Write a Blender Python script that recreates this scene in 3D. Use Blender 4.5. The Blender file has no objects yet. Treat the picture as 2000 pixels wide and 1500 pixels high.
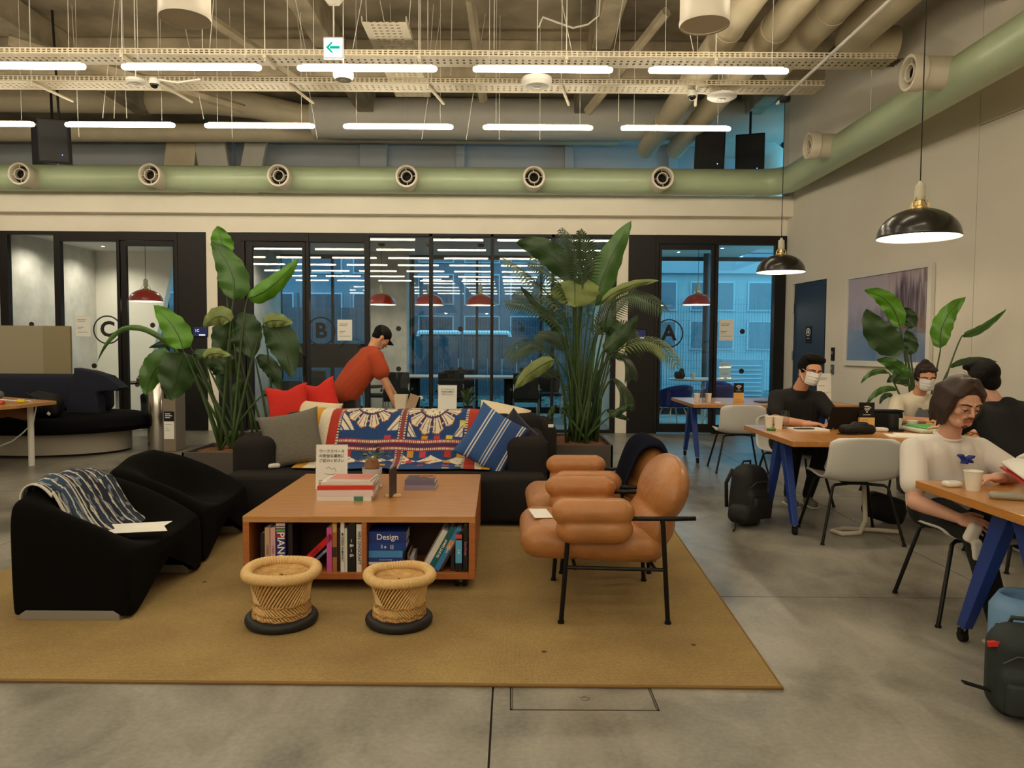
import bpy, math, random
import numpy as np
from mathutils import Vector, Matrix, Euler, Quaternion
C = bpy.context.scene.collection
SC = bpy.context.scene
random.seed(7)
PI = math.pi
# ------------------------------------------------------------------ camera, world, exposure
CAM_H, FOC = 1.40, 1450.0
cd = bpy.data.cameras.new('camera'); cam = bpy.data.objects.new('camera', cd); C.objects.link(cam)
cd.sensor_fit = 'HORIZONTAL'; cd.sensor_width = 36.0; cd.lens = 36.0 * FOC / 2000.0
cd.clip_start = 0.05; cd.clip_end = 300
PITCH, ROLL = math.atan(72 / FOC), 0.0065
_F = Vector((0, math.cos(PITCH), -math.sin(PITCH)))
_R0 = Vector((1, 0, 0)); _U0 = _R0.cross(_F)
_R = _R0 * math.cos(ROLL) + _U0 * math.sin(ROLL); _U = _R.cross(_F)
cam.matrix_world = Matrix(((_R.x, _U.x, -_F.x, 0), (_R.y, _U.y, -_F.y, 0), (_R.z, _U.z, -_F.z, CAM_H), (0, 0, 0, 1)))
SC.camera = cam
def at(u, v, Y):
    d = _F + _R * ((u - 1000) / FOC) + _U * ((750 - v) / FOC)
    return Vector((0, 0, CAM_H)) + d * (Y / d.y)
SC.view_settings.view_transform = 'Standard'; SC.view_settings.look = 'None'
SC.view_settings.exposure = 0.0; SC.view_settings.gamma = 1.0; SC.view_settings.use_curve_mapping = False
W = bpy.data.worlds.new('world'); SC.world = W; W.use_nodes = True
wn = W.node_tree.nodes; wb = wn['Background']
wb.inputs[0].default_value = (0.15, 0.47, 0.64, 1); wb.inputs[1].default_value = 4.6
LED_COL = (1.0, 0.87, 0.64); LED_STR = 30.0
try:
    SC.cycles.max_bounces = 8; SC.cycles.transparent_max_bounces = 24
    SC.cycles.sample_clamp_indirect = 4.0; SC.cycles.use_denoising = True
    SC.cycles.caustics_reflective = False; SC.cycles.caustics_refractive = False
except Exception: pass

# ------------------------------------------------------------------ materials
def lin(c):
    return tuple(((x / 255) / 12.92 if x / 255 <= 0.04045 else ((x / 255 + 0.055) / 1.055) ** 2.4) for x in c)
MATS = {}
def mat(name, col=(200, 200, 200), rough=0.6, metal=0.0, var=0.0, vs=6.0, bump=0.0, bs=60.0, stretch=None, emit=0.0, coat=0.0, wave=None, sheen=0.0, attr=None, spec=None, col2=None, detail=4.0, trans=0):
    if name in MATS: return MATS[name]
    m = bpy.data.materials.new(name); m.use_nodes = True; nt = m.node_tree; N = nt.nodes; L = nt.links
    b = N['Principled BSDF']; c = lin(col)
    b.inputs['Base Color'].default_value = (*c, 1); b.inputs['Roughness'].default_value = rough; b.inputs['Metallic'].default_value = metal
    if coat: b.inputs['Coat Weight'].default_value = coat; b.inputs['Coat Roughness'].default_value = 0.15
    if sheen: b.inputs['Sheen Weight'].default_value = sheen
    if spec is not None: b.inputs['Specular IOR Level'].default_value = spec
    if trans: b.inputs['Transmission Weight'].default_value = trans
    if emit:
        b.inputs['Emission Color'].default_value = (*c, 1); b.inputs['Emission Strength'].default_value = emit
    vec = None
    def coords(st):
        tc = N.new('ShaderNodeTexCoord'); mp = N.new('ShaderNodeMapping')
        L.new(tc.outputs['Object'], mp.inputs['Vector'])
        if st: mp.inputs['Scale'].default_value = st
        return mp.outputs['Vector']
    if attr:
        a = N.new('ShaderNodeAttribute'); a.attribute_name = attr; L.new(a.outputs['Color'], b.inputs['Base Color'])
    if var or col2:
        v = coords(stretch); n = N.new('ShaderNodeTexNoise'); n.inputs['Scale'].default_value = vs; n.inputs['Detail'].default_value = detail
        L.new(v, n.inputs['Vector']); r = N.new('ShaderNodeValToRGB'); L.new(n.outputs['Fac'], r.inputs['Fac'])
        lo = tuple(x * (1 - var) for x in c); hi = tuple(min(1, x * (1 + var)) for x in c)
        if col2: hi = lin(col2); lo = c
        r.color_ramp.elements[0].position = 0.32; r.color_ramp.elements[1].position = 0.68
        r.color_ramp.elements[0].color = (*lo, 1); r.color_ramp.elements[1].color = (*hi, 1)
        L.new(r.outputs['Color'], b.inputs['Base Color'])
    if bump:
        v = coords(stretch)
        if wave:
            n = N.new('ShaderNodeTexWave'); n.inputs['Scale'].default_value = bs; n.bands_direction = wave; o = n.outputs['Fac']
        else:
            n = N.new('ShaderNodeTexNoise'); n.inputs['Scale'].default_value = bs; n.inputs['Detail'].default_value = 3; o = n.outputs['Fac']
        L.new(v, n.inputs['Vector']); bp = N.new('ShaderNodeBump'); bp.inputs['Strength'].default_value = bump; bp.inputs['Distance'].default_value = 0.01
        L.new(o, bp.inputs['Height']); L.new(bp.outputs['Normal'], b.inputs['Normal'])
    MATS[name] = m; return m
def glass_mat(name, tint=(1, 1, 1), refl=1.0, rough=0.0):
    m = bpy.data.materials.new(name); m.use_nodes = True; nt = m.node_tree; N = nt.nodes; L = nt.links; N.clear()
    o = N.new('ShaderNodeOutputMaterial'); mx = N.new('ShaderNodeMixShader'); t = N.new('ShaderNodeBsdfTransparent'); g = N.new('ShaderNodeBsdfGlossy')
    f = N.new('ShaderNodeFresnel'); f.inputs['IOR'].default_value = 1.5; ml = N.new('ShaderNodeMath'); ml.operation = 'MULTIPLY'; ml.inputs[1].default_value = refl
    t.inputs[0].default_value = (*tint, 1); g.inputs['Roughness'].default_value = rough
    gg = N.new('ShaderNodeNewGeometry'); inv = N.new('ShaderNodeMath'); inv.operation = 'SUBTRACT'; inv.inputs[0].default_value = 1; L.new(gg.outputs['Backfacing'], inv.inputs[1])
    m2 = N.new('ShaderNodeMath'); m2.operation = 'MULTIPLY'; L.new(f.outputs[0], ml.inputs[0]); L.new(ml.outputs[0], m2.inputs[0]); L.new(inv.outputs[0], m2.inputs[1]); L.new(m2.outputs[0], mx.inputs[0]); L.new(t.outputs[0], mx.inputs[1]); L.new(g.outputs[0], mx.inputs[2]); L.new(mx.outputs[0], o.inputs[0])
    MATS[name] = m; return m
def emis(name, col, s):
    m = bpy.data.materials.new(name); m.use_nodes = True; N = m.node_tree.nodes; N.clear()
    o = N.new('ShaderNodeOutputMaterial'); e = N.new('ShaderNodeEmission'); e.inputs[0].default_value = (*col, 1); e.inputs[1].default_value = s
    m.node_tree.links.new(e.outputs[0], o.inputs[0]); MATS[name] = m; return m

# ------------------------------------------------------------------ mesh helper
class B:
    def __init__(s): s.v = []; s.f = []; s.col = None
    def add(s, vs, fs):
        n = len(s.v); s.v += [tuple(p) for p in vs]; s.f += [tuple(i + n for i in f) for f in fs]; return s
    def box(s, c, d, R=None):
        x, y, z = d[0] / 2, d[1] / 2, d[2] / 2
        P = [Vector((a * x, b * y, e * z)) for e in (-1, 1) for b in (-1, 1) for a in (-1, 1)]
        if R is not None: P = [R @ p for p in P]
        P = [p + Vector(c) for p in P]
        return s.add(P, [(0, 2, 3, 1), (4, 5, 7, 6), (0, 1, 5, 4), (2, 6, 7, 3), (0, 4, 6, 2), (1, 3, 7, 5)])
    def bb(s, x0, x1, y0, y1, z0, z1): return s.box(((x0 + x1) / 2, (y0 + y1) / 2, (z0 + z1) / 2), (x1 - x0, y1 - y0, z1 - z0))
    def loft(s, rings, cap=True, closed=True):
        n = len(rings[0]); vs = [p for r in rings for p in r]; fs = []
        for i in range(len(rings) - 1):
            for j in range(n if closed else n - 1):
                k = (j + 1) % n; fs.append((i * n + j, i * n + k, (i + 1) * n + k, (i + 1) * n + j))
        if cap: fs.append(tuple(range(n - 1, -1, -1))); fs.append(tuple((len(rings) - 1) * n + j for j in range(n)))
        return s.add(vs, fs)
    def tube(s, pts, r, n=10, cap=True):
        pts = [Vector(p) for p in pts]; rr = r if isinstance(r, (list, tuple)) else [r] * len(pts); rings = []
        up = None
        for i, p in enumerate(pts):
            t = (pts[min(i + 1, len(pts) - 1)] - pts[max(i - 1, 0)]).normalized()
            if up is None: up = t.orthogonal().normalized()
            a = (up - t * up.dot(t))
            a = a.normalized() if a.length > 1e-6 else t.orthogonal().normalized()
            up = a; b = t.cross(a)
            rings.append([p + (a * math.cos(2 * PI * k / n) + b * math.sin(2 * PI * k / n)) * rr[i] for k in range(n)])
        return s.loft(rings, cap)
    def lathe(s, prof, n=24, c=(0, 0, 0), R=None, cap=False, sx=1, sy=1):
        c = Vector(c); rings = []
        for r, z in prof:
            ring = [Vector((r * sx * math.cos(2 * PI * k / n), r * sy * math.sin(2 * PI * k / n), z)) for k in range(n)]
            if R is not None: ring = [R @ p for p in ring]
            rings.append([p + c for p in ring])
        return s.loft(rings, cap)
    def prism(s, poly, z0, z1, M=None):
        a = [Vector((p[0], p[1], z0)) for p in poly]; b = [Vector((p[0], p[1], z1)) for p in poly]
        if M is not None: a = [M @ p for p in a]; b = [M @ p for p in b]
        return s.loft([a, b], True)
    def grid(s, fn, nu, nv, thick=0, closed_u=False):
        P = [fn(i / nu, j / nv) for j in range(nv + 1) for i in range(nu + 1)]; w = nu + 1
        fs = [(j * w + i, j * w + i + 1, (j + 1) * w + i + 1, (j + 1) * w + i) for j in range(nv) for i in range(nu)]
        return s.add(P, fs)
    def ell(s, c, r, R=None, n=16, m=10):
        prof = [(max(1e-4, math.sin(PI * i / m)), -math.cos(PI * i / m)) for i in range(m + 1)]; rings = []
        for q, z in prof:
            ring = [Vector((q * r[0] * math.cos(2 * PI * k / n), q * r[1] * math.sin(2 * PI * k / n), z * r[2])) for k in range(n)]
            if R is not None: ring = [R @ p for p in ring]
            rings.append([p + Vector(c) for p in ring])
        return s.loft(rings, True)
    def cap(s, p0, p1, r0, r1, n=14):
        p0 = Vector(p0); p1 = Vector(p1); t = p1 - p0; L = max(t.length, 1e-5); t.normalize()
        k = 5; pts = []; rr = []
        for i in range(k): a = PI / 2 * (1 - i / k); pts.append(p0 - t * r0 * math.sin(a)); rr.append(max(r0 * math.cos(a), 1e-4))
        pts.append(p0); rr.append(r0); pts.append(p1); rr.append(r1)
        for i in range(1, k + 1): a = PI / 2 * i / k; pts.append(p1 + t * r1 * math.sin(a)); rr.append(max(r1 * math.cos(a), 1e-4))
        a = t.orthogonal().normalized(); b = t.cross(a)
        return s.loft([[p + (a * math.cos(2 * PI * j / n) + b * math.sin(2 * PI * j / n)) * q for j in range(n)] for p, q in zip(pts, rr)], True)
    def rbox(s, c, d, r, R=None, n=5, puff=0.0):
        # rounded block: cube sphere corners pushed out to the block's corners
        n = n | 1; vs = []; fs = []; idx = {}
        h = Vector((d[0] / 2, d[1] / 2, d[2] / 2)); r = min(r, h.x, h.y, h.z)
        g = [math.tan((-1 + 2 * i / n) * PI / 4) for i in range(n + 1)]
        for ax in range(3):
            for sg in (-1, 1):
                W = {}
                for i in range(n + 1):
                    for j in range(n + 1):
                        q = [0, 0, 0]; q[ax] = sg; q[(ax + 1) % 3] = g[i]; q[(ax + 2) % 3] = g[j]
                        key = tuple(round(x, 5) for x in q)
                        if key not in idx:
                            dv = Vector(q).normalized(); sgn = Vector([(1 if x > 0 else -1) for x in q])
                            p = Vector([sgn[k] * (h[k] - r) + dv[k] * r for k in range(3)])
                            if puff:
                                u = Vector([p[k] / h[k] for k in range(3)])
                                for k in range(3):
                                    a, b_ = (k + 1) % 3, (k + 2) % 3
                                    p[k] += u[k] * puff * (1 - u[a] ** 2) * (1 - u[b_] ** 2)
                            if R is not None: p = R @ p
                            idx[key] = len(vs); vs.append(p + Vector(c))
                        W[i, j] = idx[key]
                for i in range(n):
                    for j in range(n):
                        f = (W[i, j], W[i + 1, j], W[i + 1, j + 1], W[i, j + 1]); fs.append(f if sg > 0 else f[::-1])
        return s.add(vs, fs)
def rod(rx=0, ry=0, rz=0): return Euler((rx, ry, rz)).to_matrix()
def obj(name, b, m, parent=None, smooth=False, loc=None, rot=None, bev=0, sub=0, rem=0, sm=0, label=None, kind=None, ang=None):
    me = bpy.data.meshes.new(name); me.from_pydata(b.v, [], b.f); me.materials.append(m)
    if smooth:
        me.polygons.foreach_set('use_smooth', [True] * len(me.polygons))
        if ang is not None:
            try: me.set_sharp_from_angle(angle=math.radians(ang))
            except Exception: pass
    if b.col:
        ca = me.color_attributes.new('Col', 'FLOAT_COLOR', 'POINT'); ca.data.foreach_set('color', [x for c in b.col for x in (*c, 1.0)])
    me.update(); o = bpy.data.objects.new(name, me); C.objects.link(o)
    if parent is not None: o.parent = parent
    if loc is not None: o.location = loc
    if rot is not None: o.rotation_euler = rot
    if rem:
        k = o.modifiers.new('r', 'REMESH'); k.mode = 'VOXEL'; k.voxel_size = rem; k.use_smooth_shade = True
    if sm:
        k = o.modifiers.new('s', 'SMOOTH'); k.factor = 0.5; k.iterations = sm
    if bev:
        k = o.modifiers.new('b', 'BEVEL'); k.width = bev; k.segments = 2; k.limit_method = 'ANGLE'
    if sub:
        k = o.modifiers.new('u', 'SUBSURF'); k.levels = sub; k.render_levels = sub
    if label: o['label'] = label
    if kind: o['kind'] = kind
    return o
def T(name, label, cat, loc=(0, 0, 0), rz=0, group=None, rot=None):
    o = bpy.data.objects.new(name, None); o.empty_display_size = 0.1; C.objects.link(o); o.location = loc
    o.rotation_euler = rot if rot else (0, 0, rz)
    o['label'] = label; o['category'] = cat
    if group: o['group'] = group
    return o
def tag(o, label, cat, group=None, kind=None):
    o['label'] = label; o['category'] = cat
    if group: o['group'] = group
    if kind: o['kind'] = kind
    return o
def struct(name, b, m, parent=None, **k):
    o = obj(name, b, m, parent, **k)
    if parent is None: o['kind'] = 'structure'
    return o
def dup(root, loc=None, rz=None, label=None, group=None, rot=None):
    r = root.copy(); C.objects.link(r)
    if loc is not None: r.location = loc
    if rz is not None: r.rotation_euler = (0, 0, rz)
    if rot is not None: r.rotation_euler = rot
    if label: r['label'] = label
    if group: r['group'] = group
    for ch in list(root.children):
        c = ch.copy(); C.objects.link(c); c.parent = r
        for g in list(ch.children):
            d = g.copy(); C.objects.link(d); d.parent = c
    return r
def text(name, body, size, m, parent, loc, rot=(PI / 2, 0, 0), ext=0.0006, align='CENTER', shear=0, spacing=1.0, bold=0):
    cu = bpy.data.curves.new(name, 'FONT'); cu.body = body; cu.size = size; cu.extrude = ext; cu.align_x = align; cu.align_y = 'CENTER'; cu.space_character = spacing; cu.offset = bold * size; cu.resolution_u = 3
    o = bpy.data.objects.new(name, cu); C.objects.link(o)
    dg = bpy.context.evaluated_depsgraph_get(); me = bpy.data.meshes.new_from_object(o.evaluated_get(dg)); bpy.data.objects.remove(o)
    me.materials.clear(); me.materials.append(m); q = bpy.data.objects.new(name, me); C.objects.link(q)
    q.parent = parent; q.location = loc; q.rotation_euler = rot
    return q
def lines(name, m, parent, w, rows, loc, rot=(PI / 2, 0, 0), h=0.002, kind='stuff', seed=1, x0=0):
    # flat print: rows of short dashes standing for small print
    b = B(); rn = random.Random(seed)
    for z, f in rows:
        x = -w / 2 + x0
        while x < -w / 2 + w * f:
            l = rn.uniform(.008, .02) * w / 0.2
            b.box((x + l / 2, z, 0.0003), (l, h, 0.0004)); x += l + .003 * w / .2
    o = obj(name, b, m, parent, loc=loc, rot=rot); return o

wall_m = mat('wall paint warm white', (226, 220, 208), .8, var=.03, vs=1.5, bump=.05, bs=200)
beam_m = mat('fascia paint', (242, 236, 222), .75, var=.02, vs=2)
frame_m = mat('near black anodised frame', (21, 17, 17), .5, var=.1, spec=.3)
conc_m = mat('board concrete', (170, 166, 158), .8, var=.16, vs=3.0, bump=.25, bs=40, detail=8)
black_m = mat('matte black', (14, 14, 15), .6, spec=.3)
blackmetal_m = mat('black powder coat', (12, 11, 11), .45, spec=.3)
chrome_m = mat('brushed steel', (180, 178, 174), .3, 1.0)
white_m = mat('white plastic', (232, 230, 224), .4)
whitemetal_m = mat('white painted metal', (225, 222, 212), .45)
paper_m = mat('white paper', (240, 238, 232), .7)
ink_m = mat('black ink', (25, 25, 25), .6)
acryl_m = glass_mat('clear acrylic', (.97, .98, .98), 1.3)
glass_m = glass_mat('window glass', (.90, .95, .97), 1.6)
clear_m = glass_mat('drinking glass', (.93, .95, .95), 2.0)
led_m = emis('lit lamp diffuser', LED_COL, LED_STR)
# ------------------------------------------------------------------ floor
def concrete_floor():
    m = bpy.data.materials.new('polished concrete'); m.use_nodes = True; nt = m.node_tree; N = nt.nodes; L = nt.links; b = N['Principled BSDF']
    g = N.new('ShaderNodeNewGeometry')
    def noise(sc, det, dist=0, st=(1, 1, 1)):
        mp = N.new('ShaderNodeMapping'); mp.inputs['Scale'].default_value = st; L.new(g.outputs['Position'], mp.inputs['Vector'])
        n = N.new('ShaderNodeTexNoise'); n.inputs['Scale'].default_value = sc; n.inputs['Detail'].default_value = det; n.inputs['Distortion'].default_value = dist
        L.new(mp.outputs[0], n.inputs['Vector']); return n.outputs['Fac']
    a = noise(.9, 6, .8); c = noise(3.2, 8, 1.2, (1, .6, 1)); d = noise(45, 4)
    mx = N.new('ShaderNodeMath'); mx.operation = 'MULTIPLY_ADD'; mx.inputs[1].default_value = .5; L.new(a, mx.inputs[0]); 
    m2 = N.new('ShaderNodeMath'); m2.operation = 'MULTIPLY_ADD'; m2.inputs[1].default_value = .35; L.new(c, m2.inputs[0])
    m3 = N.new('ShaderNodeMath'); m3.operation = 'MULTIPLY'; m3.inputs[1].default_value = .15; L.new(d, m3.inputs[0]); L.new(m3.outputs[0], m2.inputs[2]); L.new(m2.outputs[0], mx.inputs[2])
    r = N.new('ShaderNodeValToRGB'); L.new(mx.outputs[0], r.inputs[0]); e = r.color_ramp.elements
    e[0].position = .36; e[0].color = (*lin((92, 88, 80)), 1); e[1].position = .64; e[1].color = (*lin((164, 160, 148)), 1)
    L.new(r.outputs[0], b.inputs['Base Color'])
    rr = N.new('ShaderNodeMapRange'); rr.inputs[3].default_value = .22; rr.inputs[4].default_value = .46; L.new(a, rr.inputs[0]); L.new(rr.outputs[0], b.inputs['Roughness'])
    bp = N.new('ShaderNodeBump'); bp.inputs['Strength'].default_value = .08; L.new(d, bp.inputs['Height']); L.new(bp.outputs[0], b.inputs['Normal'])
    return m
floor_m = concrete_floor()
joint_m = mat('dark joint', (48, 42, 36), .9)
fb = B().bb(-14, 8, -8.2, 16, -.12, -.012)
floor = struct('floor', fb, joint_m)
xs = [-14, -9.3, -6.45, -3.55, -.07, 2.80, 5.6, 8]
ys = [-8.2, -4, -.8, 1.5, 4.13, 7.0, 9.8, 12.6, 16]
g = .004
for i in range(len(xs) - 1):
    for j in range(len(ys) - 1):
        x0, x1, y0, y1 = xs[i] + g, xs[i + 1] - g, ys[j] + g, ys[j + 1] - g
        b = B()
        if xs[i] == -.07 and ys[j] == 1.5:   # slab with the opening for the floor hatch
            hx0, hx1, hy0, hy1 = .0, .58, 2.80, 3.38
            b.bb(x0, hx0, y0, y1, -.012, 0); b.bb(hx1, x1, y0, y1, -.012, 0); b.bb(hx0, hx1, y0, hy0, -.012, 0); b.bb(hx0, hx1, hy1, y1, -.012, 0)
        else: b.bb(x0, x1, y0, y1, -.012, 0)
        obj('floor_slab', b, floor_m, floor)
b = B(); t = .006
b.bb(.004, .576, 2.804, 2.804 + t, -.01, .0008); b.bb(.004, .576, 3.376 - t, 3.376, -.01, .0008); b.bb(.004, .004 + t, 2.804, 3.376, -.01, .0008); b.bb(.576 - t, .576, 2.804, 3.376, -.01, .0008)
h = T('floor_hatch', 'square access hatch with thin metal frame set in concrete by the rug front edge', 'hatch')
obj('hatch_frame', b, mat('hatch metal', (120, 110, 98), .5, .8), h)
obj('hatch_cover', B().bb(.012, .568, 2.812, 3.368, -.01, -.001), floor_m, h)
obj('lift_ring', B().lathe([(.018, -.0008), (.018, .0006), (.012, .0006), (.012, -.0008)], 18, (.30, 2.9, 0)), chrome_m, h)

# ------------------------------------------------------------------ shell
HX, HY = 4.45, 12.15                                    # the far right corner of the hall
wd = Vector((.107, -1, 0)).normalized(); wo = Vector((1, .107, 0)).normalized()
WR = Matrix(((wd.x, wo.x, 0, HX), (wd.y, wo.y, 0, HY), (0, 0, 1, 0), (0, 0, 0, 1)))   # right wall frame: x along the wall towards the camera, y into the wall
def onwall(o): o.matrix_world = WR; return o
CEIL = 5.9
b = B(); th = .25
b.bb(0, .23, 0, th, 0, CEIL); b.bb(.23, 1.26, 0, th, 2.43, CEIL); b.bb(1.26, 4.236, 0, th, 0, CEIL)
b.bb(4.244, 8.2, 0, th, 0, 3.75); b.bb(4.244, 8.2, 0, th, 3.758, CEIL); b.bb(8.208, 20.6, 0, th, 0, 3.75); b.bb(8.208, 20.6, 0, th, 3.758, CEIL); b.bb(4.2, 20.6, .02, th, 0, CEIL)
onwall(struct('wall_right', b, wall_m))
struct('wall_left', B().bb(-13.2, -13, -8.2, 15.9, 0, CEIL), wall_m)
struct('wall_behind', B().bb(-13.2, 7, -8.4, -8.2, 0, CEIL), wall_m)
# ceiling slab with girders
ceil_m = mat('sprayed concrete soffit', (160, 148, 126), .95, var=.38, vs=1.3, bump=1.0, bs=7, detail=9)
gird_m = mat('sprayed girder', (168, 156, 132), .95, var=.28, vs=2.5, bump=.8, bs=12, detail=6)
ceiling = struct('ceiling', B().bb(-13.2, 7, -8.4, 16, CEIL, CEIL + .2), ceil_m)
for y, z in ((11.3, 5.35), (6.0, 5.3), (0.5, 5.3)):
    obj('girder', B().bb(-13, 6.4, y - .2, y + .2, z, CEIL), gird_m, ceiling, bev=.03)
for x in (-6.6, -2.6, 1.2, 4.2):
    obj('joist', B().bb(x - .14, x + .14, -8, 13.5, 5.5, CEIL), gird_m, ceiling, bev=.02)
for p0, p1 in (((-6.4, 9.6, 5.25), (-4.0, 11.2, 4.9)), ((-4.0, 9.5, 5.6), (-2.9, 10.8, 5.1)), ((1.9, 9.5, 5.6), (1.1, 11.2, 4.9)), ((-.55, 9.4, 5.7), (-.45, 11.0, 5.0))):
    obj('brace', B().tube([p0, p1], .07, 6), gird_m, ceiling)
# upper rear wall above the meeting rooms
up_m = mat('upper wall paint', (200, 205, 210), .85, var=.05, vs=1)
b = B().bb(-13.2, 5.6, 15.75, 15.95, 3.42, CEIL)
wr = struct('wall_rear', b, up_m)
for x in (-5.9, -2.9, -1.1, 1.15, 3.3):
    w = .28 if x == -2.9 else .09
    obj('pilaster', B().bb(x - w, x + w, 15.55, 15.75, 3.42, 5.65), up_m, wr, bev=.01)
obj('ledge', B().bb(-13, 5.5, 15.35, 15.75, 5.62, 5.72), up_m, wr)
# meeting room roof slab and walls
struct('trim_1', B().bb(-13, 4.75, 12.3, 15.9, 3.32, 3.42), mat('meeting room soffit', (205, 205, 202), .8, var=.06, vs=1))
beam = struct('trim_2', B().bb(-13, 4.5, 11.98, 12.3, 3.51, 3.83), beam_m, bev=.008)
struct('trim_3', B().bb(-13, 4.5, 12.16, 12.34, 3.23, 3.51), beam_m)
# side of the upper space, glazed towards the daylight
fw = struct('window_1', B().bb(5.6, 5.68, 12.4, 12.5, 3.4, CEIL).bb(5.6, 5.68, 14.0, 14.08, 3.4, CEIL).bb(5.6, 5.68, 15.7, 15.8, 3.4, CEIL).bb(5.6, 5.68, 12.4, 15.8, 3.4, 3.5).bb(5.6, 5.68, 12.4, 15.8, CEIL - .1, CEIL), frame_m)
obj('pane', B().bb(5.63, 5.64, 12.5, 15.7, 3.5, CEIL - .1), glass_m, fw)
struct('trim_4', B().bb(4.45, 5.7, 12.17, 12.4, 3.4, CEIL), wall_m)

# ------------------------------------------------------------------ glazed partition, plane Y = 12.15
PY = 12.17
part_w = T('glass_partition', 'black framed glass wall of meeting rooms along the back of the hall', 'partition'); del part_w['category'], part_w['label']
part_w.name = 'wall_back'; part_w['kind'] = 'structure'
def fr(x0, x1, z0, z1, d0=-.04, d1=.06, name='frame_post', m=None):
    return obj(name, B().bb(x0, x1, PY + d0, PY + d1, z0, z1), m or frame_m, part_w, bev=.003)
def pane(x0, x1, z0, z1): return obj('glass_pane', B().bb(x0, x1, PY + .005, PY + .013, z0, z1), glass_m, part_w)
TOP = 3.23
# posts
for x0, x1 in ((-13, -11.2), (-8.34, -8.2), (-7.45, -7.35), (-2.41, -2.33), (-1.36, -1.30), (-.36, -.31), (.63, .68), (4.26, 4.44)): fr(x0, x1, 0, TOP)
fr(-11.2, -8.34, TOP - .06, TOP, name='frame_rail'); fr(-11.2, -8.34, 0, .06, name='frame_rail')
fr(-8.2, -7.45, TOP - .06, TOP, name='frame_rail'); fr(-8.2, -7.45, 0, .08, name='frame_rail')
fr(-7.35, -6.43, TOP - .16, TOP, name='frame_rail'); fr(-7.35, -6.43, 0, .08, name='frame_rail')
fr(-3.31, -2.41, TOP - .15, TOP, name='frame_rail'); fr(-3.31, -2.41, 0, .08, name='frame_rail')
fr(-2.33, 1.61, TOP - .05, TOP, name='frame_rail'); fr(-2.33, 1.61, 0, .05, name='frame_rail')
fr(3.34, 4.26, TOP - .15, TOP, name='frame_rail'); fr(3.34, 4.26, 0, .14, name='frame_rail')
fr(1.61, 1.69, 0, TOP)
for x0, x1 in ((-5.44, -4.98), (-4.8, -4.40), (1.88, 2.32)): fr(x0, x1, 0, TOP, name='frame_panel')
for x0, x1 in ((-4.98, -4.8), (1.69, 1.88)): fr(x0, x1, 0, TOP + .02, -.03, .2, name='column', m=beam_m)
for x0, x1 in ((-11.2, -9.8), (-9.78, -8.34), (-8.2, -7.45), (-7.35, -6.43), (-3.31, -2.41), (-2.33, -1.36), (-1.30, -.36), (-.31, .63), (.68, 1.61), (3.34, 4.26)): pane(x0, x1, .05, TOP - .05)
def door(n, x0, x1, sx0, sx1):
    d = T('door_%d' % n, '', ''); del d['label'], d['category']; d['kind'] = 'structure'
    b = B()
    b.bb(x0, x1, PY - .05, PY + .07, 3.02 + .07, TOP); b.bb(x0, x0 + .05, PY - .05, PY + .07, 0, 3.09); b.bb(x1 - .05, x1, PY - .05, PY + .07, 0, 3.09)
    obj('door_frame', b, frame_m, d, bev=.004)
    b = B(); y0, y1 = PY - .035, PY + .035
    b.bb(x0 + .06, sx0, y0, y1, .02, 3.08); b.bb(sx1, x1 - .06, y0, y1, .02, 3.08); b.bb(sx0, sx1, y0, y1, 3.0, 3.08); b.bb(sx0, sx1, y0, y1, .02, .16)
    obj('door_leaf', b, frame_m, d, bev=.004)
    obj('glass_pane', B().bb(sx0, sx1, PY - .004, PY + .004, .16, 3.0), glass_m, d)
    obj('door_handle', B().tube([(sx1 + .02, PY - .08, .9), (sx1 + .02, PY - .08, 1.25)], .012).tube([(sx1 + .02, PY - .08, .93), (sx1 + .02, PY, .93)], .008).tube([(sx1 + .02, PY - .08, 1.22), (sx1 + .02, PY, 1.22)], .008), blackmetal_m, d)
door(1, -6.43, -5.44, -6.28, -5.52); door(2, -4.40, -3.31, -4.23, -3.42); door(3, 2.32, 3.34, 2.42, 3.23)
# letters in rings on the glass
def ring_letter(ch, px, pz):
    r = T('room_letter', 'black letter %s in a thin ring on the meeting room glass' % ch, 'sign')
    R = .235; y = PY - .003
    obj('ring', B().lathe([(R, 0), (R, .002), (R - .022, .002), (R - .022, 0), (R, 0)], 48, (px, y, pz), rod(PI / 2)), ink_m, r)
    text('letter', ch, .34, ink_m, r, (px, y, pz), ext=.001, bold=.035)
ring_letter('C', -6.62, 1.64); ring_letter('B', -3.13, 1.64); ring_letter('A', 2.56, 1.64)
for (x, z, w) in ((-7.02, 1.70, 'beside the letter C'), (-2.74, 1.66, 'beside the letter B'), (3.50, 1.70, 'beside the letter A')):
    n = T('posted_notice', 'white paper notice taped on the glass ' + w, 'notice', (x, PY - .004, z))
    obj('sheet', B().box((0, 0, 0), (.24, .0012, .34)), paper_m, n)
    lines('print', mat('grey ink', (90, 88, 90), .7), n, .18, [(.10, .8), (.075, .6), (-.02, .5), (-.045, .3), (-.10, .9)], (0, -.001, 0), h=.008)
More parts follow.
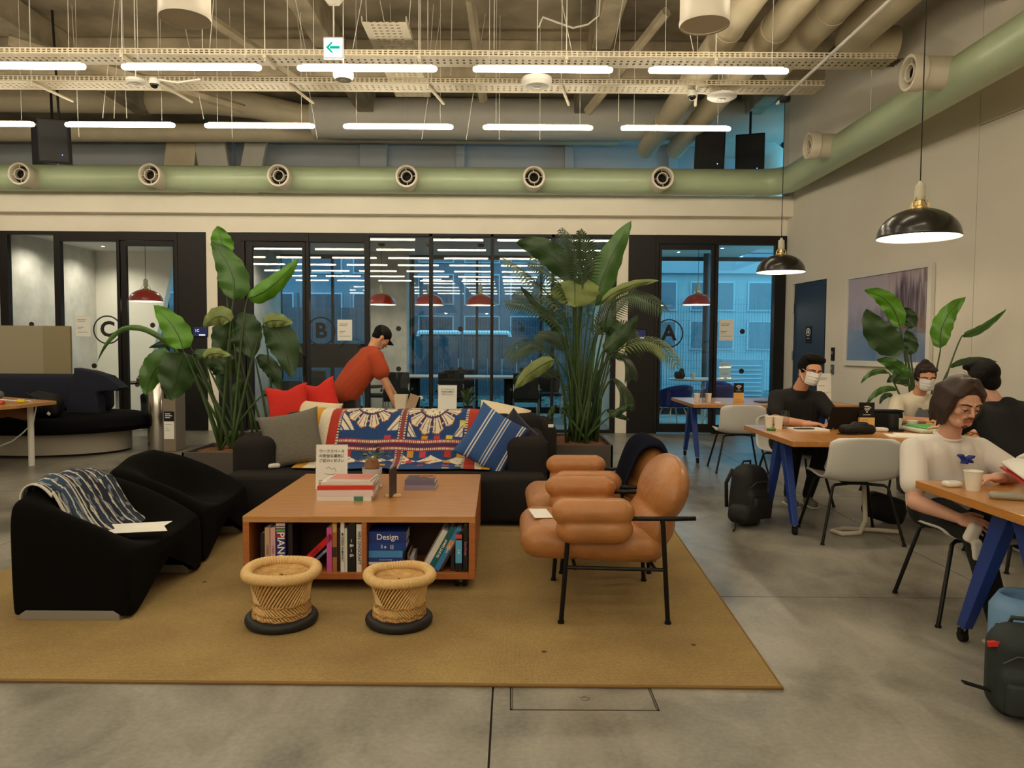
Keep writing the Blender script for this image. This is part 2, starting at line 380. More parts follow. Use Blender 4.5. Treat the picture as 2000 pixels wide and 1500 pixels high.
for i, (x, z) in enumerate(((-7.86, 1.72), (-6.85, 1.05), (-5.88, 1.72), (-3.8, 1.03), (-1.86, 1.69), (-1.86, 1.03), (-.85, 1.69), (-.85, 1.03), (.16, 1.69), (.16, 1.03), (3.76, 1.68), (3.76, 1.03), (2.78, 1.03))):
    MK = ('leftmost pane of room C', 'pane by the room C notice', 'room C door', 'room B door', 'concrete column pane, upper', 'concrete column pane, lower', 'pane left of the palm, upper', 'pane left of the palm, lower', 'pane half hidden by the palm, upper', 'pane half hidden by the palm, lower', 'pane beside the room A door, upper', 'pane beside the room A door, lower', 'room A door glass')
    tag(obj('glass_marker', B().lathe([(1e-4, 0), (.042, 0), (.042, .003), (1e-4, .003)], 20, (x, PY - .002, z), rod(PI / 2)), ink_m), 'small black warning dot on the glass, ' + MK[i], 'sticker', 'warning dots on the glass')
scr_m = emis('room display glow', (.10, .12, .30), .25); scw = emis('display white', (.8, .85, 1), 1.2)
for x, ch in ((-5.08, '1C'), (2.06, '1A')):
    d = T('room_display', 'small booking screen reading %s on the dark frame panel' % ch, 'screen', (x, PY - .05, 1.62))
    obj('bezel', B().box((0, 0, 0), (.24, .02, .17)), black_m, d, bev=.004)
    obj('screen', B().box((0, -.011, 0), (.22, .002, .15)), scr_m, d)
    text('caption', ch, .06, scw, d, (-.05, -.013, .015)); obj('status_bar', B().box((.03, -.0125, -.055), (.10, .001, .02)), scw, d)

# ------------------------------------------------------------------ meeting rooms
concB = mat('meeting room concrete', (196, 192, 184), .85, var=.13, vs=4, bump=.3, bs=30, detail=8)
struct('wall_room_left', B().bb(-8.75, -8.6, 12.25, 15.7, 0, 3.32), concB)
struct('wall_room_divider_left', B().bb(-5.05, -4.88, 12.4, 15.7, 0, 3.32), concB)
struct('wall_room_divider_right', B().bb(1.72, 1.86, 12.4, 15.7, 0, 3.32), wall_m)
struct('wall_room_right', B().bb(4.7, 4.85, 12.4, 13.2, 0, 3.32), wall_m)
# exterior window wall at Y = 15.75
BY = 15.75
ww = T('x', '', ''); del ww['label'], ww['category']; ww.name = 'window_2'; ww['kind'] = 'structure'
cols = [-8.7, -7.3, -5.9, -4.9, -3.8, -2.95, -2.1, -.75, .6, 1.8, 3.0, 4.2, 5.5, 7.0]
b = B().bb(-8.7, 7.0, BY - .03, BY + .05, 0, .13).bb(-8.7, 7.0, BY - .03, BY + .05, 3.24, 3.32)
obj('window_frame', b, frame_m, ww)
for x in cols: obj('mullion', B().bb(x - .025, x + .025, BY - .03, BY + .05, .13, 3.24), frame_m, ww)
for x0, x1 in zip(cols[:-1], cols[1:]): obj('glass_pane', B().bb(x0 + .025, x1 - .025, BY, BY + .008, .13, 3.24), glass_m, ww)
struct('trim_5', B().bb(-2.95, -2.17, 15.3, 15.7, 0, 3.32), concB, bev=.01)          # concrete column
struct('trim_6', B().lathe([(.07, 0), (.07, 3.32)], 20, (3.95, 15.2, 0)), mat('dark steel column', (40, 44, 52), .5), smooth=True)
b = B(); M_ = Matrix(((1, 0, 0, 0), (0, 0, -1, 15.6), (0, 1, 0, 0), (0, 0, 0, 1)))
b.prism([(-8.6, 0), (-7.75, 0), (-6.95, 3.32), (-8.6, 3.32)], 0, .2, M_); struct('wall_slanted', b, wall_m)
struct('trim_7', B().bb(-13, -8.6, 15.7, 15.9, 0, 3.32), wall_m)
for x, y in ((-8.05, 13.2), (-8.0, 14.6), (-4.35, 13.6), (-6.0, 14.5), (2.9, 13.2), (4.0, 14.3), (3.3, 14.9)):
    dl = T('downlight', 'small round lit ceiling downlight, ' + {-8.05: 'front one in room C', -8.0: 'one near the concrete wall of room C', -4.35: 'in the left corner of room B', -6.0: 'rear one in room C', 2.9: 'above the room A door', 4.0: 'by the dark column of room A', 3.3: 'at the window of room A'}[x], 'light', (x, y, 3.32), group='meeting room downlights')
    obj('lens', B().lathe([(1e-4, -.004), (.03, -.004), (.03, -.001)], 16), emis('downlight lens', (1, .86, .66), 30) if 'downlight lens' not in MATS else MATS['downlight lens'], dl)
    obj('trim_ring', B().lathe([(.03, -.001), (.03, -.01), (.045, -.006), (.045, 0)], 16), white_m, dl)
    if x < -4:
        l = bpy.data.lights.new('downlight', 'SPOT'); l.energy = 105; l.spot_size = 2.5; l.spot_blend = .9; l.color = (1, .86, .66); l.shadow_soft_size = .03
        lo = bpy.data.objects.new('downlight_lamp', l); C.objects.link(lo); lo.parent = dl; lo.location = (0, 0, -.03)

# ------------------------------------------------------------------ outside
ext = mat('street asphalt', (70, 78, 84), .85, var=.1, vs=2)
tag(obj('street', B().bb(-30, 30, 15.96, 60, -.2, -.02), ext), '', ''); o = bpy.data.objects['street']; del o['label'], o['category']; o['kind'] = 'structure'; o.name = 'ground'
leafo = mat('low planting', (70, 120, 60), .6, var=.5, vs=30)
b = B(); rn = random.Random(3)
for i in range(2600):
    x = rn.uniform(-8.5, 6); y = rn.uniform(16.05, 16.75); z = rn.uniform(.02, .30); a = rn.uniform(0, 6.3); s = rn.uniform(.02, .05); t = rn.uniform(-.6, .6)
    R = rod(t, rn.uniform(-.6, .6), a); q = [R @ Vector(p) * s for p in ((-1, 0, 0), (0, -.5, 0), (1.3, 0, 0), (0, .5, 0))]
    b.add([p + Vector((x, y, z)) for p in q], [(0, 1, 2, 3)])
tag(obj('ground_cover_plants', b, leafo), 'low green planting strip outside the meeting room windows', 'plants', kind='stuff')
fe = T('mesh_fence', 'tall wire mesh fence with slim posts outside the windows', 'fence', (0, 18.6, 0))
fm = mat('galvanised fence', (96, 112, 120), .5, .4)
for x in np.arange(-11.5, 9.1, 2.05): obj('post', B().tube([(x, 0, 0), (x, 0, 2.72)], .03, 8), fm, fe)
b = B()
for x in np.arange(-11.5, 9.0, .068): b.box((x, 0, 1.37), (.010, .006, 2.55))
for z in np.arange(.1, 2.7, .2): b.box((-1.25, .006, z), (20.5, .006, .007))
obj('wire_mesh', b, fm, fe, kind='stuff')
def building(x0, x1, y, h, col, label, nx, nz, name='office_building', wcol=(50, 66, 80)):
    t = T(name, label, 'building', ((x0 + x1) / 2, y, 0)); w = x1 - x0
    obj('wall', B().bb(-w / 2, w / 2, 0, 6, 0, h), mat('facade %d %d %d' % col, col, .8, var=.08, vs=.8), t)
    obj('parapet', B().bb(-w / 2 - .1, w / 2 + .1, -.15, .2, h - .3, h + .1), mat('coping', (150, 155, 160), .7), t)
    wm = mat('distant dark glass %d' % wcol[0], wcol, .15, spec=.8)
    for i in range(nx):
        for j in range(nz):
            cx = -w / 2 + w * (i + .5) / nx; cz = 1.2 + (h - 1.6) * (j + .5) / nz; a, c_ = w / nx * .36, (h - 1.6) / nz * .34
            f = obj('window', B().bb(cx - a - .05, cx + a + .05, -.06, .02, cz - c_ - .05, cz + c_ + .05), mat('window surround', (170, 178, 182), .6), t)
            obj('pane', B().bb(cx - a, cx + a, -.075, -.055, cz - c_, cz + c_), wm, f)
    return t
building(-13, -4.2, 27, 9, (104, 116, 128), 'grey office building with large dark windows across the street, furthest towards room C', 5, 3)
building(-4.0, 3.4, 30, 6.6, (86, 100, 112), 'lower dark grey building with square windows behind the parked van', 4, 3)
building(3.8, 11.5, 25, 4.2, (150, 158, 160), 'pale low building with window bands seen through room A', 4, 2)
building(12, 24, 33, 12, (120, 130, 140), 'tall pale building at the end of the street beyond the hall corner', 5, 5)
fd = T('timber_hoarding', 'dark upright board hoarding behind the mesh fence', 'fence', (0, 21.4, 0))
hm = mat('hoarding boards', (74, 84, 92), .8, var=.15, vs=2)
for i, x in enumerate(np.arange(-11, 4.4, .42)):
    obj('board', B().box((x, random.uniform(0, .02), .85 if x > -3.5 else 1.25), (.40, .03, 1.7 if x > -3.5 else 2.5)), hm, fd)
def car(x, y, col, label, h=1.9, L=4.6, name='van'):
    t = T(name, label, 'vehicle', (x, y, 0)); pm = mat('car paint %d %d %d' % col, col, .3, coat=.5)
    M_ = Matrix(((1, 0, 0, 0), (0, 0, -1, .85), (0, 1, 0, 0), (0, 0, 0, 1)))
    hb = .95
    obj('body', B().prism([(-L / 2, .35), (L / 2, .35), (L / 2, .8), (L / 2 - .25, hb), (L / 2 - 1.0, hb + .05), (L / 2 - 1.5, h), (-L / 2 + .3, h), (-L / 2, hb)], 0, 1.7, M_), pm, t, bev=.06)
    obj('window_band', B().prism([(L / 2 - 1.15, hb + .1), (L / 2 - 1.55, h - .12), (-L / 2 + .4, h - .12), (-L / 2 + .2, hb + .1)], -.01, 1.71, M_), mat('car glass', (20, 26, 32), .1), t)
    for wx in (-L / 2 + .85, L / 2 - .85):
        for wy in (-.82, .82): obj('wheel', B().lathe([(1e-4, -.1), (.2, -.1), (.33, -.09), (.33, .09), (.2, .1), (1e-4, .1)], 20, (wx, wy, .33), rod(PI / 2)), black_m, t, smooth=True, ang=30)
    for sy in (-1, 1): obj('headlamp', B().ell((L / 2 - .02, sy * .65, .72), (.05, .12, .07)), mat('lamp glass', (220, 225, 230), .15), t, smooth=True)
car(-.9, 23.6, (215, 220, 222), 'white van parked in the street behind the mesh fence')
car(-6.8, 24.4, (60, 72, 92), 'dark blue car parked beyond the fence outside room B', 1.45, 4.3, 'car')
lv = T('louvre_unit', 'grey outdoor unit with horizontal louvres behind the glass of room A', 'unit', (5.5, 17.6, 0))
obj('casing', B().bb(-.5, .5, .1, .6, 0, 1.15), mat('unit casing', (120, 140, 150), .5), lv, bev=.01)
for i in range(8): obj('slat', B().box((0, .07, .28 + i * .1), (.86, .06, .02), rod(-.5)), mat('unit slat', (170, 190, 200), .4), lv)
tre = T('street_tree', 'dark leafy street tree standing behind the mesh fence', 'tree', (1.6, 20.4, 0))
obj('trunk', B().tube([(0, 0, 0), (.03, .02, 1.2), (.1, 0, 2.4)], [.09, .07, .04]), mat('bark', (60, 50, 42), .9), tre, smooth=True)
b = B(); rn = random.Random(5)
for i in range(1800):
    d = Vector((rn.gauss(0, 1), rn.gauss(0, 1), rn.gauss(0, 1))).normalized() * rn.uniform(.3, 1.0); s = rn.uniform(.05, .09); R = rod(rn.uniform(0, 6), rn.uniform(0, 6), 0)
    q = [R @ Vector(p) * s for p in ((-1, 0, 0), (0, -.5, 0), (1.2, 0, 0), (0, .5, 0))]; b.add([p + Vector((d.x, d.y * .8, 2.6 + d.z * .9)) for p in q], [(0, 1, 2, 3)])
obj('foliage', b, mat('tree leaf', (46, 78, 48), .6, var=.4, vs=20), tre, kind='stuff')
# ------------------------------------------------------------------ green duct with nozzles
green_m = mat('mint green painted duct', (188, 206, 172), .38, var=.04, vs=3, coat=.15)
duct = T('green_air_duct', 'mint green round air duct running along the beam and turning along the side wall', 'duct')
GZ, GR = 3.995, .20
obj('straight_run', B().tube([(-13, 11.75, GZ), (3.85, 11.75, GZ)], GR, 32), green_m, duct, smooth=True, ang=40)
pts = [(3.85, 11.75, GZ)] + [(3.85 + .4 * math.sin(a), 11.35 + .4 * math.cos(a), GZ) for a in np.linspace(0, PI / 2, 9)] 
obj('elbow', B().tube(pts, GR + .004, 32), green_m, duct, smooth=True, ang=40)
obj('branch_run', B().tube([(4.25, 11.35, GZ), (4.25, -6, GZ)], GR, 32), green_m, duct, smooth=True, ang=40)
for y in (9.0, 5.6, 1.8): obj('hanger', B().tube([(4.25, y, GZ + GR), (4.25, y, CEIL)], .006, 6), whitemetal_m, duct)
noz_m = mat('nozzle plastic', (228, 220, 204), .4); dark_in = mat('nozzle inside', (22, 20, 18), .8)
def nozzle_mesh(t):
    # local: opening along -Y
    R = rod(PI / 2)
    obj('sleeve', B().lathe([(.15, -.30), (.15, -.02), (.172, .0), (.172, .10), (.165, .115), (.14, .115), (.132, .10), (.128, -.05), (.128, -.3)], 36, (0, 0, 0), R), noz_m, t, smooth=True, ang=35)
    obj('throat', B().lathe([(.128, .0), (1e-4, -.02)], 32, (0, 0, 0), R), dark_in, t)
    obj('inner_ring', B().lathe([(.085, .02), (.085, .10), (.078, .105), (.07, .10), (.066, .02), (.085, .02)], 32, (0, 0, 0), R), noz_m, t, smooth=True, ang=35)
    b = B()
    for k in range(4): a = k * PI / 2 + .1; b.box((.107 * math.cos(a), -.07, .107 * math.sin(a)), (.046, .02, .007), rod(0, -a, 0))
    obj('spokes', b, noz_m, t, kind='stuff')
    obj('core', B().lathe([(.05, .03), (.05, .07), (.045, .03)], 20, (0, 0, 0), R), dark_in, t)
n0 = T('air_nozzle', '', 'air nozzle', (-7.44, 11.42, 3.96), group='air nozzles on the green duct'); nozzle_mesh(n0)
nl = ['at the far left end of the run', 'second from the left', 'third from the left above the letter B', 'fourth from the left above the reds lamps', 'fifth from the left above the big plant', 'nearest the duct elbow']
n0['label'] = 'white round air nozzle on the long green duct, furthest from the elbow'
for x, w in ((-5.48, 'fifth from the elbow above room C'), (-3.54, 'fourth from the elbow above the letter B'), (-1.61, 'third from the elbow above the bent man'), (.31, 'second from the elbow above the tall palm'), (2.25, 'nearest the elbow above the letter A')):
    dup(n0, (x, 11.42, 3.96), 0, 'white round air nozzle on the long duct, ' + w)
dup(n0, (3.92, 9.75, 4.03), -PI / 2, 'white round air nozzle on the side duct, further from the viewer by the corner')
dup(n0, (3.86, 7.2, 4.03), -PI / 2, 'white round air nozzle on the side duct, nearer and larger, above the black pendants')
for k, w in ((-9.4, 'just past'), (-11.3, 'well past')): dup(n0, (k, 11.42, 3.96), 0, 'white round air nozzle on the long green duct, %s room C' % w)

# ------------------------------------------------------------------ LED tube lamps in rows
ledh_m = mat('lamp housing', (215, 210, 200), .5)
lampcap = emis('lamp diffuser', LED_COL, LED_STR)
L0 = T('linear_lamp', '', 'lamp', (0, 0, 0)); LL = 1.36
def pill(R, n=16): 
    a = LL / 2
    return B().tube([(-a, 0, 0), (-a + .012, 0, 0), (-a + .03, 0, 0), (a - .03, 0, 0), (a - .012, 0, 0), (a, 0, 0)], [R * .4, R * .85, R, R, R * .85, R * .4], n)
obj('diffuser', pill(.029, 14), lampcap, L0, smooth=True)
obj('housing', B().box((0, 0, .034), (LL - .10, .024, .016)), ledh_m, L0, bev=.004)
for s in (-.52, .52): obj('hanging_wire', B().tube([(s, 0, .04), (s, 0, CEIL - 4.12)], .0028, 5), whitemetal_m, L0)
rows = [(7.37, 4.10, [-8.25, -6.55, -4.85, -3.14, -1.43, .28, 1.99], 'front row of long lit tube lamps'), (9.35, 4.12, [-10.05, -8.34, -6.62, -4.88, -3.15, -1.43, .30, 2.01], 'rear row of long lit tube lamps')]
for y in (5.4, 3.43, 1.46, -.5, -2.5, -4.5, -6.4): rows.append((y, 4.10, [-8.25, -6.55, -4.85, -3.14, -1.43, .28, 1.99], 'row of tube lamps %s' % {5.4: 'just over the frame', 3.43: 'above the coffee table', 1.46: 'above the front floor', -.5: 'first behind the viewer', -2.5: 'second behind the viewer', -4.5: 'third behind the viewer', -6.4: 'last behind the viewer'}[y]))
ordn = {0: 'first', 1: 'second', 2: 'third', 3: 'fourth', 4: 'fifth', 5: 'sixth', 6: 'seventh', 7: 'eighth'}
first = True
for ri, (y, z, xl, g) in enumerate(rows):
    for i, x in enumerate(xl):
        k = len(xl) - 1 - i
        lab = 'lit tube lamp in the %s, %s from the side duct' % (['front row by the cable tray', 'rear row over the long duct', 'overhead row'][min(ri, 2)], ordn[k])
        if ri >= 2: lab = 'long lit tube lamp overhead, %s, %s from the side duct' % (g.replace('row of tube lamps ', ''), ordn[k])
        if first: L0.location = (x, y, z); L0['label'] = lab; L0['group'] = g; first = False
        else: dup(L0, (x, y, z), 0, lab, g)

# ------------------------------------------------------------------ cable trays
tray_m = mat('tray cream metal', (205, 194, 170), .5)
slot_m = mat('slot shadow dark', (60, 50, 38), .9)
def tray(name, x0, x1, y0, y1, z, label, axis='x'):
    t = T(name, label, 'cable tray', ((x0 + x1) / 2, (y0 + y1) / 2, z)); w = x1 - x0; d = y1 - y0
    n = int(w / .055)
    for s in (-1, 1):
        # side rail built round its punched slots
        b = B(); yy = s * d / 2
        b.bb(-w / 2, w / 2, yy - .004, yy + .004, -.0, .012); b.bb(-w / 2, w / 2, yy - .004, yy + .004, .026, .034); b.bb(-w / 2, w / 2, yy - .004, yy + .004, .048, .06)
        for i in range(n):
            x = -w / 2 + (i + .5) * w / n
            b.bb(x - w / n / 2, x - w / n / 2 + .02, yy - .004, yy + .004, .012, .026); b.bb(x - w / n / 2, x - w / n / 2 + .02, yy - .004, yy + .004, .034, .048)
        obj('side_rail', b, tray_m, t)
    b = B(); m_ = int(w / .07)
    b.bb(-w / 2, w / 2, -d / 2, -d / 2 + .05, -.003, 0); b.bb(-w / 2, w / 2, d / 2 - .05, d / 2, -.003, 0)
    nl_ = int(d / .06)
    for k in range(1, nl_): yy = -d / 2 + k * d / nl_; b.bb(-w / 2, w / 2, yy - .016, yy + .016, -.003, 0)
    for i in range(m_): x = -w / 2 + (i + .5) * w / m_; b.bb(x - .022, x + .022, -d / 2, d / 2, -.0035, -.0005)
    obj('perforated_base', b, tray_m, t)
    return t
tB = tray('cable_tray', -10, 3.6, 8.77, 9.07, 4.45, 'punched cable tray across the hall between the two lamp rows')
t1 = tray('cable_tray', -10, 4.02, 7.96, 8.26, 4.45, 'punched cable tray across the hall just above the front lamp row')
for x in (-4.12, -2.62, -1.0, .55, 2.12, -5.6):
    for y in (-.145,): obj('hanger_rod', B().tube([(x + 2.99, y, -.06), (x + 2.99, y, CEIL - 4.45)], .006, 6), whitemetal_m, t1)
    obj('cross_bar', B().box((x + 2.99, .0, -.02), (.035, .34, .03)), tray_m, t1)
    obj('hanger_rod', B().tube([(x + 3.2, -.145, -.06), (x + 3.2, -.145, CEIL - 4.45)], .006, 6), whitemetal_m, tB); obj('cross_bar', B().tube([(x + 3.2, -.15, -.02), (x + 3.33, .45, -.04)], .018, 6), tray_m, tB)
cb = mat('grey cable', (110, 100, 86), .7)
for k in range(5): obj('cable', B().tube([(-6.9 + i * .7, -.12 + k * .055 + .02 * math.sin(i * 1.3 + k), .018) for i in range(21)], .011, 6), cb, t1)
t2 = tray('cable_tray', -1.15, 1.15, -.23, .23, 4.62, 'punched cable tray running away from the viewer behind the exit sign'); t2.location = (-1.35, 9.0, 4.75); t2.rotation_euler = (0, 0, PI / 2)
for x in (-.9, .9):
    for y in (-.22, .22): obj('hanger_rod', B().tube([(x, y, 0), (x + .1, y * 1.3, CEIL - 4.75)], .004, 6), whitemetal_m, t2)
tag(obj('ceiling_pipe', B().tube([(-3.6, 10.4, 5.42), (2.0, 10.4, 5.42)], .03, 8), whitemetal_m, smooth=True), 'thin white pipe crossing the soffit above the exit sign', 'pipe')
# loose thin suspension wires
b = B(); rn = random.Random(11)
for i in range(26):
    x = rn.uniform(-7, 2.6); y = rn.choice((8.0, 8.66, 9.35, 10.2)); b.tube([(x, y, 4.5 if y < 9 else 4.2), (x + rn.choice((0, 0, .25, -.3)), y + rn.uniform(-.1, .3), CEIL)], .004, 5)
tag(obj('suspension_wires', b, whitemetal_m), 'thin cream suspension wires hanging from the concrete soffit', 'wires', kind='stuff')
tag(obj('drooping_cable', B().tube([(.28, 8.8, 5.1), (.33, 8.8, 5.22), (.5, 8.8, 5.16), (.68, 8.8, 5.1), (.85, 8.8, 5.14), (.98, 8.8, 5.24), (1.0, 8.8, 5.9)], .011, 8), whitemetal_m, smooth=True), 'short drooping cream cable under the soffit in the middle', 'cable')
# conduit carrying the black pendants
tag(obj('conduit', B().tube([(3.12, 8.95, 4.30), (3.12, -4, 4.30)], .018, 8), whitemetal_m, smooth=True), 'thin white conduit running along the hall with the black pendants on it', 'conduit')

# ------------------------------------------------------------------ large ducts
paintduct = mat('cream painted duct', (222, 208, 178), .55, var=.05, vs=3)
greyduct = mat('painted duct grey', (214, 210, 200), .6, var=.05, vs=2)
def rduct(name, pts, r, label, m=paintduct, bands=True):
    t = T(name, label, 'duct'); obj('duct_skin', B().tube(pts, r, 28), m, t, smooth=True, ang=40)
    if bands:
        a = Vector(pts[0]); e = Vector(pts[-1]); d = (e - a).normalized(); n = int((e - a).length / 1.7)
        if len(pts) == 2:
            for i in range(1, n):
                p = a + d * i * 1.7; obj('joint_band', B().tube([p - d * .03, p + d * .03], r + .008, 28), m, t, smooth=True, ang=40)
    return t
rduct('ceiling_duct', [(2.40, 13.6, 4.98), (2.40, -2, 4.98)], .165, 'cream duct running along the hall, furthest of five from the side wall')
rduct('ceiling_duct', [(2.92, 13.6, 4.98), (2.92, -2, 4.98)], .165, 'cream duct running along the hall, second of five counted towards the side wall')
rduct('ceiling_duct', [(3.42, 9.9, 5.05), (3.42, -2, 5.05)], .17, 'cream duct running along the hall, middle one of five near the side wall')
rduct('ceiling_duct', [(4.6, 9.2, 5.1), (4.2, 9.2, 5.1), (4.05, 9.05, 5.1), (4.0, 8.8, 5.1), (4.0, -2, 5.1)], .21, 'wide cream duct with a bend into the side wall, fourth of five', bands=False)
rduct('ceiling_duct', [(5.0, 7.6, 5.1), (4.72, 7.55, 5.1), (4.6, 7.3, 5.1), (4.6, -2, 5.1)], .2, 'cream duct tucked against the side wall above the green duct', bands=False)
tag(obj('thin_pipe', B().tube([(3.68, 9.5, 5.12), (3.68, 0, 5.12)], .045, 10), paintduct, smooth=True), 'thin cream pipe between the wide ducts near the side wall', 'pipe')
rduct('rear_duct', [(-3.6, 13.6, 5.50), (5.4, 13.6, 5.50)], .36, 'fat horizontal duct behind the rear lamps over the meeting rooms', greyduct)
rduct('rear_duct', [(-13, 13.4, 5.75), (-5.4, 13.4, 5.72), (-4.6, 13.45, 5.66), (-3.8, 13.55, 5.5), (-3.0, 13.6, 5.5)], .22, 'slimmer duct sweeping down to join the fat rear duct', bands=False)
rduct('rear_duct', [(-13, 14.4, 5.42), (-3.5, 14.4, 5.46), (2.0, 14.5, 5.46)], .17, 'low horizontal duct running behind the loudspeakers at the rear', bands=False)
b = B(); M_ = Matrix(((1, 0, 0, 0), (0, 0, -1, 15.1), (0, 1, 0, 0), (0, 0, 0, 1)))
rduct('rear_bend', [(3.9, 14.9, 5.5), (4.7, 14.9, 5.45), (5.05, 14.9, 5.2), (5.1, 14.9, 4.7), (5.1, 14.9, 3.42)], .3, 'grey duct elbow bending down beside the blue lit rear opening', greyduct, bands=False)
for x, a in ((-6.7, .12), (-5.9, -.15), (-5.3, .2)):
    tag(obj('vertical_panel', B().box((x, 15.0, 4.52), (.42 if a > .19 else .6, .12, 2.2), rod(0, a, 0)), paintduct if x < -6 else greyduct, bev=.01), {-6.7: 'leaning cream duct panel behind the green duct near the speakers', -5.9: 'grey leaning panel standing next to the cream panel', -5.3: 'narrow grey strut panel on the rear wall'}[x], 'panel')

# ------------------------------------------------------------------ loudspeakers, can speakers, sign
def speaker(x, y, z, rz, tilt, label):
    t = T('loudspeaker', label, 'speaker', (x, y, z), rot=(tilt, 0, rz), group='black loudspeakers at the rear')
    if y < 11: t.scale = (.8, .8, .8)
    obj('cabinet', B().prism([(-.19, .17), (-.24, -.16), (.24, -.16), (.19, .17)], -.36, .36), black_m, t, bev=.015)
    obj('grille', B().bb(-.215, .215, -.175, -.158, -.33, .33), mat('speaker grille', (14, 14, 15), .7, bump=.3, bs=200), t, bev=.004)
    obj('power_light', B().ell((.12, -.178, -.22), (.008, .005, .008), n=8, m=6), emis('blue led', (.1, .25, 1), 6) if 'blue led' not in MATS else MATS['blue led'], t)
    obj('bracket', B().bb(-.03, .03, .17, .3, -.1, .1).tube([(0, .25, .1), (0, .25, (CEIL - z) * (1.25 if y < 11 else 1) - .02)], .02, 8), black_m, t)
speaker(-6.25, 10.3, 4.16, .3, .15, 'black loudspeaker hanging above the end of the rear lamp row')
speaker(-7.5, 12.2, 4.52, .4, .1, 'black loudspeaker behind the green duct beside the leaning panel')
speaker(3.18, 12.3, 4.62, -.05, .14, 'tall black loudspeaker hanging near the duct elbow')
speaker(4.05, 12.9, 4.68, -.3, .08, 'black loudspeaker on the far side of the opening by the corner')
def can(x, y, z, label):
    t = T('can_speaker', label, 'speaker', (x, y, z), group='white can speakers')
    obj('shell', B().lathe([(.160, .006), (.172, 0), (.178, .02), (.172, .05), (.172, .42), (.16, .44), (1e-4, .44)], 40), mat('can speaker white', (222, 214, 200), .45), t, smooth=True, ang=35)
    obj('grille', B().lathe([(1e-4, .012), (.162, .010)], 40), mat('can grille', (235, 228, 212), .7, bump=.5, bs=300), t)
    obj('hanging_cable', B().tube([(0, 0, .44), (0, 0, CEIL - z)], .006, 6), whitemetal_m, t)
can(-2.32, 5.35, 3.69, 'large white cylindrical can speaker hanging over the long row of lamps')
can(1.34, 5.35, 3.67, 'large white cylindrical can speaker hanging in front of the cream ducts')
ex = T('exit_arrow_sign', 'backlit white sign with green left arrow hanging on a pole', 'sign', (-1.73, 7.25, 4.25))
obj('sign_box', B().box((0, .02, 0), (.19, .04, .20)), mat('sign housing', (225, 222, 214), .5), ex, bev=.004)
obj('face', B().box((0, -.003, -.004), (.178, .004, .178)), emis('sign face', (.86, 1, .95), 1.3), ex)
b = B(); M_ = Matrix(((1, 0, 0, 0), (0, 0, -1, -.0055), (0, 1, 0, 0), (0, 0, 0, 1)))
b.prism([(-.03, -.012), (.062, -.012), (.062, .012), (-.03, .012)], 0, .002, M_).prism([(-.068, 0), (-.018, .050), (-.000, .050), (-.042, 0)], 0, .002, M_).prism([(-.042, 0), (.000, -.050), (-.018, -.050), (-.068, 0)], 0, .002, M_)
obj('arrow', b, emis('sign arrow green', (0, .55, .33), 1.0), ex)
obj('pole', B().tube([(0, .02, .10), (0, .02, .42)], .008, 8), whitemetal_m, ex)
obj('mount', B().prism([(-.12, 0), (.12, 0), (.05, -.09), (-.05, -.09)], 0, .05, Matrix(((1, 0, 0, 0), (0, 0, -1, .045), (0, 1, 0, .50), (0, 0, 0, 1)))).box((0, .02, .51), (.62, .05, .03)), whitemetal_m, ex)
obj('hanging_rods', B().tube([(-.28, .02, .52), (-.28, .02, 1.65)], .007, 6).tube([(.28, .02, .52), (.28, .02, 1.65)], .007, 6), whitemetal_m, ex)
def sensor(x, y, z, r, h, label, name='ceiling_sensor'):
    t = T(name, label, 'sensor', (x, y, z)); obj('housing', B().lathe([(1e-4, 0), (r * .8, .004), (r, h * .45), (r, h), (1e-4, h)], 28), white_m, t, smooth=True, ang=40)
    obj('lens', B().ell((0, 0, .002), (r * .3, r * .3, .012)), mat('sensor lens', (190, 185, 176), .3), t, smooth=True)
    obj('stem', B().tube([(0, 0, h), (0, 0, CEIL - z)], .006, 6), whitemetal_m, t)
sensor(-1.69, 7.5, 4.03, .10, .07, 'round white detector hanging just under the exit arrow sign')
sensor(-4.1, 8.2, 4.22, .10, .05, 'flat white detector under the cable tray near the far lamps')
sensor(.25, 8.2, 4.22, .16, .09, 'white lantern shaped detector under the cable tray in the middle')
sensor(2.45, 8.9, 4.33, .17, .05, 'white round detector under the tray between two spotlights')
def spot(x, y, z, label):
    t = T('spot_camera', label, 'camera', (x, y, z), group='small dome cameras under the tray')
    obj('dome', B().ell((0, 0, 0), (.045, .045, .045)), mat('camera dome', (30, 26, 24), .15), t, smooth=True); obj('collar', B().lathe([(.05, .0), (.055, .03), (.05, .06), (1e-4, .06)], 20), white_m, t)
    obj('arm', B().tube([(0, 0, .06), (.25, 0, .02), (.5, 0, .06)], .01, 6), white_m, t)
spot(-3.9, 8.2, 4.22, 'small dome camera on a curved arm under the tray above the left lamps')
spot(2.1, 8.9, 4.36, 'small dome camera near the white round detector')

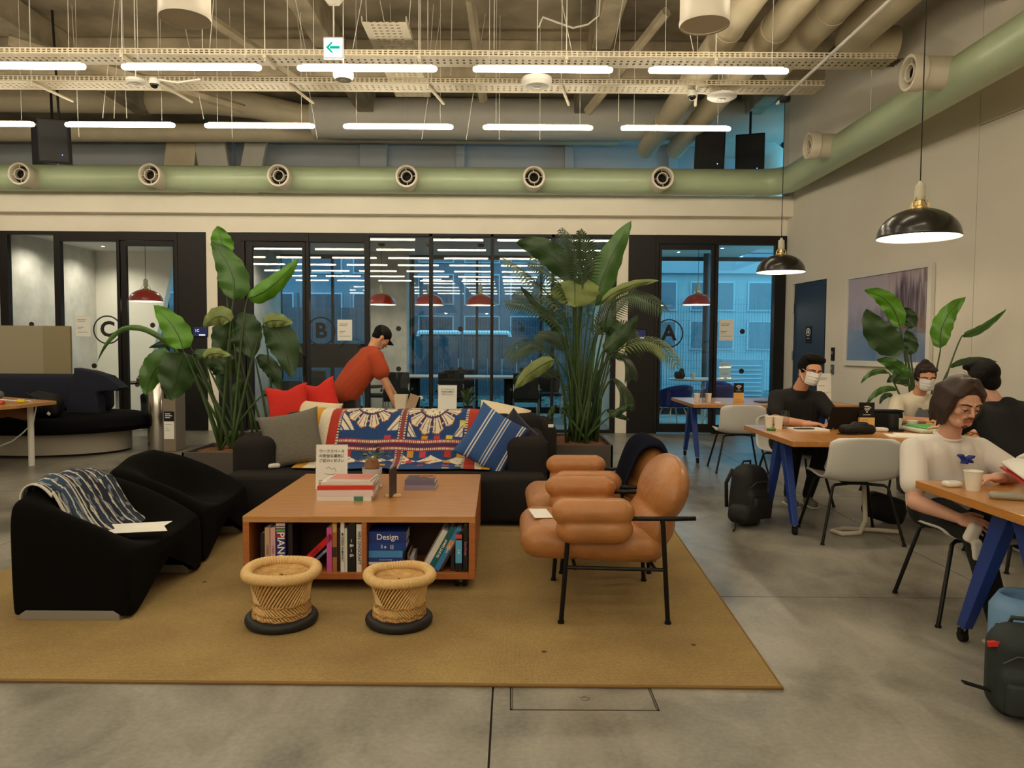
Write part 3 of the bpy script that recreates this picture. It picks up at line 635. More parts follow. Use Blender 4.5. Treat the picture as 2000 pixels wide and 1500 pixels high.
# ------------------------------------------------------------------ pendant lamps
def pendant(x, y, z, mcol, label, D=.54, top=CEIL, lit=18, grp=None, canopy=True):
    t = T('pendant_lamp', label, 'lamp', (x, y, z), group=grp); r = D / 2
    prof = [(r, 0), (r + .004, .008)] + [(r * math.cos(a), .008 + r * .74 * math.sin(a)) for a in np.linspace(.06, PI / 2 - .16, 14)]
    sh = obj('shade', B().lathe(prof, 48), mcol, t, smooth=True)
    inner = [((r - .006) * math.cos(a), .006 + (r * .74 - .006) * math.sin(a)) for a in np.linspace(.0, PI / 2 - .16, 12)]
    obj('shade_lining', B().lathe([(r, 0)] + inner, 48), mat('shade lining white', (240, 236, 225), .5), t, smooth=True)
    zt = .008 + r * .74
    brass = mat('pale brass', (214, 190, 130), .3, .8)
    obj('collar', B().lathe([(.055, zt - .012), (.05, zt + .01), (.030, zt + .02), (.028, zt + .055), (1e-4, zt + .055)], 24), brass, t, smooth=True, ang=30)
    b = B()
    for k in range(4):
        a = k * PI / 2 + .4; b.tube([(.075 * math.cos(a), .075 * math.sin(a), zt - .006), (.07 * math.cos(a), .07 * math.sin(a), zt + .03), (.035 * math.cos(a), .035 * math.sin(a), zt + .075)], .004, 6)
    obj('spring_clips', b, brass, t)
    obj('lamp_holder', B().lathe([(.034, zt + .055), (.037, zt + .08), (.034, zt + .16), (.018, zt + .17), (.012, zt + .19), (1e-4, zt + .19)], 20), mat('holder ceramic', (205, 200, 180), .5), t, smooth=True, ang=30)
    obj('bulb', B().ell((0, 0, .075), (.04, .04, .05)), emis('bulb glow', (1, .82, .55), 22) if 'bulb glow' not in MATS else MATS['bulb glow'], t, smooth=True)
    obj('cord', B().tube([(0, 0, zt + .18), (0, 0, top - z)], .004, 6), black_m, t)
    if canopy: obj('canopy', B().lathe([(1e-4, top - z - .05), (.06, top - z - .045), (.065, top - z)], 24), black_m, t)
    l = bpy.data.lights.new('pendant', 'POINT'); l.energy = lit; l.color = (1, .82, .58); l.shadow_soft_size = .045
    lo = bpy.data.objects.new('pendant_light', l); C.objects.link(lo); lo.parent = t; lo.location = (0, 0, .03)
    return t
blackgloss = mat('glossy black enamel', (24, 20, 16), .28, coat=.4); redgloss = mat('glossy red enamel', (190, 30, 20), .3, coat=.4)
pendant(2.87, 5.3, 2.19, blackgloss, 'large glossy black dome pendant lamp, the nearer one above the middle table', .54, 4.29, 30)
pendant(3.12, 8.7, 2.29, blackgloss, 'glossy black dome pendant lamp, the further one near the hall corner', .54, 4.29, 30)
pendant(-6.27, 12.75, 2.14, redgloss, 'red dome pendant lamp alone inside meeting room C', .54, 3.32, 16)
pendant(-2.46, 14.0, 2.18, redgloss, 'red dome pendant lamp in room B beside the concrete column', .54, 3.32, 12)
pendant(-1.56, 14.0, 2.18, redgloss, 'red dome pendant lamp in room B, middle of its row of three', .54, 3.32, 12)
pendant(-.60, 14.0, 2.18, redgloss, 'red dome pendant lamp in room B, nearest the tall palm', .54, 3.32, 12)
pendant(3.33, 13.4, 2.18, redgloss, 'red dome pendant lamp behind the door of meeting room A', .54, 3.32, 14)

# ------------------------------------------------------------------ side wall door, picture, controls
d4 = struct('door_4', B().bb(.235, 1.255, .03, .08, 0.0, 2.425), mat('navy painted door', (38, 52, 78), .5)); onwall(d4)
def chw(name, b, m, par=d4, **k): o = obj(name, b, m, par, **k); return o
chw('door_leaf', B().bb(.29, 1.20, .015, .04, .01, 2.36), mat('navy painted door', (38, 52, 78), .5), bev=.003)
for z in (.3, 1.3, 2.05): chw('hinge', B().tube([(.262, .005, z - .07), (.262, .005, z + .07)], .013, 10), chrome_m)
sg = T('toilet_sign', 'small black plate with round white symbol on the navy door', 'sign'); sg.matrix_world = WR @ Matrix.Translation((.75, .010, 1.62))
obj('plate', B().box((0, 0, 0), (.16, .008, .26)), black_m, sg)
obj('symbol_ring', B().lathe([(.05, 0), (.05, .002), (.062, .002), (.062, 0), (.05, 0)], 28, (0, -.005, .04), rod(PI / 2)), paper_m, sg)
obj('symbol', B().bb(-.022, .022, -.007, -.004, .02, .06).lathe([(1e-4, 0), (.012, .0), (.012, .002), (1e-4, .002)], 14, (0, -.006, .075), rod(PI / 2)), paper_m, sg)
obj('caption_marks', B().bb(-.03, .03, -.007, -.004, -.06, -.052), paper_m, sg)
for s, z, w, h, lab in ((1.50, 1.33, .07, .19, 'tall black card reader on the wall beside the navy door'), (1.50, 1.11, .06, .14, 'small steel switch plate under the black card reader')):
    q = T('wall_control', lab, 'switch'); q.matrix_world = WR @ Matrix.Translation((s, -.012, z))
    obj('plate', B().box((0, 0, 0), (w, .024, h)), black_m if w > .065 else mat('steel plate', (90, 95, 104), .4, .5), q, bev=.004)
    obj('button', B().box((0, -.014, .02), (w * .4, .006, h * .2)), mat('button grey', (150, 150, 150), .5), q)
pic = T('framed_picture', 'large white framed print of misty purple forest and blue water on the side wall', 'picture'); pic.matrix_world = WR @ Matrix.Translation((2.73, -.03, 1.79))
PW, PH = 1.80, 1.22
b = B()
for a in ((-PW / 2, -PW / 2 + .07, -PH / 2, PH / 2), (PW / 2 - .07, PW / 2, -PH / 2, PH / 2), (-PW / 2 + .07, PW / 2 - .07, PH / 2 - .045, PH / 2), (-PW / 2 + .07, PW / 2 - .07, -PH / 2, -PH / 2 + .07)): b.bb(a[0], a[1], -.02, .025, a[2], a[3])
obj('frame', b, mat('white lacquer frame', (225, 222, 214), .35), pic)
def vn(x, y, s=0):   # value noise
    def h(i, j): return (math.sin(i * 127.1 + j * 311.7 + s * 74.7) * 43758.5453) % 1
    i, j = math.floor(x), math.floor(y); fx, fy = x - i, y - j; fx = fx * fx * (3 - 2 * fx); fy = fy * fy * (3 - 2 * fy)
    return (h(i, j) * (1 - fx) + h(i + 1, j) * fx) * (1 - fy) + (h(i, j + 1) * (1 - fx) + h(i + 1, j + 1) * fx) * fy
def mixc(a, c, t): t = max(0, min(1, t)); return tuple(a[i] * (1 - t) + c[i] * t for i in range(3))
def art(u, v):   # u across, v up
    sky = mixc((196, 182, 196), (168, 158, 190), 1 - v); water = mixc((88, 122, 176), (150, 158, 180), vn(u * 5, v * 7, 1))
    hz = .36 + .03 * vn(u * 6, 0, 2)
    c = sky if v > hz else water
    top = .42 + .28 * max(0, u - .25) / .75 + .16 * vn(u * 26, 3, 3) + .25 * (u > .6) * vn(u * 60, 1, 4)
    if v > hz and v < top + .12: c = mixc(c, (96, 78, 112) if u < .6 else (70, 58, 74), min(1, (top + .12 - v) * 6) * (.35 + .65 * vn(u * 60, v * 5, 5)) * (1 if u > .35 else .35))
    if u > .62 and v > hz and abs(((u * 17) % 1) - .5) < .05 and v < .85: c = mixc(c, (190, 180, 190), .7)
    if u > .68 and hz - .06 < v < hz + .12: c = mixc(c, (122, 96, 84), .8 * vn(u * 12, v * 14, 6) + .2)
    if v < hz and .4 < u < .6: c = mixc(c, (170, 162, 172), .5)
    return lin(c)
def painted(name, fn, colfn, nu, nv, m, parent=None, **k):
    b = B(); b.grid(fn, nu, nv); b.col = [colfn(i / nu, j / nv) for j in range(nv + 1) for i in range(nu + 1)]
    return obj(name, b, m, parent, **k)
paint_m = mat('printed ink', (255, 255, 255), .6, attr='Col')
painted('print', lambda u, v: (-PW / 2 + .07 + u * (PW - .14), .0, -PH / 2 + .07 + v * (PH - .115)), lambda u, v: art(u, v), 220, 150, paint_m, pic)
obj('picture_glass', B().bb(-PW / 2 + .07, PW / 2 - .07, -.010, -.006, -PH / 2 + .07, PH / 2 - .045), glass_mat('picture glass', (.98, .98, .98), 1.4), pic)
# ------------------------------------------------------------------ rug
rug_m = bpy.data.materials.new('sisal weave'); rug_m.use_nodes = True
def _rug():
    nt = rug_m.node_tree; N = nt.nodes; L = nt.links; b = N['Principled BSDF']; b.inputs['Roughness'].default_value = .95
    tc = N.new('ShaderNodeTexCoord'); ck = N.new('ShaderNodeTexBrick'); ck.inputs['Scale'].default_value = 42
    ck.inputs['Color1'].default_value = (*lin((186, 160, 108)), 1); ck.inputs['Color2'].default_value = (*lin((168, 142, 90)), 1); ck.inputs['Mortar'].default_value = (*lin((118, 94, 54)), 1); ck.inputs['Mortar Size'].default_value = .03
    n = N.new('ShaderNodeTexNoise'); n.inputs['Scale'].default_value = 2.2; n.inputs['Detail'].default_value = 5
    L.new(tc.outputs['Object'], ck.inputs['Vector']); L.new(tc.outputs['Object'], n.inputs['Vector'])
    r = N.new('ShaderNodeValToRGB'); r.color_ramp.elements[0].color = (.78, .74, .70, 1); r.color_ramp.elements[1].color = (1.05, 1.05, 1.0, 1); r.color_ramp.elements[0].position = .3; r.color_ramp.elements[1].position = .7
    mx = N.new('ShaderNodeMixRGB'); mx.blend_type = 'MULTIPLY'; mx.inputs[0].default_value = 1; L.new(n.outputs[0], r.inputs[0]); L.new(ck.outputs[0], mx.inputs[1]); L.new(r.outputs[0], mx.inputs[2]); L.new(mx.outputs[0], b.inputs['Base Color'])
    bp = N.new('ShaderNodeBump'); bp.inputs['Strength'].default_value = .7; bp.inputs['Distance'].default_value = .004; L.new(ck.outputs['Fac'], bp.inputs['Height']); bp.invert = True; L.new(bp.outputs[0], b.inputs['Normal'])
_rug()
rg = T('sisal_rug', 'large flat woven tan sisal rug under the lounge furniture', 'rug')
obj('rug_field', B().prism([(-3.12, 3.02), (1.12, 2.99), (1.28, 6.3), (-3.12, 6.3)], .0, .010), rug_m, rg)
obj('rug_binding', B().tube([(-3.12, 3.02, .007), (1.12, 2.99, .007), (1.28, 6.3, .007)], .008, 6), mat('rug binding', (140, 108, 62), .9), rg)
for x, y in ((.155, 3.33), (.86, 3.42), (-1.8, 4.3)): obj('stain', B().lathe([(1e-4, .0104), (.013, .0102)], 10, (x, y, 0)), mat('rug stain', (84, 60, 34), .9), rg)
RZ = .010

# ------------------------------------------------------------------ coffee table with book shelves
wood_m = mat('honey oak veneer', (188, 134, 78), .32, var=.14, vs=3.5, stretch=(1, 14, 14), coat=.25, detail=6)
woodedge = mat('oak edge', (170, 102, 54), .4, var=.14, vs=5, stretch=(1, 10, 10))
CT = T('coffee_table', 'square oak coffee table on castors with open book shelves in the front', 'table', (-.872, 4.85, RZ), .02)
W2, D2, Z0, Z1 = .655, .70, .068, .43
obj('tabletop', B().bb(-W2, W2, -D2, D2, Z1 - .036, Z1), wood_m, CT, bev=.002)
obj('side_panel', B().bb(-W2, -W2 + .036, -D2, D2, Z0, Z1 - .036), woodedge, CT, bev=.002)
obj('side_panel', B().bb(W2 - .036, W2, -D2, D2, Z0, Z1 - .036), woodedge, CT, bev=.002)
obj('bottom_board', B().bb(-W2 + .036, W2 - .036, -D2, D2, Z0, Z0 + .036), woodedge, CT, bev=.002)
obj('divider', B().bb(.012, .040, -D2 + .003, D2 - .01, Z0 + .036, Z1 - .036), woodedge, CT)
obj('back_panel', B().bb(-W2 + .036, W2 - .036, -.33, -.315, Z0 + .036, Z1 - .036), mat('shelf back dark', (70, 42, 26), .7), CT)
for sx in (-1, 1):
    for sy in (-1, 1):
        c = obj('castor', B().box((sx * .57, sy * .60, Z0 - .004), (.07, .07, .008)).tube([(sx * .57, sy * .60, .03), (sx * .57, sy * .60, Z0)], .012, 8).box((sx * .57, sy * .6, .042), (.05, .02, .03)), chrome_m, CT)
        for k in (-1, 1): obj('castor_wheel', B().tube([(sx * .57 + k * .01, sy * .60, .027), (sx * .57 + k * .032, sy * .60, .027)], .027, 18), black_m, c)
CTM = Matrix.Translation((-.872, 4.85, RZ)) @ Matrix.Rotation(.02, 4, 'Z')
def book(label, p, t, h, d, col, title=None, tcol=(240, 240, 238), tilt=0, lie=False, rz=0, world=None, name='book', grp=None, tsize=None, band=None, spine=None, cat='book', vert=True, top=None):
    loc = CTM @ Vector(p) if world is None else Vector(world)
    rot = (0, tilt, rz + .02 if world is None else rz)
    e = T(name, label, cat, loc, group=grp)
    if lie:   # lying flat: local x (thickness) goes up, z (height) goes along +x
        e.rotation_euler = (Matrix.Rotation(rot[2], 3, 'Z') @ Matrix.Rotation(-PI / 2, 3, 'Y')).to_euler()
        e.location = Vector(loc) + Matrix.Rotation(rot[2], 3, 'Z') @ Vector((h, 0, 0))
    else: e.rotation_euler = (Matrix.Rotation(rot[2], 3, 'Z') @ Matrix.Rotation(tilt, 3, 'Y')).to_euler()
    cm = mat('book cloth %d %d %d' % col, col, .45); b = B(); c = .0025
    b.bb(-t / 2, -t / 2 + c, 0, d, 0, h); b.bb(t / 2 - c, t / 2, 0, d, 0, h); b.bb(-t / 2 + c, t / 2 - c, 0, c, 0, h)
    cv = obj('cover', b, cm, e)
    if spine: obj('spine_panel', B().bb(-t / 2 + .001, t / 2 - .001, -.0006, 0, spine[0] * h, spine[1] * h), mat('book ink %d %d %d' % spine[2], spine[2], .5), cv)
    for (a0, a1, cc) in (band or []): obj('spine_band', B().bb(-t / 2 + .0005, t / 2 - .0005, -.0009, 0, a0 * h, a1 * h), mat('book ink %d %d %d' % cc, cc, .5), cv)
    if top: obj('cover_print', B().bb(t / 2, t / 2 + .0008, .01, d - .01, .01, h - .01), mat('book ink %d %d %d' % top, top, .4), cv)
    obj('pages', B().bb(-t / 2 + c, t / 2 - c, c, d - .004, .004, h - .004), paper_m, e)
    if title:
        s = tsize or t * .62
        # reads from top to bottom on an upright spine, level when the book lies flat
        text('spine_title', title, s, mat('book ink %d %d %d' % tcol, tcol, .5), e, (0, -.0016, h * .5), (PI / 2, PI / 2, 0), ext=.0004, bold=.01)
    return e
FY = -.675; S0 = Z0 + .036
G1, G2 = 'books standing in the left shelf bay', 'books in the right shelf bay'
def lx(px): return (px - 1005) * .00285 + .88
def up(px0, px1, h, col, label, **k): 
    x0, x1 = lx(px0), lx(px1); return book(label, ((x0 + x1) / 2, FY + k.pop('dy', 0), S0), (x1 - x0) * .96, h, .19, col, grp=k.pop('grp', G1), **k)
up(496, 506, .22, (24, 22, 24), 'thin black paperback at the left end of the left shelf', dy=.02)
up(507, 517, .255, (196, 160, 132), 'tan paperback next to the black one at the left end', band=[(.1, .14, (120, 70, 50))], title='STORIES', tcol=(120, 70, 50), tsize=.016)
up(518, 528, .255, (214, 168, 172), 'pink book with blue foot beside the tan paperback', band=[(0, .33, (40, 70, 170))], title='LIVING', tcol=(150, 90, 100), tsize=.016)
up(529, 548, .285, (38, 36, 110), 'thick striped book with PIANO on its spine', band=[(.76, .80, (220, 70, 60)), (.82, .86, (90, 180, 110)), (.88, .91, (230, 180, 60)), (.93, .98, (215, 210, 220)), (.7, .74, (180, 40, 60))], title='PIANO', tsize=.058)
up(549, 559, .27, (30, 24, 32), 'dark book pressed against the PIANO book', dy=.03)
book('slim white and blue book leaning under the red one', (lx(585), FY + .01, S0 + .004), .014, .245, .18, (150, 160, 196), tilt=.80, grp=G1, title='DELIGHT', tcol=(30, 40, 120), tsize=.013)
book('bright red book leaning hard against the pink one', (lx(577) - .0, FY, S0 + .035), .032, .25, .19, (204, 28, 34), tilt=.80, grp=G1, title='LIBRE', tcol=(120, 20, 30), tsize=.03)
up(629.5, 640, .255, (206, 84, 160), 'magenta pink book standing where the red one leans')
up(641, 650, .285, (170, 110, 62), 'brown and orange book beside the magenta one', band=[(.3, .5, (60, 40, 30)), (.8, .97, (205, 160, 90))])
up(650.5, 656.5, .25, (40, 30, 24), 'thin dark brown book left of the tall white one', dy=.01)
up(657, 665, .285, (226, 224, 216), 'tall white book with black lettering on its spine', title='MODERN ALMANAC', tcol=(20, 20, 20), tsize=.018)
up(665.4, 670.5, .25, (220, 218, 214), 'slim white book next to the tall white one')
up(671.3, 687, .275, (18, 18, 20), 'black book with scattered white figures on the spine', title='~ & ~ &', tcol=(220, 220, 220), tsize=.032)
up(688.5, 700.5, .275, (228, 226, 222), 'white book with big spaced capitals beside the divider', title='HIN GNGCRAFT', tcol=(60, 50, 60), tsize=.026)
# right bay
def flat(px0, px1, zb, t, col, label, **k):
    x0, x1 = lx(px0), lx(px1)
    return book(label, (x0, FY + k.pop('dy', .01), S0 + zb + t / 2), t, x1 - x0, k.pop('d', .19), col, lie=True, grp=G2, **k)
z = 0
for t, p1, col, lab, kw in ((.022, 775, (214, 208, 200), 'white book at the bottom of the flat stack', {}), (.016, 778, (180, 40, 48), 'thin red book second from the bottom of the flat stack', {}), (.014, 780, (220, 220, 218), 'thin white book third from the bottom of the flat stack', {}),
        (.024, 781, (34, 58, 140), 'dark blue book with small print in the middle of the flat stack', dict(title='ATLAS OF FORM', tsize=.010, tcol=(200, 205, 230))),
        (.040, 780, (70, 140, 205), 'sky blue book with white stripe in the flat stack', dict(band=[(0, 1, (70, 140, 205))])),
        (.044, 787, (24, 66, 150), 'blue book with a white figure second from the top of the flat stack', dict(title='S e   |||', tsize=.026)),
        (.064, 788, (20, 50, 132), 'thick blue book reading Design on top of the flat stack', dict(title='Design', tsize=.046))):
    flat(712.5, p1, z, t, col, lab, **kw); z += t + .001
up(789, 793, .10, (120, 88, 70), 'small brown pocket book behind the flat stack', grp=G2, dy=.03)
up(794, 803, .085, (150, 150, 160), 'small grey pocket book leaning out beside the flat stack', grp=G2, dy=.02)
for i, (t, col, h, lab, kw) in enumerate(((.030, (214, 212, 206), .26, 'white book leaning at the left of the slanted row', {}), (.034, (18, 96, 104), .28, 'teal book with white capitals leaning in the slanted row', dict(title='JAMES JARVIS', tsize=.020)), (.030, (60, 130, 190), .275, 'blue book with picture spine leaning in the slanted row', dict(title='OCEAN', tsize=.014, band=[(.5, .7, (200, 150, 110))])), (.014, (60, 40, 36), .27, 'dark brown book at the right end of the slanted row', {}))):
    a = .50; o = sum((.030, .034, .030, .014)[:i]) + t / 2
    book(lab, (lx(806) + .03 + o / math.cos(a), FY, S0 + .012), t, h, .19, col, tilt=a, grp=G2, **kw)
up(886, 900, .235, (14, 14, 18), 'black book with blue and orange spine label', grp=G2, spine=(.22, .78, (90, 170, 220)), band=[(.82, .92, (210, 80, 50))], title='8 B', tsize=.018)
up(902, 911, .27, (16, 14, 18), 'black book with pink SuperDesign title at the right end', grp=G2, title='SuperDesign', tcol=(210, 120, 150), tsize=.016)
up(877, 884, .285, (30, 36, 32), 'tall dark book behind the slanted row', grp=G2, dy=.02)
# on the table
TZ = RZ + Z1
def ontop(label, x, y, z, w, d, t, col, rz, **k): 
    return book(label, None, t, w, d, col, lie=True, world=(x, y, z + t / 2), rz=rz, grp=k.pop('grp', 'books stacked on the coffee table'), **k)
ontop('large white book at the bottom of the front stack with green spine mark', -1.205, 4.56, TZ, .335, .26, .028, (226, 222, 218), .04, band=[(.15, .32, (60, 130, 110))])
ontop('thick pale pink book second from the bottom of the front stack', -1.205, 4.56, TZ + .029, .345, .26, .036, (222, 206, 208), .05)
ontop('red covered book in the middle of the front stack', -1.205, 4.57, TZ + .066, .345, .27, .024, (200, 48, 24), .07)
ontop('white paperback near the top of the front stack', -1.19, 4.60, TZ + .091, .325, .25, .020, (220, 214, 208), .02)
ontop('thin book with pale red cover on top of the front stack', -1.16, 4.62, TZ + .112, .28, .21, .012, (225, 218, 210), -.04, top=(206, 130, 118))
ontop('lilac edged book at the bottom of the two books near the sofa', -.715, 4.93, TZ, .205, .20, .032, (142, 132, 160), .02)
ontop('book with orange and dark printed cover lying near the sofa', -.715, 4.94, TZ + .033, .20, .19, .034, (110, 104, 128), 0, top=(70, 60, 72))
b = B().lathe([(.022, 0), (.030, .001), (.030, -.0), (.022, 0)], 20, (-.60, 5.05, TZ + .0686)).box((-.545, 5.03, TZ + .0687), (.04, .05, .0008), rod(0, 0, .6)).box((-.52, 5.08, TZ + .0687), (.04, .03, .0008))
tag(obj('cover_motif', b, mat('book ink 220 120 60', (220, 120, 60), .5)), 'flat orange ring and blocks printed on the book cover near the sofa', 'print')
# acrylic notice stand with Japanese notice
def notice(name, x, y, z, w, h, tilt, rz, label, rows, foot=True):
    t = T(name, label, 'sign', (x, y, z), rot=(0, 0, rz))
    R = rod(-tilt)
    def q(p): return R @ Vector(p)
    obj('acrylic_sleeve', B().box(q((0, 0, h / 2)), (w + .012, .005, h + .01), R), acryl_m, t)
    s = obj('sheet', B().box((0, 0, 0), (w, .0012, h)), paper_m, t, loc=q((0, .0, h / 2)), rot=(-tilt, 0, 0))
    if foot: obj('acrylic_foot', B().box((0, .045, .002), (w, .10, .004)), acryl_m, t)
    g = mat('print grey', (70, 68, 70), .6)
    for i, (tx, s_, zz) in enumerate(rows): text('print_line', tx, s_, g, s, (0, -.0035, zz), ext=.0002, bold=.012)
    return t, s
jp = ['ワークスペース', 'の安全な運用に', 'ご協力ください']
n1, sh = notice('acrylic_notice_stand', -1.205, 4.93, TZ, .21, .30, .10, .03, 'upright clear stand with a white Japanese notice on the coffee table', [(jp[0], .024, .105), (jp[1], .024, .073), (jp[2], .024, .041)])
lines('small_print', mat('print grey', (70, 68, 70), .6), sh, .17, [(-.09, .95), (-.10, .9), (-.11, .95), (-.12, .7)], (0, -.003, 0), h=.003)
obj('hand_sketch', B().tube([(-.04, -.003, -.01), (-.02, -.003, .0), (.0, -.003, -.015), (.02, -.003, -.005), (.03, -.003, -.03)], .0012, 5).tube([(-.05, -.003, -.045), (0, -.003, -.05), (.03, -.003, -.044)], .001, 5), mat('print grey', (70, 68, 70), .6), sh)
wn_ = T('wood_menu_stand', 'small upright card held edge on in a pale wooden foot', 'stand', (-.755, 4.70, TZ), 0)
obj('wood_foot', B().box((0, 0, .008), (.10, .05, .016), rod(0, 0, .35)), mat('pale beech', (220, 186, 132), .5), wn_, bev=.003)
obj('card', B().box((0, 0, .10), (.012, .15, .18), rod(0, 0, -.08)), mat('dark card', (52, 40, 34), .4), wn_)
obj('clear_cover', B().box((-.009, 0, .10), (.003, .15, .19), rod(0, 0, -.08)), acryl_m, wn_)
# little potted bonsai-like plant
pp = T('potted_plant', 'swollen stemmed small green plant in a white pot with saucer', 'plant', (-.945, 5.0, TZ))
obj('pot', B().lathe([(1e-4, .01), (.052, .01), (.056, .03), (.068, .135), (.063, .135), (.056, .12), (1e-4, .118)], 28), mat('white glazed pot', (205, 205, 208), .35), pp, smooth=True, ang=35)
obj('saucer', B().lathe([(1e-4, 0), (.06, 0), (.068, .016), (.064, .016), (.055, .006)], 28), mat('white glazed pot', (205, 205, 208), .35), pp, smooth=True, ang=35)
obj('caudex', B().ell((0, 0, .155), (.052, .048, .052), n=18, m=12).ell((.02, -.01, .185), (.022, .02, .03)), mat('caudex bark', (150, 108, 74), .8, var=.2, vs=25, bump=.4, bs=60), pp, smooth=True, rem=.006, sm=3)
rn = random.Random(8); lf = mat('small glossy leaf', (52, 84, 40), .4, var=.3, vs=20)
for i in range(38):
    a = rn.uniform(0, 6.28); r = rn.uniform(.01, .085); z = .185 + rn.uniform(.0, .095) - r * .2; s = rn.uniform(.024, .038)
    d = Vector((math.cos(a), math.sin(a), rn.uniform(-.1, .7))).normalized(); p = Vector((r * math.cos(a) + .01, r * math.sin(a), z)); sd = d.cross(Vector((0, 0, 1))).normalized(); n_ = sd.cross(d)
    obj('leaf', B().add([p, p + d * s + sd * s * .5 + n_ * .002, p + d * s * 2.1 - n_ * .008, p + d * s - sd * s * .5 + n_ * .002, p + d * s - n_ * .003], [(0, 4, 1), (0, 3, 4), (4, 2, 1), (3, 2, 4)]), lf, pp)
for p1 in ((-.17, -.02, .19), (.12, .03, .24)): obj('tendril', B().tube([(0, 0, .19), (p1[0] * .5, p1[1] * .5, .235), p1], .0016, 5), lf, pp)

# ------------------------------------------------------------------ cane stools
cane_m = mat('natural cane', (222, 184, 122), .55, var=.14, vs=30); caned = mat('dark cane strip', (180, 136, 80), .6, var=.1); rub_m = mat('tyre rubber', (26, 26, 29), .55)
def stool(label, loc, rz, sc, tw):
    t = T('cane_stool', label, 'stool', loc, rz, 'woven cane stools'); H = .262 * sc; R0 = .146 * sc; R1 = .163 * sc
    t.rotation_euler = (tw, tw * .5, rz)
    def prof(z): k = z / H; return R0 * .96 + (R1 * .98 - R0 * .96) * (k ** 2.5) - .012 * math.sin(PI * k)
    obj('rubber_base', B().lathe([(R0 + .004 + .026 * math.cos(a), .027 + .027 * math.sin(a)) for a in np.linspace(-PI, PI, 13)], 40), rub_m, t, smooth=True)
    obj('inner_drum', B().lathe([(prof(z) - .012, z) for z in np.linspace(.03, H - .03, 7)], 30), mat('cane core', (150, 112, 66), .8), t, smooth=True)
    def diag(z0, z1, n, tw_, m, r, name):
        b = B()
        for i in range(n):
            a0 = 2 * PI * i / n; pts = []
            for k in range(4):
                q = k / 3; z = z0 + (z1 - z0) * q; a = a0 + tw_ * q; rr = prof(z) + .0; pts.append((rr * math.cos(a), rr * math.sin(a), z))
            b.tube(pts, r, 5, False)
        obj(name, b, m, t, kind='stuff')
    diag(H * .46, H - .02, 50, .55, cane_m, .0052, 'upper_cane_slats')
    diag(.045, H * .46, 50, -.55, cane_m, .0052, 'lower_cane_slats')
    for z in (H * .46, H * .30, .055):
        b = B(); n = 90
        b.loft([[Vector(((prof(z) + .006 + .004 * math.cos(th + 12 * 2 * PI * i / n)) * math.cos(2 * PI * i / n), (prof(z) + .006 + .004 * math.cos(th + 12 * 2 * PI * i / n)) * math.sin(2 * PI * i / n), z + .005 * math.sin(th) + .002 * math.sin(i * 1.9))) for th in np.linspace(0, 2 * PI, 6, False)] for i in range(n + 1)], False)
        obj('braided_band', b, caned, t, smooth=True)
    b = B(); n = 130; q = .026 * sc
    b.loft([[Vector(((R1 + (q + (.0042 if i % 2 else 0)) * math.cos(th)) * math.cos(2 * PI * i / n), (R1 + (q + (.0042 if i % 2 else 0)) * math.cos(th)) * math.sin(2 * PI * i / n), H + (q * .9 + (.0038 if i % 2 else 0)) * math.sin(th) + .004 * math.sin(2 * PI * i / n * 3))) for th in np.linspace(0, 2 * PI, 12, False)] for i in range(n + 1)], False)
    obj('wrapped_rim', b, mat('wrapped cane rim', (216, 180, 122), .6, var=.10, vs=90, stretch=(1, 1, 1)), t, smooth=True, ang=50)
    b = B(); pts = []
    for i in range(360):
        a = i * .30; r = R1 - q * .75 - i * (R1 - q) / 372; pts.append((r * math.cos(a), r * math.sin(a) , H - .012 - .012 * (1 - r / R1) + .0015 * math.sin(i * 2.1)))
    b.tube(pts, .0042, 5); b.lathe([(R1 - .01, H - .02), (1e-4, H - .032)], 30)
    obj('woven_seat', b, mat('woven seat cane', (196, 154, 92), .7, var=.2, vs=30), t, smooth=True)
    b = B()
    for a0 in (2.9 + rz * 0, 3.55):
        g_ = lambda u, v: (lambda a, z: ((prof(z) + .006) * math.cos(a), (prof(z) + .006) * math.sin(a), z))(a0 - rz + .34 * u + .25 * v, .05 + (H * .82 - .05) * v)
    b.grid(lambda u, v: (lambda a, z: ((prof(z) + .0055) * math.cos(a), (prof(z) + .0055) * math.sin(a), z))(3.75 - rz + (.05 + .42 * (1 - v)) * u, H * .5 + (H * .32) * v), 6, 6)
    obj('bark_patch', b, mat('smooth cane skin', (232, 206, 158), .45), t, smooth=True)
    return t
stool('woven cane stool with black tyre base in front of the PIANO books', (-1.150, 3.67, RZ), 0, 1.02, .03)
stool('smaller woven cane stool with black base in front of the flat blue books', (-.560, 3.67, RZ), .4, .95, .02)

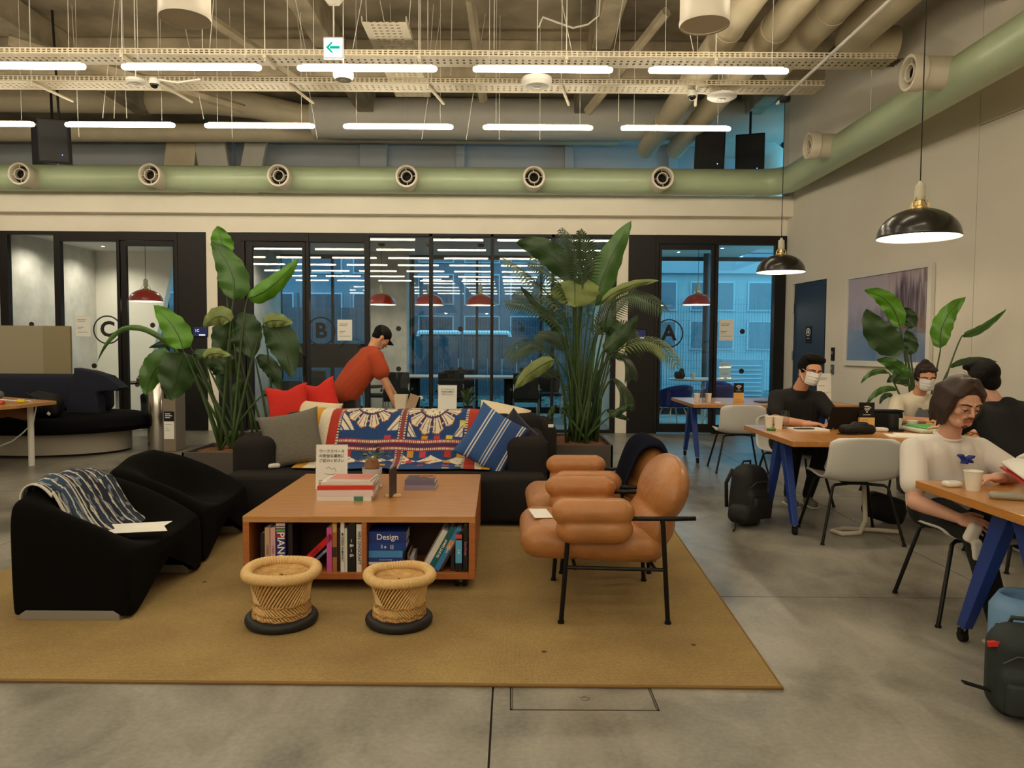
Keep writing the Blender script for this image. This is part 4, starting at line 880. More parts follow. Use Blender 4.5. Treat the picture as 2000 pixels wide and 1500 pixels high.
# ------------------------------------------------------------------ black arch legged lounge chairs
velvet = mat('black stretch wool', (10, 9, 8), 1.0, spec=.12, bump=.15, bs=300); plate_m = mat('dull aluminium plate', (150, 144, 138), .5, .35)
def lounge(label, x, y, rz):
    t = T('arch_lounge_chair', label, 'chair', (x, y, RZ), rz)     # local: x = front, y = across
    HW = .45; n = 13
    def top(d, w):    # d 0 back .. 1 front, w -1..1
        back = .70 - .10 * d * 0; a = abs(w)
        side = .60 - .25 * d ** 1.2 + .03 * math.sin(PI * d)
        seat = .315 + .01 * d
        crest = .655
        # back hump falls steeply to the seat pan
        s = max(0, min(1, (.42 - d) / .34)); s = s * s * (3 - 2 * s); ctr = seat + (crest - seat) * s
        k = max(0, min(1, (a - .30) / .55)); k = k * k * (3 - 2 * k)
        return ctr * (1 - k) + side * k
    b = B(); rings = []
    ds = [0, .006, .03, .10, .20, .30, .42, .56, .70, .86, .96, .992, 1.0]
    for d in ds:
        e = min(d, 1 - d); sh = 1 - max(0, (.05 - e) / .05) ** 2 * .07
        X = -.29 + .59 * d; ring = []
        flare = .03 * math.sin(PI * d)
        m_ = 11
        o = (1 - sh)
        def P(w, z, lean=0): return Vector((X + (-.035 if d < .5 else .02) * max(0, z - .1) * (1 - abs(2 * d - 1)) * 0 + (-.03 * (z) if d < .3 else 0) * (1 - d / .3), w, z))
        # outer right bottom -> up -> over -> down -> inner arch
        hs = [(-1, 0.02)] + [(-1.0 - .02, .2), (-1.01, .34)]
        for w, z in ((-.97, .012), (-1.0, .03), (-1.0, .2), (-.985, top(d, -1) * .80)): ring.append(P(w * HW * (1 - o * .5), z * sh if z > .1 else z))
        for i in range(m_): w = -.92 + 1.84 * i / (m_ - 1); ring.append(P(w * HW, top(d, w) * (1 - o * .6)))
        for w, z in ((.985, top(d, 1) * .80), (1.0, .2), (1.0, .03), (.97, .012)): ring.append(P(w * HW * (1 - o * .5), z * sh if z > .1 else z))
        und = lambda w: max(.12, top(d, w) - (.15 if d > .2 else .22) + o)
        ring += [P(.78 * HW, .012), P(.77 * HW, .03), P(.74 * HW, .14), P(.60 * HW, min(.22, und(.56)))]
        ring += [P(.28 * HW, min(.25, und(.3))), P(-.28 * HW, min(.25, und(.3)))]
        ring += [P(-.60 * HW, min(.22, und(.56))), P(-.74 * HW, .14), P(-.77 * HW, .03), P(-.78 * HW, .012)]
        rings.append(ring)
    b.loft(rings, True)
    obj('upholstery', b, velvet, t, smooth=True, sub=2)
    for s in (-1, 1):
        M_ = Matrix(((1, 0, 0, 0), (0, 0, 1, s * .397), (0, 1, 0, 0), (0, 0, 0, 1)))
        obj('base_plate', B().prism([(-.255, .0), (.255, .0), (.25, .028), (.22, .048), (-.22, .048), (-.25, .028)], -.054, .054, M_), plate_m, t, bev=.002)
    return t
lounge('black upholstered arch legged lounge chair with a blue ikat throw on its back', -2.225, 4.13, .0)
lounge('black upholstered arch legged lounge chair behind, with nothing on it, next to the sofa', -2.27, 5.10, .03)
# ikat throw draped over the first chair's back
def ikat(u, v):
    s = (u * 5.2); k = s - math.floor(s); j = .5 * (vn(v * 26, math.floor(s * 6), 1) - .5)
    base = (20, 26, 48) if int(s) % 2 else (30, 44, 66)
    if .12 < u < .30: base = (40, 66, 92)
    c = base; j2 = vn(u * 60, v * 9, 2)
    if abs((u * 8.5 + j * .5) % 1 - .5) < .075: c = (206, 200, 186)
    elif vn(u * 36 + j, v * 22, 3) > .74: c = (120, 128, 142)
    if u < .03 or abs(u - .29) < .012 or abs(u - .34) < .010: c = (210, 204, 190)
    return lin(c)
throw_pts = [(-.335, .30), (-.332, .45), (-.325, .60), (-.285, .655), (-.23, .66), (-.175, .625), (-.125, .55), (-.08, .46), (-.03, .385), (.03, .335)]
def along(pts, v):
    s = v * (len(pts) - 1); i = min(int(s), len(pts) - 2); f = s - i; p0 = pts[max(i - 1, 0)]; p1 = pts[i]; p2 = pts[i + 1]; p3 = pts[min(i + 2, len(pts) - 1)]
    return tuple(.5 * (2 * p1[k] + (p2[k] - p0[k]) * f + (2 * p0[k] - 5 * p1[k] + 4 * p2[k] - p3[k]) * f * f + (3 * p1[k] - p0[k] - 3 * p2[k] + p3[k]) * f ** 3) for k in range(len(p1)))
def thr(u, v):
    x, z = along(throw_pts, v); w = -.30 + .52 * u
    k = max(0, (abs(w + .05) - .12) / .3); z2 = z + .022 + .006 * math.sin(u * 19 + v * 6) - k * .06 * (1 if v < .6 else -.3)
    return (x + .02 + .05 * v * u - .03, w - .10 * v * (1 - u) * 0, z2)
th_ = painted('ikat_throw', thr, ikat, 110, 110, mat('ikat cloth', (255, 255, 255), .9, attr='Col'), smooth=True, loc=(-2.225, 4.13, RZ))
k = th_.modifiers.new('t', 'SOLIDIFY'); k.thickness = .008; k.offset = 1
tag(th_, 'navy and cream ikat throw draped over the back of the nearer black chair', 'throw')
pl = T('loose_paper', 'white folded paper sheet lying on the seat of the nearer black chair', 'paper', (-2.10, 4.06, .378), rot=(0, .02, .32))
obj('sheet', B().prism([(-.16, -.07), (.19, -.07), (.16, .05), (-.19, .03)], 0, .002), paper_m, pl)
obj('folded_flap', B().add([(-.19, .03, .002), (.16, .05, .002), (.20, .085, .02), (-.15, .06, .022)], [(0, 1, 2, 3)]), paper_m, pl)

# ------------------------------------------------------------------ sofa
sofa_m = mat('charcoal wool', (40, 37, 37), .95, var=.14, vs=120, bump=.3, bs=400, spec=.15)
sf = T('modular_sofa', 'long low charcoal modular sofa facing the viewer behind the coffee table', 'sofa', (-1.0, 6.20, 0))
def sb(name, x0, x1, y0, y1, z0, z1, r=.06, puff=.012, m=sofa_m, par=None, R=None): return obj(name, B().rbox(((x0 + x1) / 2, (y0 + y1) / 2, (z0 + z1) / 2), (x1 - x0, y1 - y0, z1 - z0), r, R, 7, puff), m, par or sf, smooth=True)
sb('seat_block', -1.24, -.01, -.52, .42, .04, .40, .05); sb('seat_block', .01, 1.27, -.52, .42, .04, .40, .05)
sb('arm_block', -1.27, -.93, -.26, .62, .30, .655, .09); sb('arm_block', .96, 1.29, -.26, .62, .30, .665, .09)
for x0, x1 in ((-1.0, .0), (.0, 1.02)):
    o = obj('back_block', B().rbox((0, 0, 0), (x1 - x0, .26, .50), .08, rod(-.24), 7, .012), sofa_m, sf, smooth=True); o.location = ((x0 + x1) / 2, .30, .56)
sb('seat_gap_foot', -1.2, 1.2, -.45, .4, .0, .05, .01, 0, black_m)
s2 = T('rear_sofa', 'second charcoal sofa standing back to back behind the long one', 'sofa', (-.95, 7.1, 0))
sb('seat_block', -1.25, 1.15, .0, .55, .05, .40, .05, par=s2); sb('back_block', -1.15, 1.22, -.22, .05, .05, .78, .09, par=s2); sb('arm_block', 1.0, 1.38, -.1, .55, .2, .70, .12, par=s2); sb('arm_block', -1.32, -1.05, -.1, .55, .2, .60, .10, par=s2)
obj('care_label', B().box((1.32, -.105, .66), (.05, .004, .03)), paper_m, s2)

# embroidered cloth over the sofa back
CX0, CX1 = -1.74, -.17
cloth_path = [(6.78, .60), (6.76, .74), (6.68, .825), (6.57, .838), (6.46, .815), (6.37, .71), (6.29, .57), (6.22, .46), (6.14, .425), (6.03, .418), (5.94, .416)]
def suz(u, v):
    # v 0 behind the ridge .. 1 on the seat; printing begins at the ridge
    X = u * 1.57; V = (v - .25) * 1.12   # metres across / down from the ridge
    red, blu, crm, yel, pur, grn = (176, 52, 34), (28, 66, 122), (226, 214, 190), (206, 148, 40), (72, 44, 84), (120, 150, 70)
    w = X
    if X > 1.28: w = None
    if X < .09: c = yel if X > .0 else crm
    elif X < .165: c = crm
    elif X < .245: c = red
    elif X > 1.50: c = yel
    elif X > 1.45: c = crm
    elif X > 1.36: c = red
    else:
        c = blu
        # two medallions
        for cx, cy, R in ((.50, .07, .235), (1.05, .095, .25)):
            dx, dy = X - cx, (V - cy); r = math.hypot(dx, dy); a = math.atan2(dy, dx); p = abs(((a / (2 * PI) * 12) % 1) - .5) * 2   # 0 centre of petal
            edge = R * (.90 + .10 * (1 - p) ** 1.0) - .03 * (p > .8)
            if r < edge: c = yel if vn(a * 30, r * 10) > .5 else red
            if r < edge - .008: c = crm
            if r < edge - .014: c = crm if (p < .72 and r > .125 and not (abs(p - .3 - (r - .13) * 1.5) < .07)) else ((90, 84, 100) if p < .72 and r > .125 else pur)
            if r < .125: c = pur
            if r < .103 + .006 * math.sin(a * 30): c = crm if vn(X * 50, V * 50, 9) < .70 else (130, 124, 120)
        for (tx, ty, s, dr) in ((.32, .27, .12, 1), (.74, .27, .12, -1), (.90, .31, .08, 1), (1.27, .31, .08, -1)):
            qx = (X - tx) * dr; qy = ty + .04 - V
            if 0 < qx + .05 < s and 0 < qy < s * 1.2 and qy < (s - (qx + .05)) * 1.25:
                c = crm if not (.25 < (qy / s + qx / s) % .5 < .36) else (70, 80, 110)
        gx, gy = X * 9.5, V * 9.5; ii, jj = int(gx), int(gy); 
        if c == blu and vn(ii * 3.3, jj * 7.7, 4) > .55 and abs(gx - ii - .5) < .26 and abs(gy - jj - .5) < .26: c = (yel, red, (214, 196, 90), (190, 60, 80))[(ii * 7 + jj * 3) % 4]
        if abs(X - .80) < .035: c = (150, 60, 60) if abs(X - .80) < .012 else (crm if (V * 60) % 1 > .45 and abs(abs(X - .8) - .024) < .007 else pur)
        if .365 < V < .445: c = (crm if (X * 60) % 1 > .4 and (abs(V - .38) < .008 or abs(V - .43) < .008) else (150, 50, 50)) if abs(V - .405) > .01 else pur
        if V > .445 and c == blu or (V > .445 and False): 
            q = (X * 4.2) % 1; z_ = (V - .56) / .1
            if abs(z_) < .8 * (1 - abs(q - .5) * 2): c = crm if vn(X * 40, V * 40, 5) < .7 else red
        if abs(X - .25) < .012 or abs(X - 1.35) < .012: c = crm if (V * 55) % 1 > .5 else pur
    n = .92 + .12 * vn(X * 300, V * 300, 8)
    return lin(tuple(min(255, q * n) for q in c))
def suzf(u, v):
    y, z = along(cloth_path, v); X = CX0 + 1.57 * u
    z += .004 * math.sin(u * 23 + v * 5) * (1 if v < .85 else .6) + .004
    if v > .93: y -= .05 * (abs(math.sin(u * 7.5)) - .5) * (v - .93) / .07
    return (X + .015 * math.sin(v * 6) - .03 * v * (u < .1), y - .012, z + (.002 if v > .8 else .004))
su = painted('embroidered_cloth', suzf, suz, 420, 300, mat('embroidered cotton', (255, 255, 255), .9, attr='Col', bump=.35, bs=250), smooth=True)
k = su.modifiers.new('t', 'SOLIDIFY'); k.thickness = .006; k.offset = 1
tag(su, 'colourful embroidered cloth with white flower medallions spread over the sofa back', 'cloth')
def cushion(label, name, p, rot, w, h, t, m, colfn=None, ears=0, nu=28, grp=None):
    b = B(); cols = []
    for s in (1, -1):
        def f(u, v, s=s):
            x, z = 2 * u - 1, 2 * v - 1; pin = 1 - .10 * (1 - abs(x) ** 2) * abs(z) ** 3; pin2 = 1 - .10 * (1 - abs(z) ** 2) * abs(x) ** 3
            th = t / 2 * (max(0, 1 - abs(x) ** 2.6) * max(0, 1 - abs(z) ** 2.6)) ** .5 + .003 * (1 if abs(x) < .99 and abs(z) < .99 else 0)
            dent = 0
            if ears and z > 0: dent = -.13 * math.exp(-((x) / .38) ** 2) * z
            return (w / 2 * x * pin2, -s * th, h / 2 * (z * pin + dent * 1.3))
        P = [f(i / nu, j / nu) for j in range(nu + 1) for i in range(nu + 1)]
        q = nu + 1; F = [(j * q + i, j * q + i + 1, (j + 1) * q + i + 1, (j + 1) * q + i) for j in range(nu) for i in range(nu)]
        if s < 0: F = [x[::-1] for x in F]
        b.add(P, F); cols += [colfn(i / nu, j / nu) if colfn else (1, 1, 1) for j in range(nu + 1) for i in range(nu + 1)]
    if colfn: b.col = cols
    t_ = T(name, label, 'cushion', p, rot=rot, group=grp)
    obj('cushion_cover', b, m, t_, smooth=True)
    rim = [(w / 2 * x * (1 - .10 * (1 - z * z) * abs(x) ** 3), 0, h / 2 * (z * (1 - .10 * (1 - x * x) * abs(z) ** 3) + (-.13 * 1.3 * math.exp(-((x) / .38) ** 2) * z if ears and z > 0 else 0))) for x, z in [(-1 + 2 * i / 12, -1) for i in range(12)] + [(1, -1 + 2 * i / 12) for i in range(12)] + [(1 - 2 * i / 12, 1) for i in range(12)] + [(-1, 1 - 2 * i / 12) for i in range(13)]]
    return t_
hb_m = mat('grey herringbone', (112, 108, 98), .95, bump=.5, bs=160, var=.25, vs=160)
cushion('grey herringbone cushion leaning on the left arm of the sofa', 'square_cushion', (-1.83, 6.16, .625), (-.30, -.18, .25), .50, .47, .16, hb_m)
cushion('blue cushion with white stripes leaning on the right end of the sofa', 'striped_cushion', (-.16, 6.08, .63), (-.42, .52, -.12), .47, .50, .15, mat('striped cotton', (255, 255, 255), .85, attr='Col'), lambda u, v: lin((214, 212, 208) if any(abs(u - q) < .011 for q in (.22, .27, .50, .55, .60, .84, .88)) else ((46, 86, 142) if u < .62 else (36, 66, 120)) if u < .93 else (30, 34, 70)), nu=90)
red_m = mat('red cotton', (206, 40, 28), .85, var=.06, vs=30)
cushion('red cushion with dented top on the rear sofa, further left', 'red_cushion', (-2.13, 7.05, .83), (-.2, -.15, .1), .40, .40, .14, red_m, ears=1, grp='red cushions')
cushion('red cushion with pointed corner on the rear sofa, next to the bent man', 'red_cushion', (-1.87, 7.25, .86), (-.15, -.28, .05), .36, .42, .14, red_m, ears=1, grp='red cushions')
crc = mat('cream cotton', (222, 208, 176), .9)
cushion('cream cushion peeking out below the red ones', 'cream_cushion', (-1.83, 7.02, .72), (-.5, .1, .2), .42, .34, .14, crc)
cushion('cream cushion lying behind the striped one over the sofa back', 'cream_cushion', (-.09, 6.98, .74), (-.9, .2, -.1), .50, .34, .14, crc)
cushion('dark navy cushion squeezed behind the striped one', 'navy_cushion', (.02, 6.22, .60), (-.35, .75, -.2), .42, .42, .12, mat('navy velvet', (24, 26, 44), .9, sheen=.2))
tag(obj('sock', B().rbox((-1.93, 5.99, .425), (.10, .05, .04), .02, rod(0, 0, .5)), mat('white knit', (220, 216, 208), .9), smooth=True), 'small white fabric scrap beside the grey herringbone cushion', 'cloth')

# ------------------------------------------------------------------ tan leather armchairs
lea_m = mat('tan leather', (176, 118, 68), .40, var=.12, vs=6, bump=.5, bs=22, coat=.1)
def puffy(name, blobs, par, vox=.012, sm=6, m=lea_m):
    b = B()
    for c, d, r, R, pf in blobs: b.rbox(c, d, r, R, 7, pf)
    return obj(name, b, m, par, smooth=True, rem=vox, sm=sm)
AC = T('leather_armchair', 'tan puffy leather armchair on thin black legs nearest the viewer, white card on its seat', 'chair', (.525, 4.03, RZ), 0, 'tan leather armchairs')
puffy('seat', [((-.10, 0, .375), (.74, .60, .17), .085, rod(0, .04, 0), .02), ((-.12, 0, .40), (.60, .48, .14), .07, rod(0, .04, 0), .02)], AC)
for s in (-1, 1):
    puffy('arm_pad', [((-.115, s * .335, .567), (.40, .155, .125), .062, None, .012), ((-.105, s * .33, .478), (.375, .15, .14), .070, None, .01)], AC, .010, 6)
R = rod(0, .34, 0)
bq = B().ell((.235, 0, .45), (.120, .300, .165), R, 28, 18).ell((.300, 0, .625), (.118, .325, .195), R, 28, 18).rbox((.27, 0, .54), (.16, .46, .30), .08, R, 7)
obj('backrest', bq, lea_m, AC, smooth=True, rem=.012, sm=5)
for s in (-1, 1):
    y = s * .345
    obj('leg', B().tube([(-.27, y, .0), (-.235, y, .50), (-.225, y, .535)], .0125, 10).tube([(-.27, y, 0), (-.27, y, .012)], .017, 12), blackmetal_m, AC)
    obj('leg', B().tube([(.27, y, .0), (.238, y, .50), (.232, y, .535)], .0125, 10).tube([(.27, y, 0), (.27, y, .012)], .017, 12), blackmetal_m, AC)
    obj('arm_rail', B().tube([(-.225, y, .535), (.30, y, .535), (.40, y, .538)], .012, 10), blackmetal_m, AC, smooth=True)
    obj('side_stretcher', B().tube([(-.248, y, .285), (.252, y, .275)], .010, 8), blackmetal_m, AC)
for x in (-.2, .2): obj('cross_bar', B().tube([(x, -.345, .28), (x, .345, .28)], .010, 8), blackmetal_m, AC)
obj('webbing_strap', B().box((.17, -.2, .285), (.12, .05, .012)), mat('grey webbing', (120, 118, 112), .7), AC)
dup(AC, (.575, 4.86, RZ), .02, 'tan puffy leather armchair behind the first, its back covered by a navy throw')
cardo = T('loose_card', 'white card lying on the seat of the nearest leather armchair', 'card', (.160, 4.00, .4985), rot=(.02, .02, .15))
obj('sheet', B().box((0, 0, 0), (.10, .20, .002)), paper_m, cardo)
nv_m = mat('navy felt', (12, 16, 32), 1.0, spec=.1)
npth = [(.64, .38), (.685, .52), (.735, .68), (.785, .79), (.86, .835), (.935, .81), (.975, .72), (1.0, .6)]
def navf(u, v):
    x, z = along(npth, v); w = 4.86 - .30 + .50 * u
    return (x + .02 * math.sin(u * 9), w, z + .012 - .05 * (2 * u - 1) ** 2)
o = obj('navy_throw', B().grid(navf, 20, 26), nv_m, smooth=True); k = o.modifiers.new('t', 'SOLIDIFY'); k.thickness = .010; k.offset = 1
tag(o, 'dark navy blanket hung over the back of the rear leather armchair', 'throw')

# ------------------------------------------------------------------ far left corner: bench, desk, screen, bin
bn = T('round_bench', 'round black bench seat on a pale drum base near room C', 'bench', (-6.05, 9.75, 0))
obj('drum_base', B().lathe([(.98, .03), (.98, .28), (1e-4, .28)], 48, sx=1, sy=.72), mat('bench base grey', (168, 160, 146), .6), bn, smooth=True, ang=40)
obj('seat_pad', B().lathe([(1.0, .28), (1.2, .30), (1.25, .36), (1.22, .45), (1.12, .49), (1e-4, .49)], 48, sx=1, sy=.74), mat('bench fabric', (12, 11, 13), 1.0, spec=.1), bn, smooth=True, ang=50)
obj('plinth', B().lathe([(.95, 0), (.95, .035)], 40, sx=1, sy=.70), black_m, bn)
obj('back_pad', B().rbox((-.35, .55, .74), (1.7, .22, .50), .09, None, 7), mat('bench back navy', (22, 26, 44), .95), bn, smooth=True)
obj('socket', B().box((-.35, -.70, .17), (.16, .02, .05)), black_m, bn)
ps = T('grey_privacy_screen', 'pale two tone privacy screen panel rising behind the round bench', 'screen', (-6.62, 10.6, 0))
obj('fabric_panel', B().bb(-1.2, -.06, -.02, .02, .97, 1.66), mat('screen felt', (150, 142, 120), .9), ps)
obj('fabric_panel', B().bb(-.06, .33, -.02, .02, .97, 1.66), mat('screen felt dark', (136, 126, 98), .9), ps)
obj('support_leg', B().bb(-1.0, -.95, -.02, .02, 0, .97), black_m, ps); obj('support_leg', B().bb(.1, .15, -.02, .02, 0, .97), black_m, ps)
sl = T('navy_sail_cushion', 'dark navy wing shaped floor cushion propped on the round bench', 'cushion', (-5.52, 9.85, .49))
M_ = Matrix(((1, 0, 0, 0), (0, 0, 1, 0), (0, 1, 0, 0), (0, 0, 0, 1)))
obj('cushion_cover', B().prism([(-.36, .0), (.08, .0), (.05, .28), (.30, .30), (.40, .34), (.20, .50), (0, .56), (-.24, .60)], -.1, .1, M_), mat('bench back navy', (22, 26, 44), .95), sl, smooth=True, rem=.02, sm=6)
bb_ = T('black_backpack', 'black backpack with a small white tag lying on the round bench', 'bag', (-5.83, 9.25, .49))
obj('bag_body', B().rbox((0, 0, .15), (.42, .26, .32), .12, rod(0, .2, 0), 7).rbox((.1, -.12, .12), (.28, .1, .2), .05, None, 7), black_m, bb_, smooth=True, rem=.015, sm=4)
obj('strap', B().tube([(-.15, -.13, .3), (-.02, -.19, .26), (.08, -.2, .12), (.05, -.16, .02)], .018, 8), black_m, bb_, smooth=True)
obj('tag_label', B().box((.16, -.19, .06), (.04, .004, .035), rod(0, .6, 0)), paper_m, bb_)
dk = T('standing_desk', 'wooden desk with white tubular leg at the left edge', 'desk', (0, 0, 0))
obj('tabletop', B().prism([(-5.30, 8.62), (-5.34, 8.0), (-5.6, 7.35), (-7.6, 7.35), (-7.6, 9.35), (-6.4, 9.3)], .70, .74), wood_m, dk, bev=.006)
for x, y in ((-5.53, 8.5), (-7.3, 8.9), (-5.75, 7.5), (-7.4, 7.5)): obj('leg', B().tube([(x, y, 0), (x, y, .70)], .033, 16), whitemetal_m, dk, smooth=True, ang=40)
jk = T('grey_jacket', 'crumpled grey garment heaped on the desk at the left edge', 'clothes', (-5.80, 8.1, .74))
rn = random.Random(4); b = B()
for i in range(12): b.ell((rn.uniform(-.22, .16), rn.uniform(-.1, .1), rn.uniform(.03, .10)), (rn.uniform(.06, .12), .07, rn.uniform(.03, .07)), rod(rn.uniform(-.5, .5), rn.uniform(-.8, .8), 0))
obj('fabric', b, mat('grey wool scarf', (92, 92, 84), .95), jk, smooth=True, rem=.014, sm=3)
tag(obj('yellow_pen_case', B().rbox((-5.47, 8.25, .765), (.09, .04, .04), .015), mat('yellow plastic', (220, 200, 40), .5), smooth=True), 'small yellow case at the right end of the left desk', 'case')
tag(obj('red_wallet', B().rbox((-5.60, 8.05, .762), (.14, .07, .04), .015, rod(0, 0, .2)), mat('orange red plastic', (206, 70, 36), .5), smooth=True), 'orange red pouch lying beside the yellow case', 'pouch')
tag(obj('red_notebook', B().rbox((-5.62, 7.55, .755), (.26, .14, .03), .01), mat('red cover', (170, 40, 26), .5), smooth=True), 'flat red notebook near the edge of the left desk', 'notebook')
tag(obj('white_cable', B().tube([(-5.72, 8.0, .765), (-5.6, 8.1, .79), (-5.52, 8.2, .77), (-5.50, 8.45, .75), (-5.47, 8.52, .70), (-5.50, 8.5, .5), (-5.62, 8.5, .38), (-5.75, 8.5, .28), (-5.9, 8.5, .22), (-6.1, 8.5, .26)], .008, 7).lathe([(.04, 0), (.045, .008), (.04, .016)], 16, (-5.75, 7.9, .76)), white_m, smooth=True), 'white charging cable hanging from the left desk beside its leg', 'cable')
tag(obj('tan_bag', B().rbox((-5.72, 8.6, .60), (.30, .16, .14), .06, rod(0, .2, 0), 7).rbox((-5.95, 8.6, .60), (.2, .12, .12), .05, None, 7), mat('tan suede', (130, 88, 56), .9), smooth=True, rem=.015, sm=3), 'tan suede bag slung under the left desk top', 'bag')
bi = T('steel_litter_bin', 'tall polished steel litter bin with black and white label beside the plants', 'bin', (-4.62, 9.78, 0))
obj('bin_body', B().lathe([(.13, 0), (.135, .01), (.135, .98), (.12, 1.0), (1e-4, 1.0)], 36, (-.05, 0, 0)), mat('polished steel', (190, 186, 180), .18, 1.0), bi, smooth=True, ang=40)
obj('sorting_unit', B().bb(.05, .22, -.10, .2, 0, .96), mat('bin taupe panel', (128, 116, 102), .5), bi, bev=.01)
obj('open_slot', B().bb(.07, .20, -.106, -.09, .70, .80), black_m, bi)
obj('label_black', B().bb(.07, .20, -.106, -.10, .40, .53), black_m, bi); obj('label_white', B().bb(.07, .20, -.106, -.10, .17, .40), paper_m, bi)
lines('label_print', paper_m, bi, .10, [(.50, .7), (.475, .9), (.45, .6)], (.135, -.1065, 0), h=.012); lines('label_print', mat('grey ink', (90, 88, 90), .7), bi, .10, [(.36, .9), (.31, .4), (.28, .5)], (.135, -.1065, 0), h=.006)
# ------------------------------------------------------------------ plants
leaf_m = mat('banana leaf green', (62, 104, 36), .42, var=.25, vs=5, bump=.25, bs=26, stretch=(1, 1, 1), coat=.1)
leafd_m = mat('dark leaf green', (44, 72, 34), .5, var=.25, vs=5, bump=.25, bs=26)
leafp_m = mat('pale leaf underside', (118, 132, 74), .6, var=.16, vs=6, bump=.25, bs=26)
leafb_m = mat('fresh leaf green', (84, 140, 30), .42, var=.2, vs=5, bump=.25, bs=26)
stalk_m = mat('leaf stalk', (58, 82, 40), .5, var=.2, vs=8)
soil_m = mat('bark mulch', (118, 74, 44), .95, var=.4, vs=40, bump=1.0, bs=70)
planter_m = mat('grey fibre planter', (74, 68, 62), .7, var=.06, vs=4)
def bez(p, t):
    p = [Vector(q) for q in p]
    while len(p) > 1: p = [p[i].lerp(p[i + 1], t) for i in range(len(p) - 1)]
    return p[0]
CAMP = Vector((0, 0, CAM_H))
def leaf(root, stalk, blade, w, m=leaf_m, face=1.0, fold=.18, wav=.02, droop=0, sr=.009, seed=0, nrm=None, r0=None):
    """stalk: points from the soil to the blade's foot; blade: bezier points foot .. tip; w: full width"""
    rn = random.Random(seed + int(blade[-1][0] * 1000)); n = 22; k = 9; b = B(); rows = []
    for i in range(n + 1):
        t = i / n; p = bez(blade, t); tg = (bez(blade, min(1, t + .02)) - bez(blade, max(0, t - .02))).normalized()
        nr = Vector(nrm) if nrm is not None else (CAMP - p).normalized() * face + Vector((0, 0, 1)) * (1 - abs(face))
        sd = tg.cross(nr).normalized(); nn = sd.cross(tg).normalized()
        prof = (math.sin(PI * min(1, t ** .72 * .985 + .015)) ** .62) * (1 if t > .04 else t / .04)
        row = []
        for j in range(k):
            s = -1 + 2 * j / (k - 1); h = prof * w / 2
            jag = 1 + .05 * math.sin(t * 31 + j) * abs(s)
            row.append(p + sd * h * s * jag * math.cos(fold * abs(s)) - nn * (h * abs(s) ** 1.4 * math.sin(fold) + wav * math.sin(t * 17 + s * 2.1 + seed) * abs(s)) - nn * (.004 * (1 - abs(s)) if j == k // 2 else 0))
        rows.append(row)
    b.loft(rows, False, False)
    o = obj('leaf', b, m, root, smooth=True)
    st = [Vector(q) for q in stalk]; pts = [bez(st, i / 8) for i in range(9)] + [bez(blade, t) - Vector((0, 0, 0)) for t in (.15, .35, .6, .9)]
    r0 = r0 or sr * 1.5
    rr = [r0 + (sr * .6 - r0) * i / 8 for i in range(9)] + [sr * .5, sr * .4, sr * .28, sr * .12]
    obj('leaf_stalk', B().tube(pts, rr, 7), stalk_m, o, smooth=True)
    return o
def loc_root(name, label, cat, loc): return T(name, label, cat, loc)
def shifted(root, pts): return [Vector(p) - root.location for p in pts]
def L_(root, base, foot, mid, tip, Y, w, m=leaf_m, Yt=None, soil=None, **k):
    """foot/mid/tip: picture points at depth Y (tip at Yt), base: soil point"""
    Yt = Y if Yt is None else Yt
    f_, m__, t_ = at(foot[0], foot[1], Y), at(mid[0], mid[1], (Y + Yt) / 2), at(tip[0], tip[1], Yt)
    m_ = m__ * 2 - (f_ + t_) / 2          # bezier handle so the curve passes the mid point
    base = Vector(base); c1 = base.lerp(f_, .45) + Vector((0, 0, (f_.z - base.z) * .14)); 
    return leaf(root, shifted(root, [base, c1, f_ - (m_ - f_) * .12, f_]), shifted(root, [f_, m_, t_]), w, m, **{**k, 'nrm': k.get('nrm')}) if True else None
# camera facing normals must use world space: shift the reference with the root
def with_root(root):
    global CAMP
    CAMP = Vector((0, 0, CAM_H)) - root.location
def planter(label, x0, x1, y0, y1, h, m=planter_m):
    t = T('box_planter', label, 'planter', ((x0 + x1) / 2, (y0 + y1) / 2, 0)); w, d = (x1 - x0) / 2, (y1 - y0) / 2; e = .025
    b = B().bb(-w, w, -d, -d + e, .02, h).bb(-w, w, d - e, d, .02, h).bb(-w, -w + e, -d, d, .02, h).bb(w - e, w, -d, d, .02, h).bb(-w, w, -d, d, .0, .04)
    obj('box', b, m, t, bev=.004)
    b = B(); b.grid(lambda u, v: ((-w + e) + 2 * (w - e) * u, (-d + e) + 2 * (d - e) * v, h - .05 + .035 * vn(u * 9, v * 9, 3) + .02 * math.sin(u * PI) * math.sin(v * PI)), 24, 24)
    obj('mulch', b, soil_m, t); return t
planter('low grey box planter behind the rear black lounge chair', -3.02, -2.28, 6.75, 7.45, .42)
planter('low grey box planter further back next to the one with the broad leaved plant', -3.05, -2.42, 7.75, 8.4, .42)
planter('grey box planter with the tall palm between the sofa and the leather armchairs', .36, 1.02, 7.42, 8.42, .42)

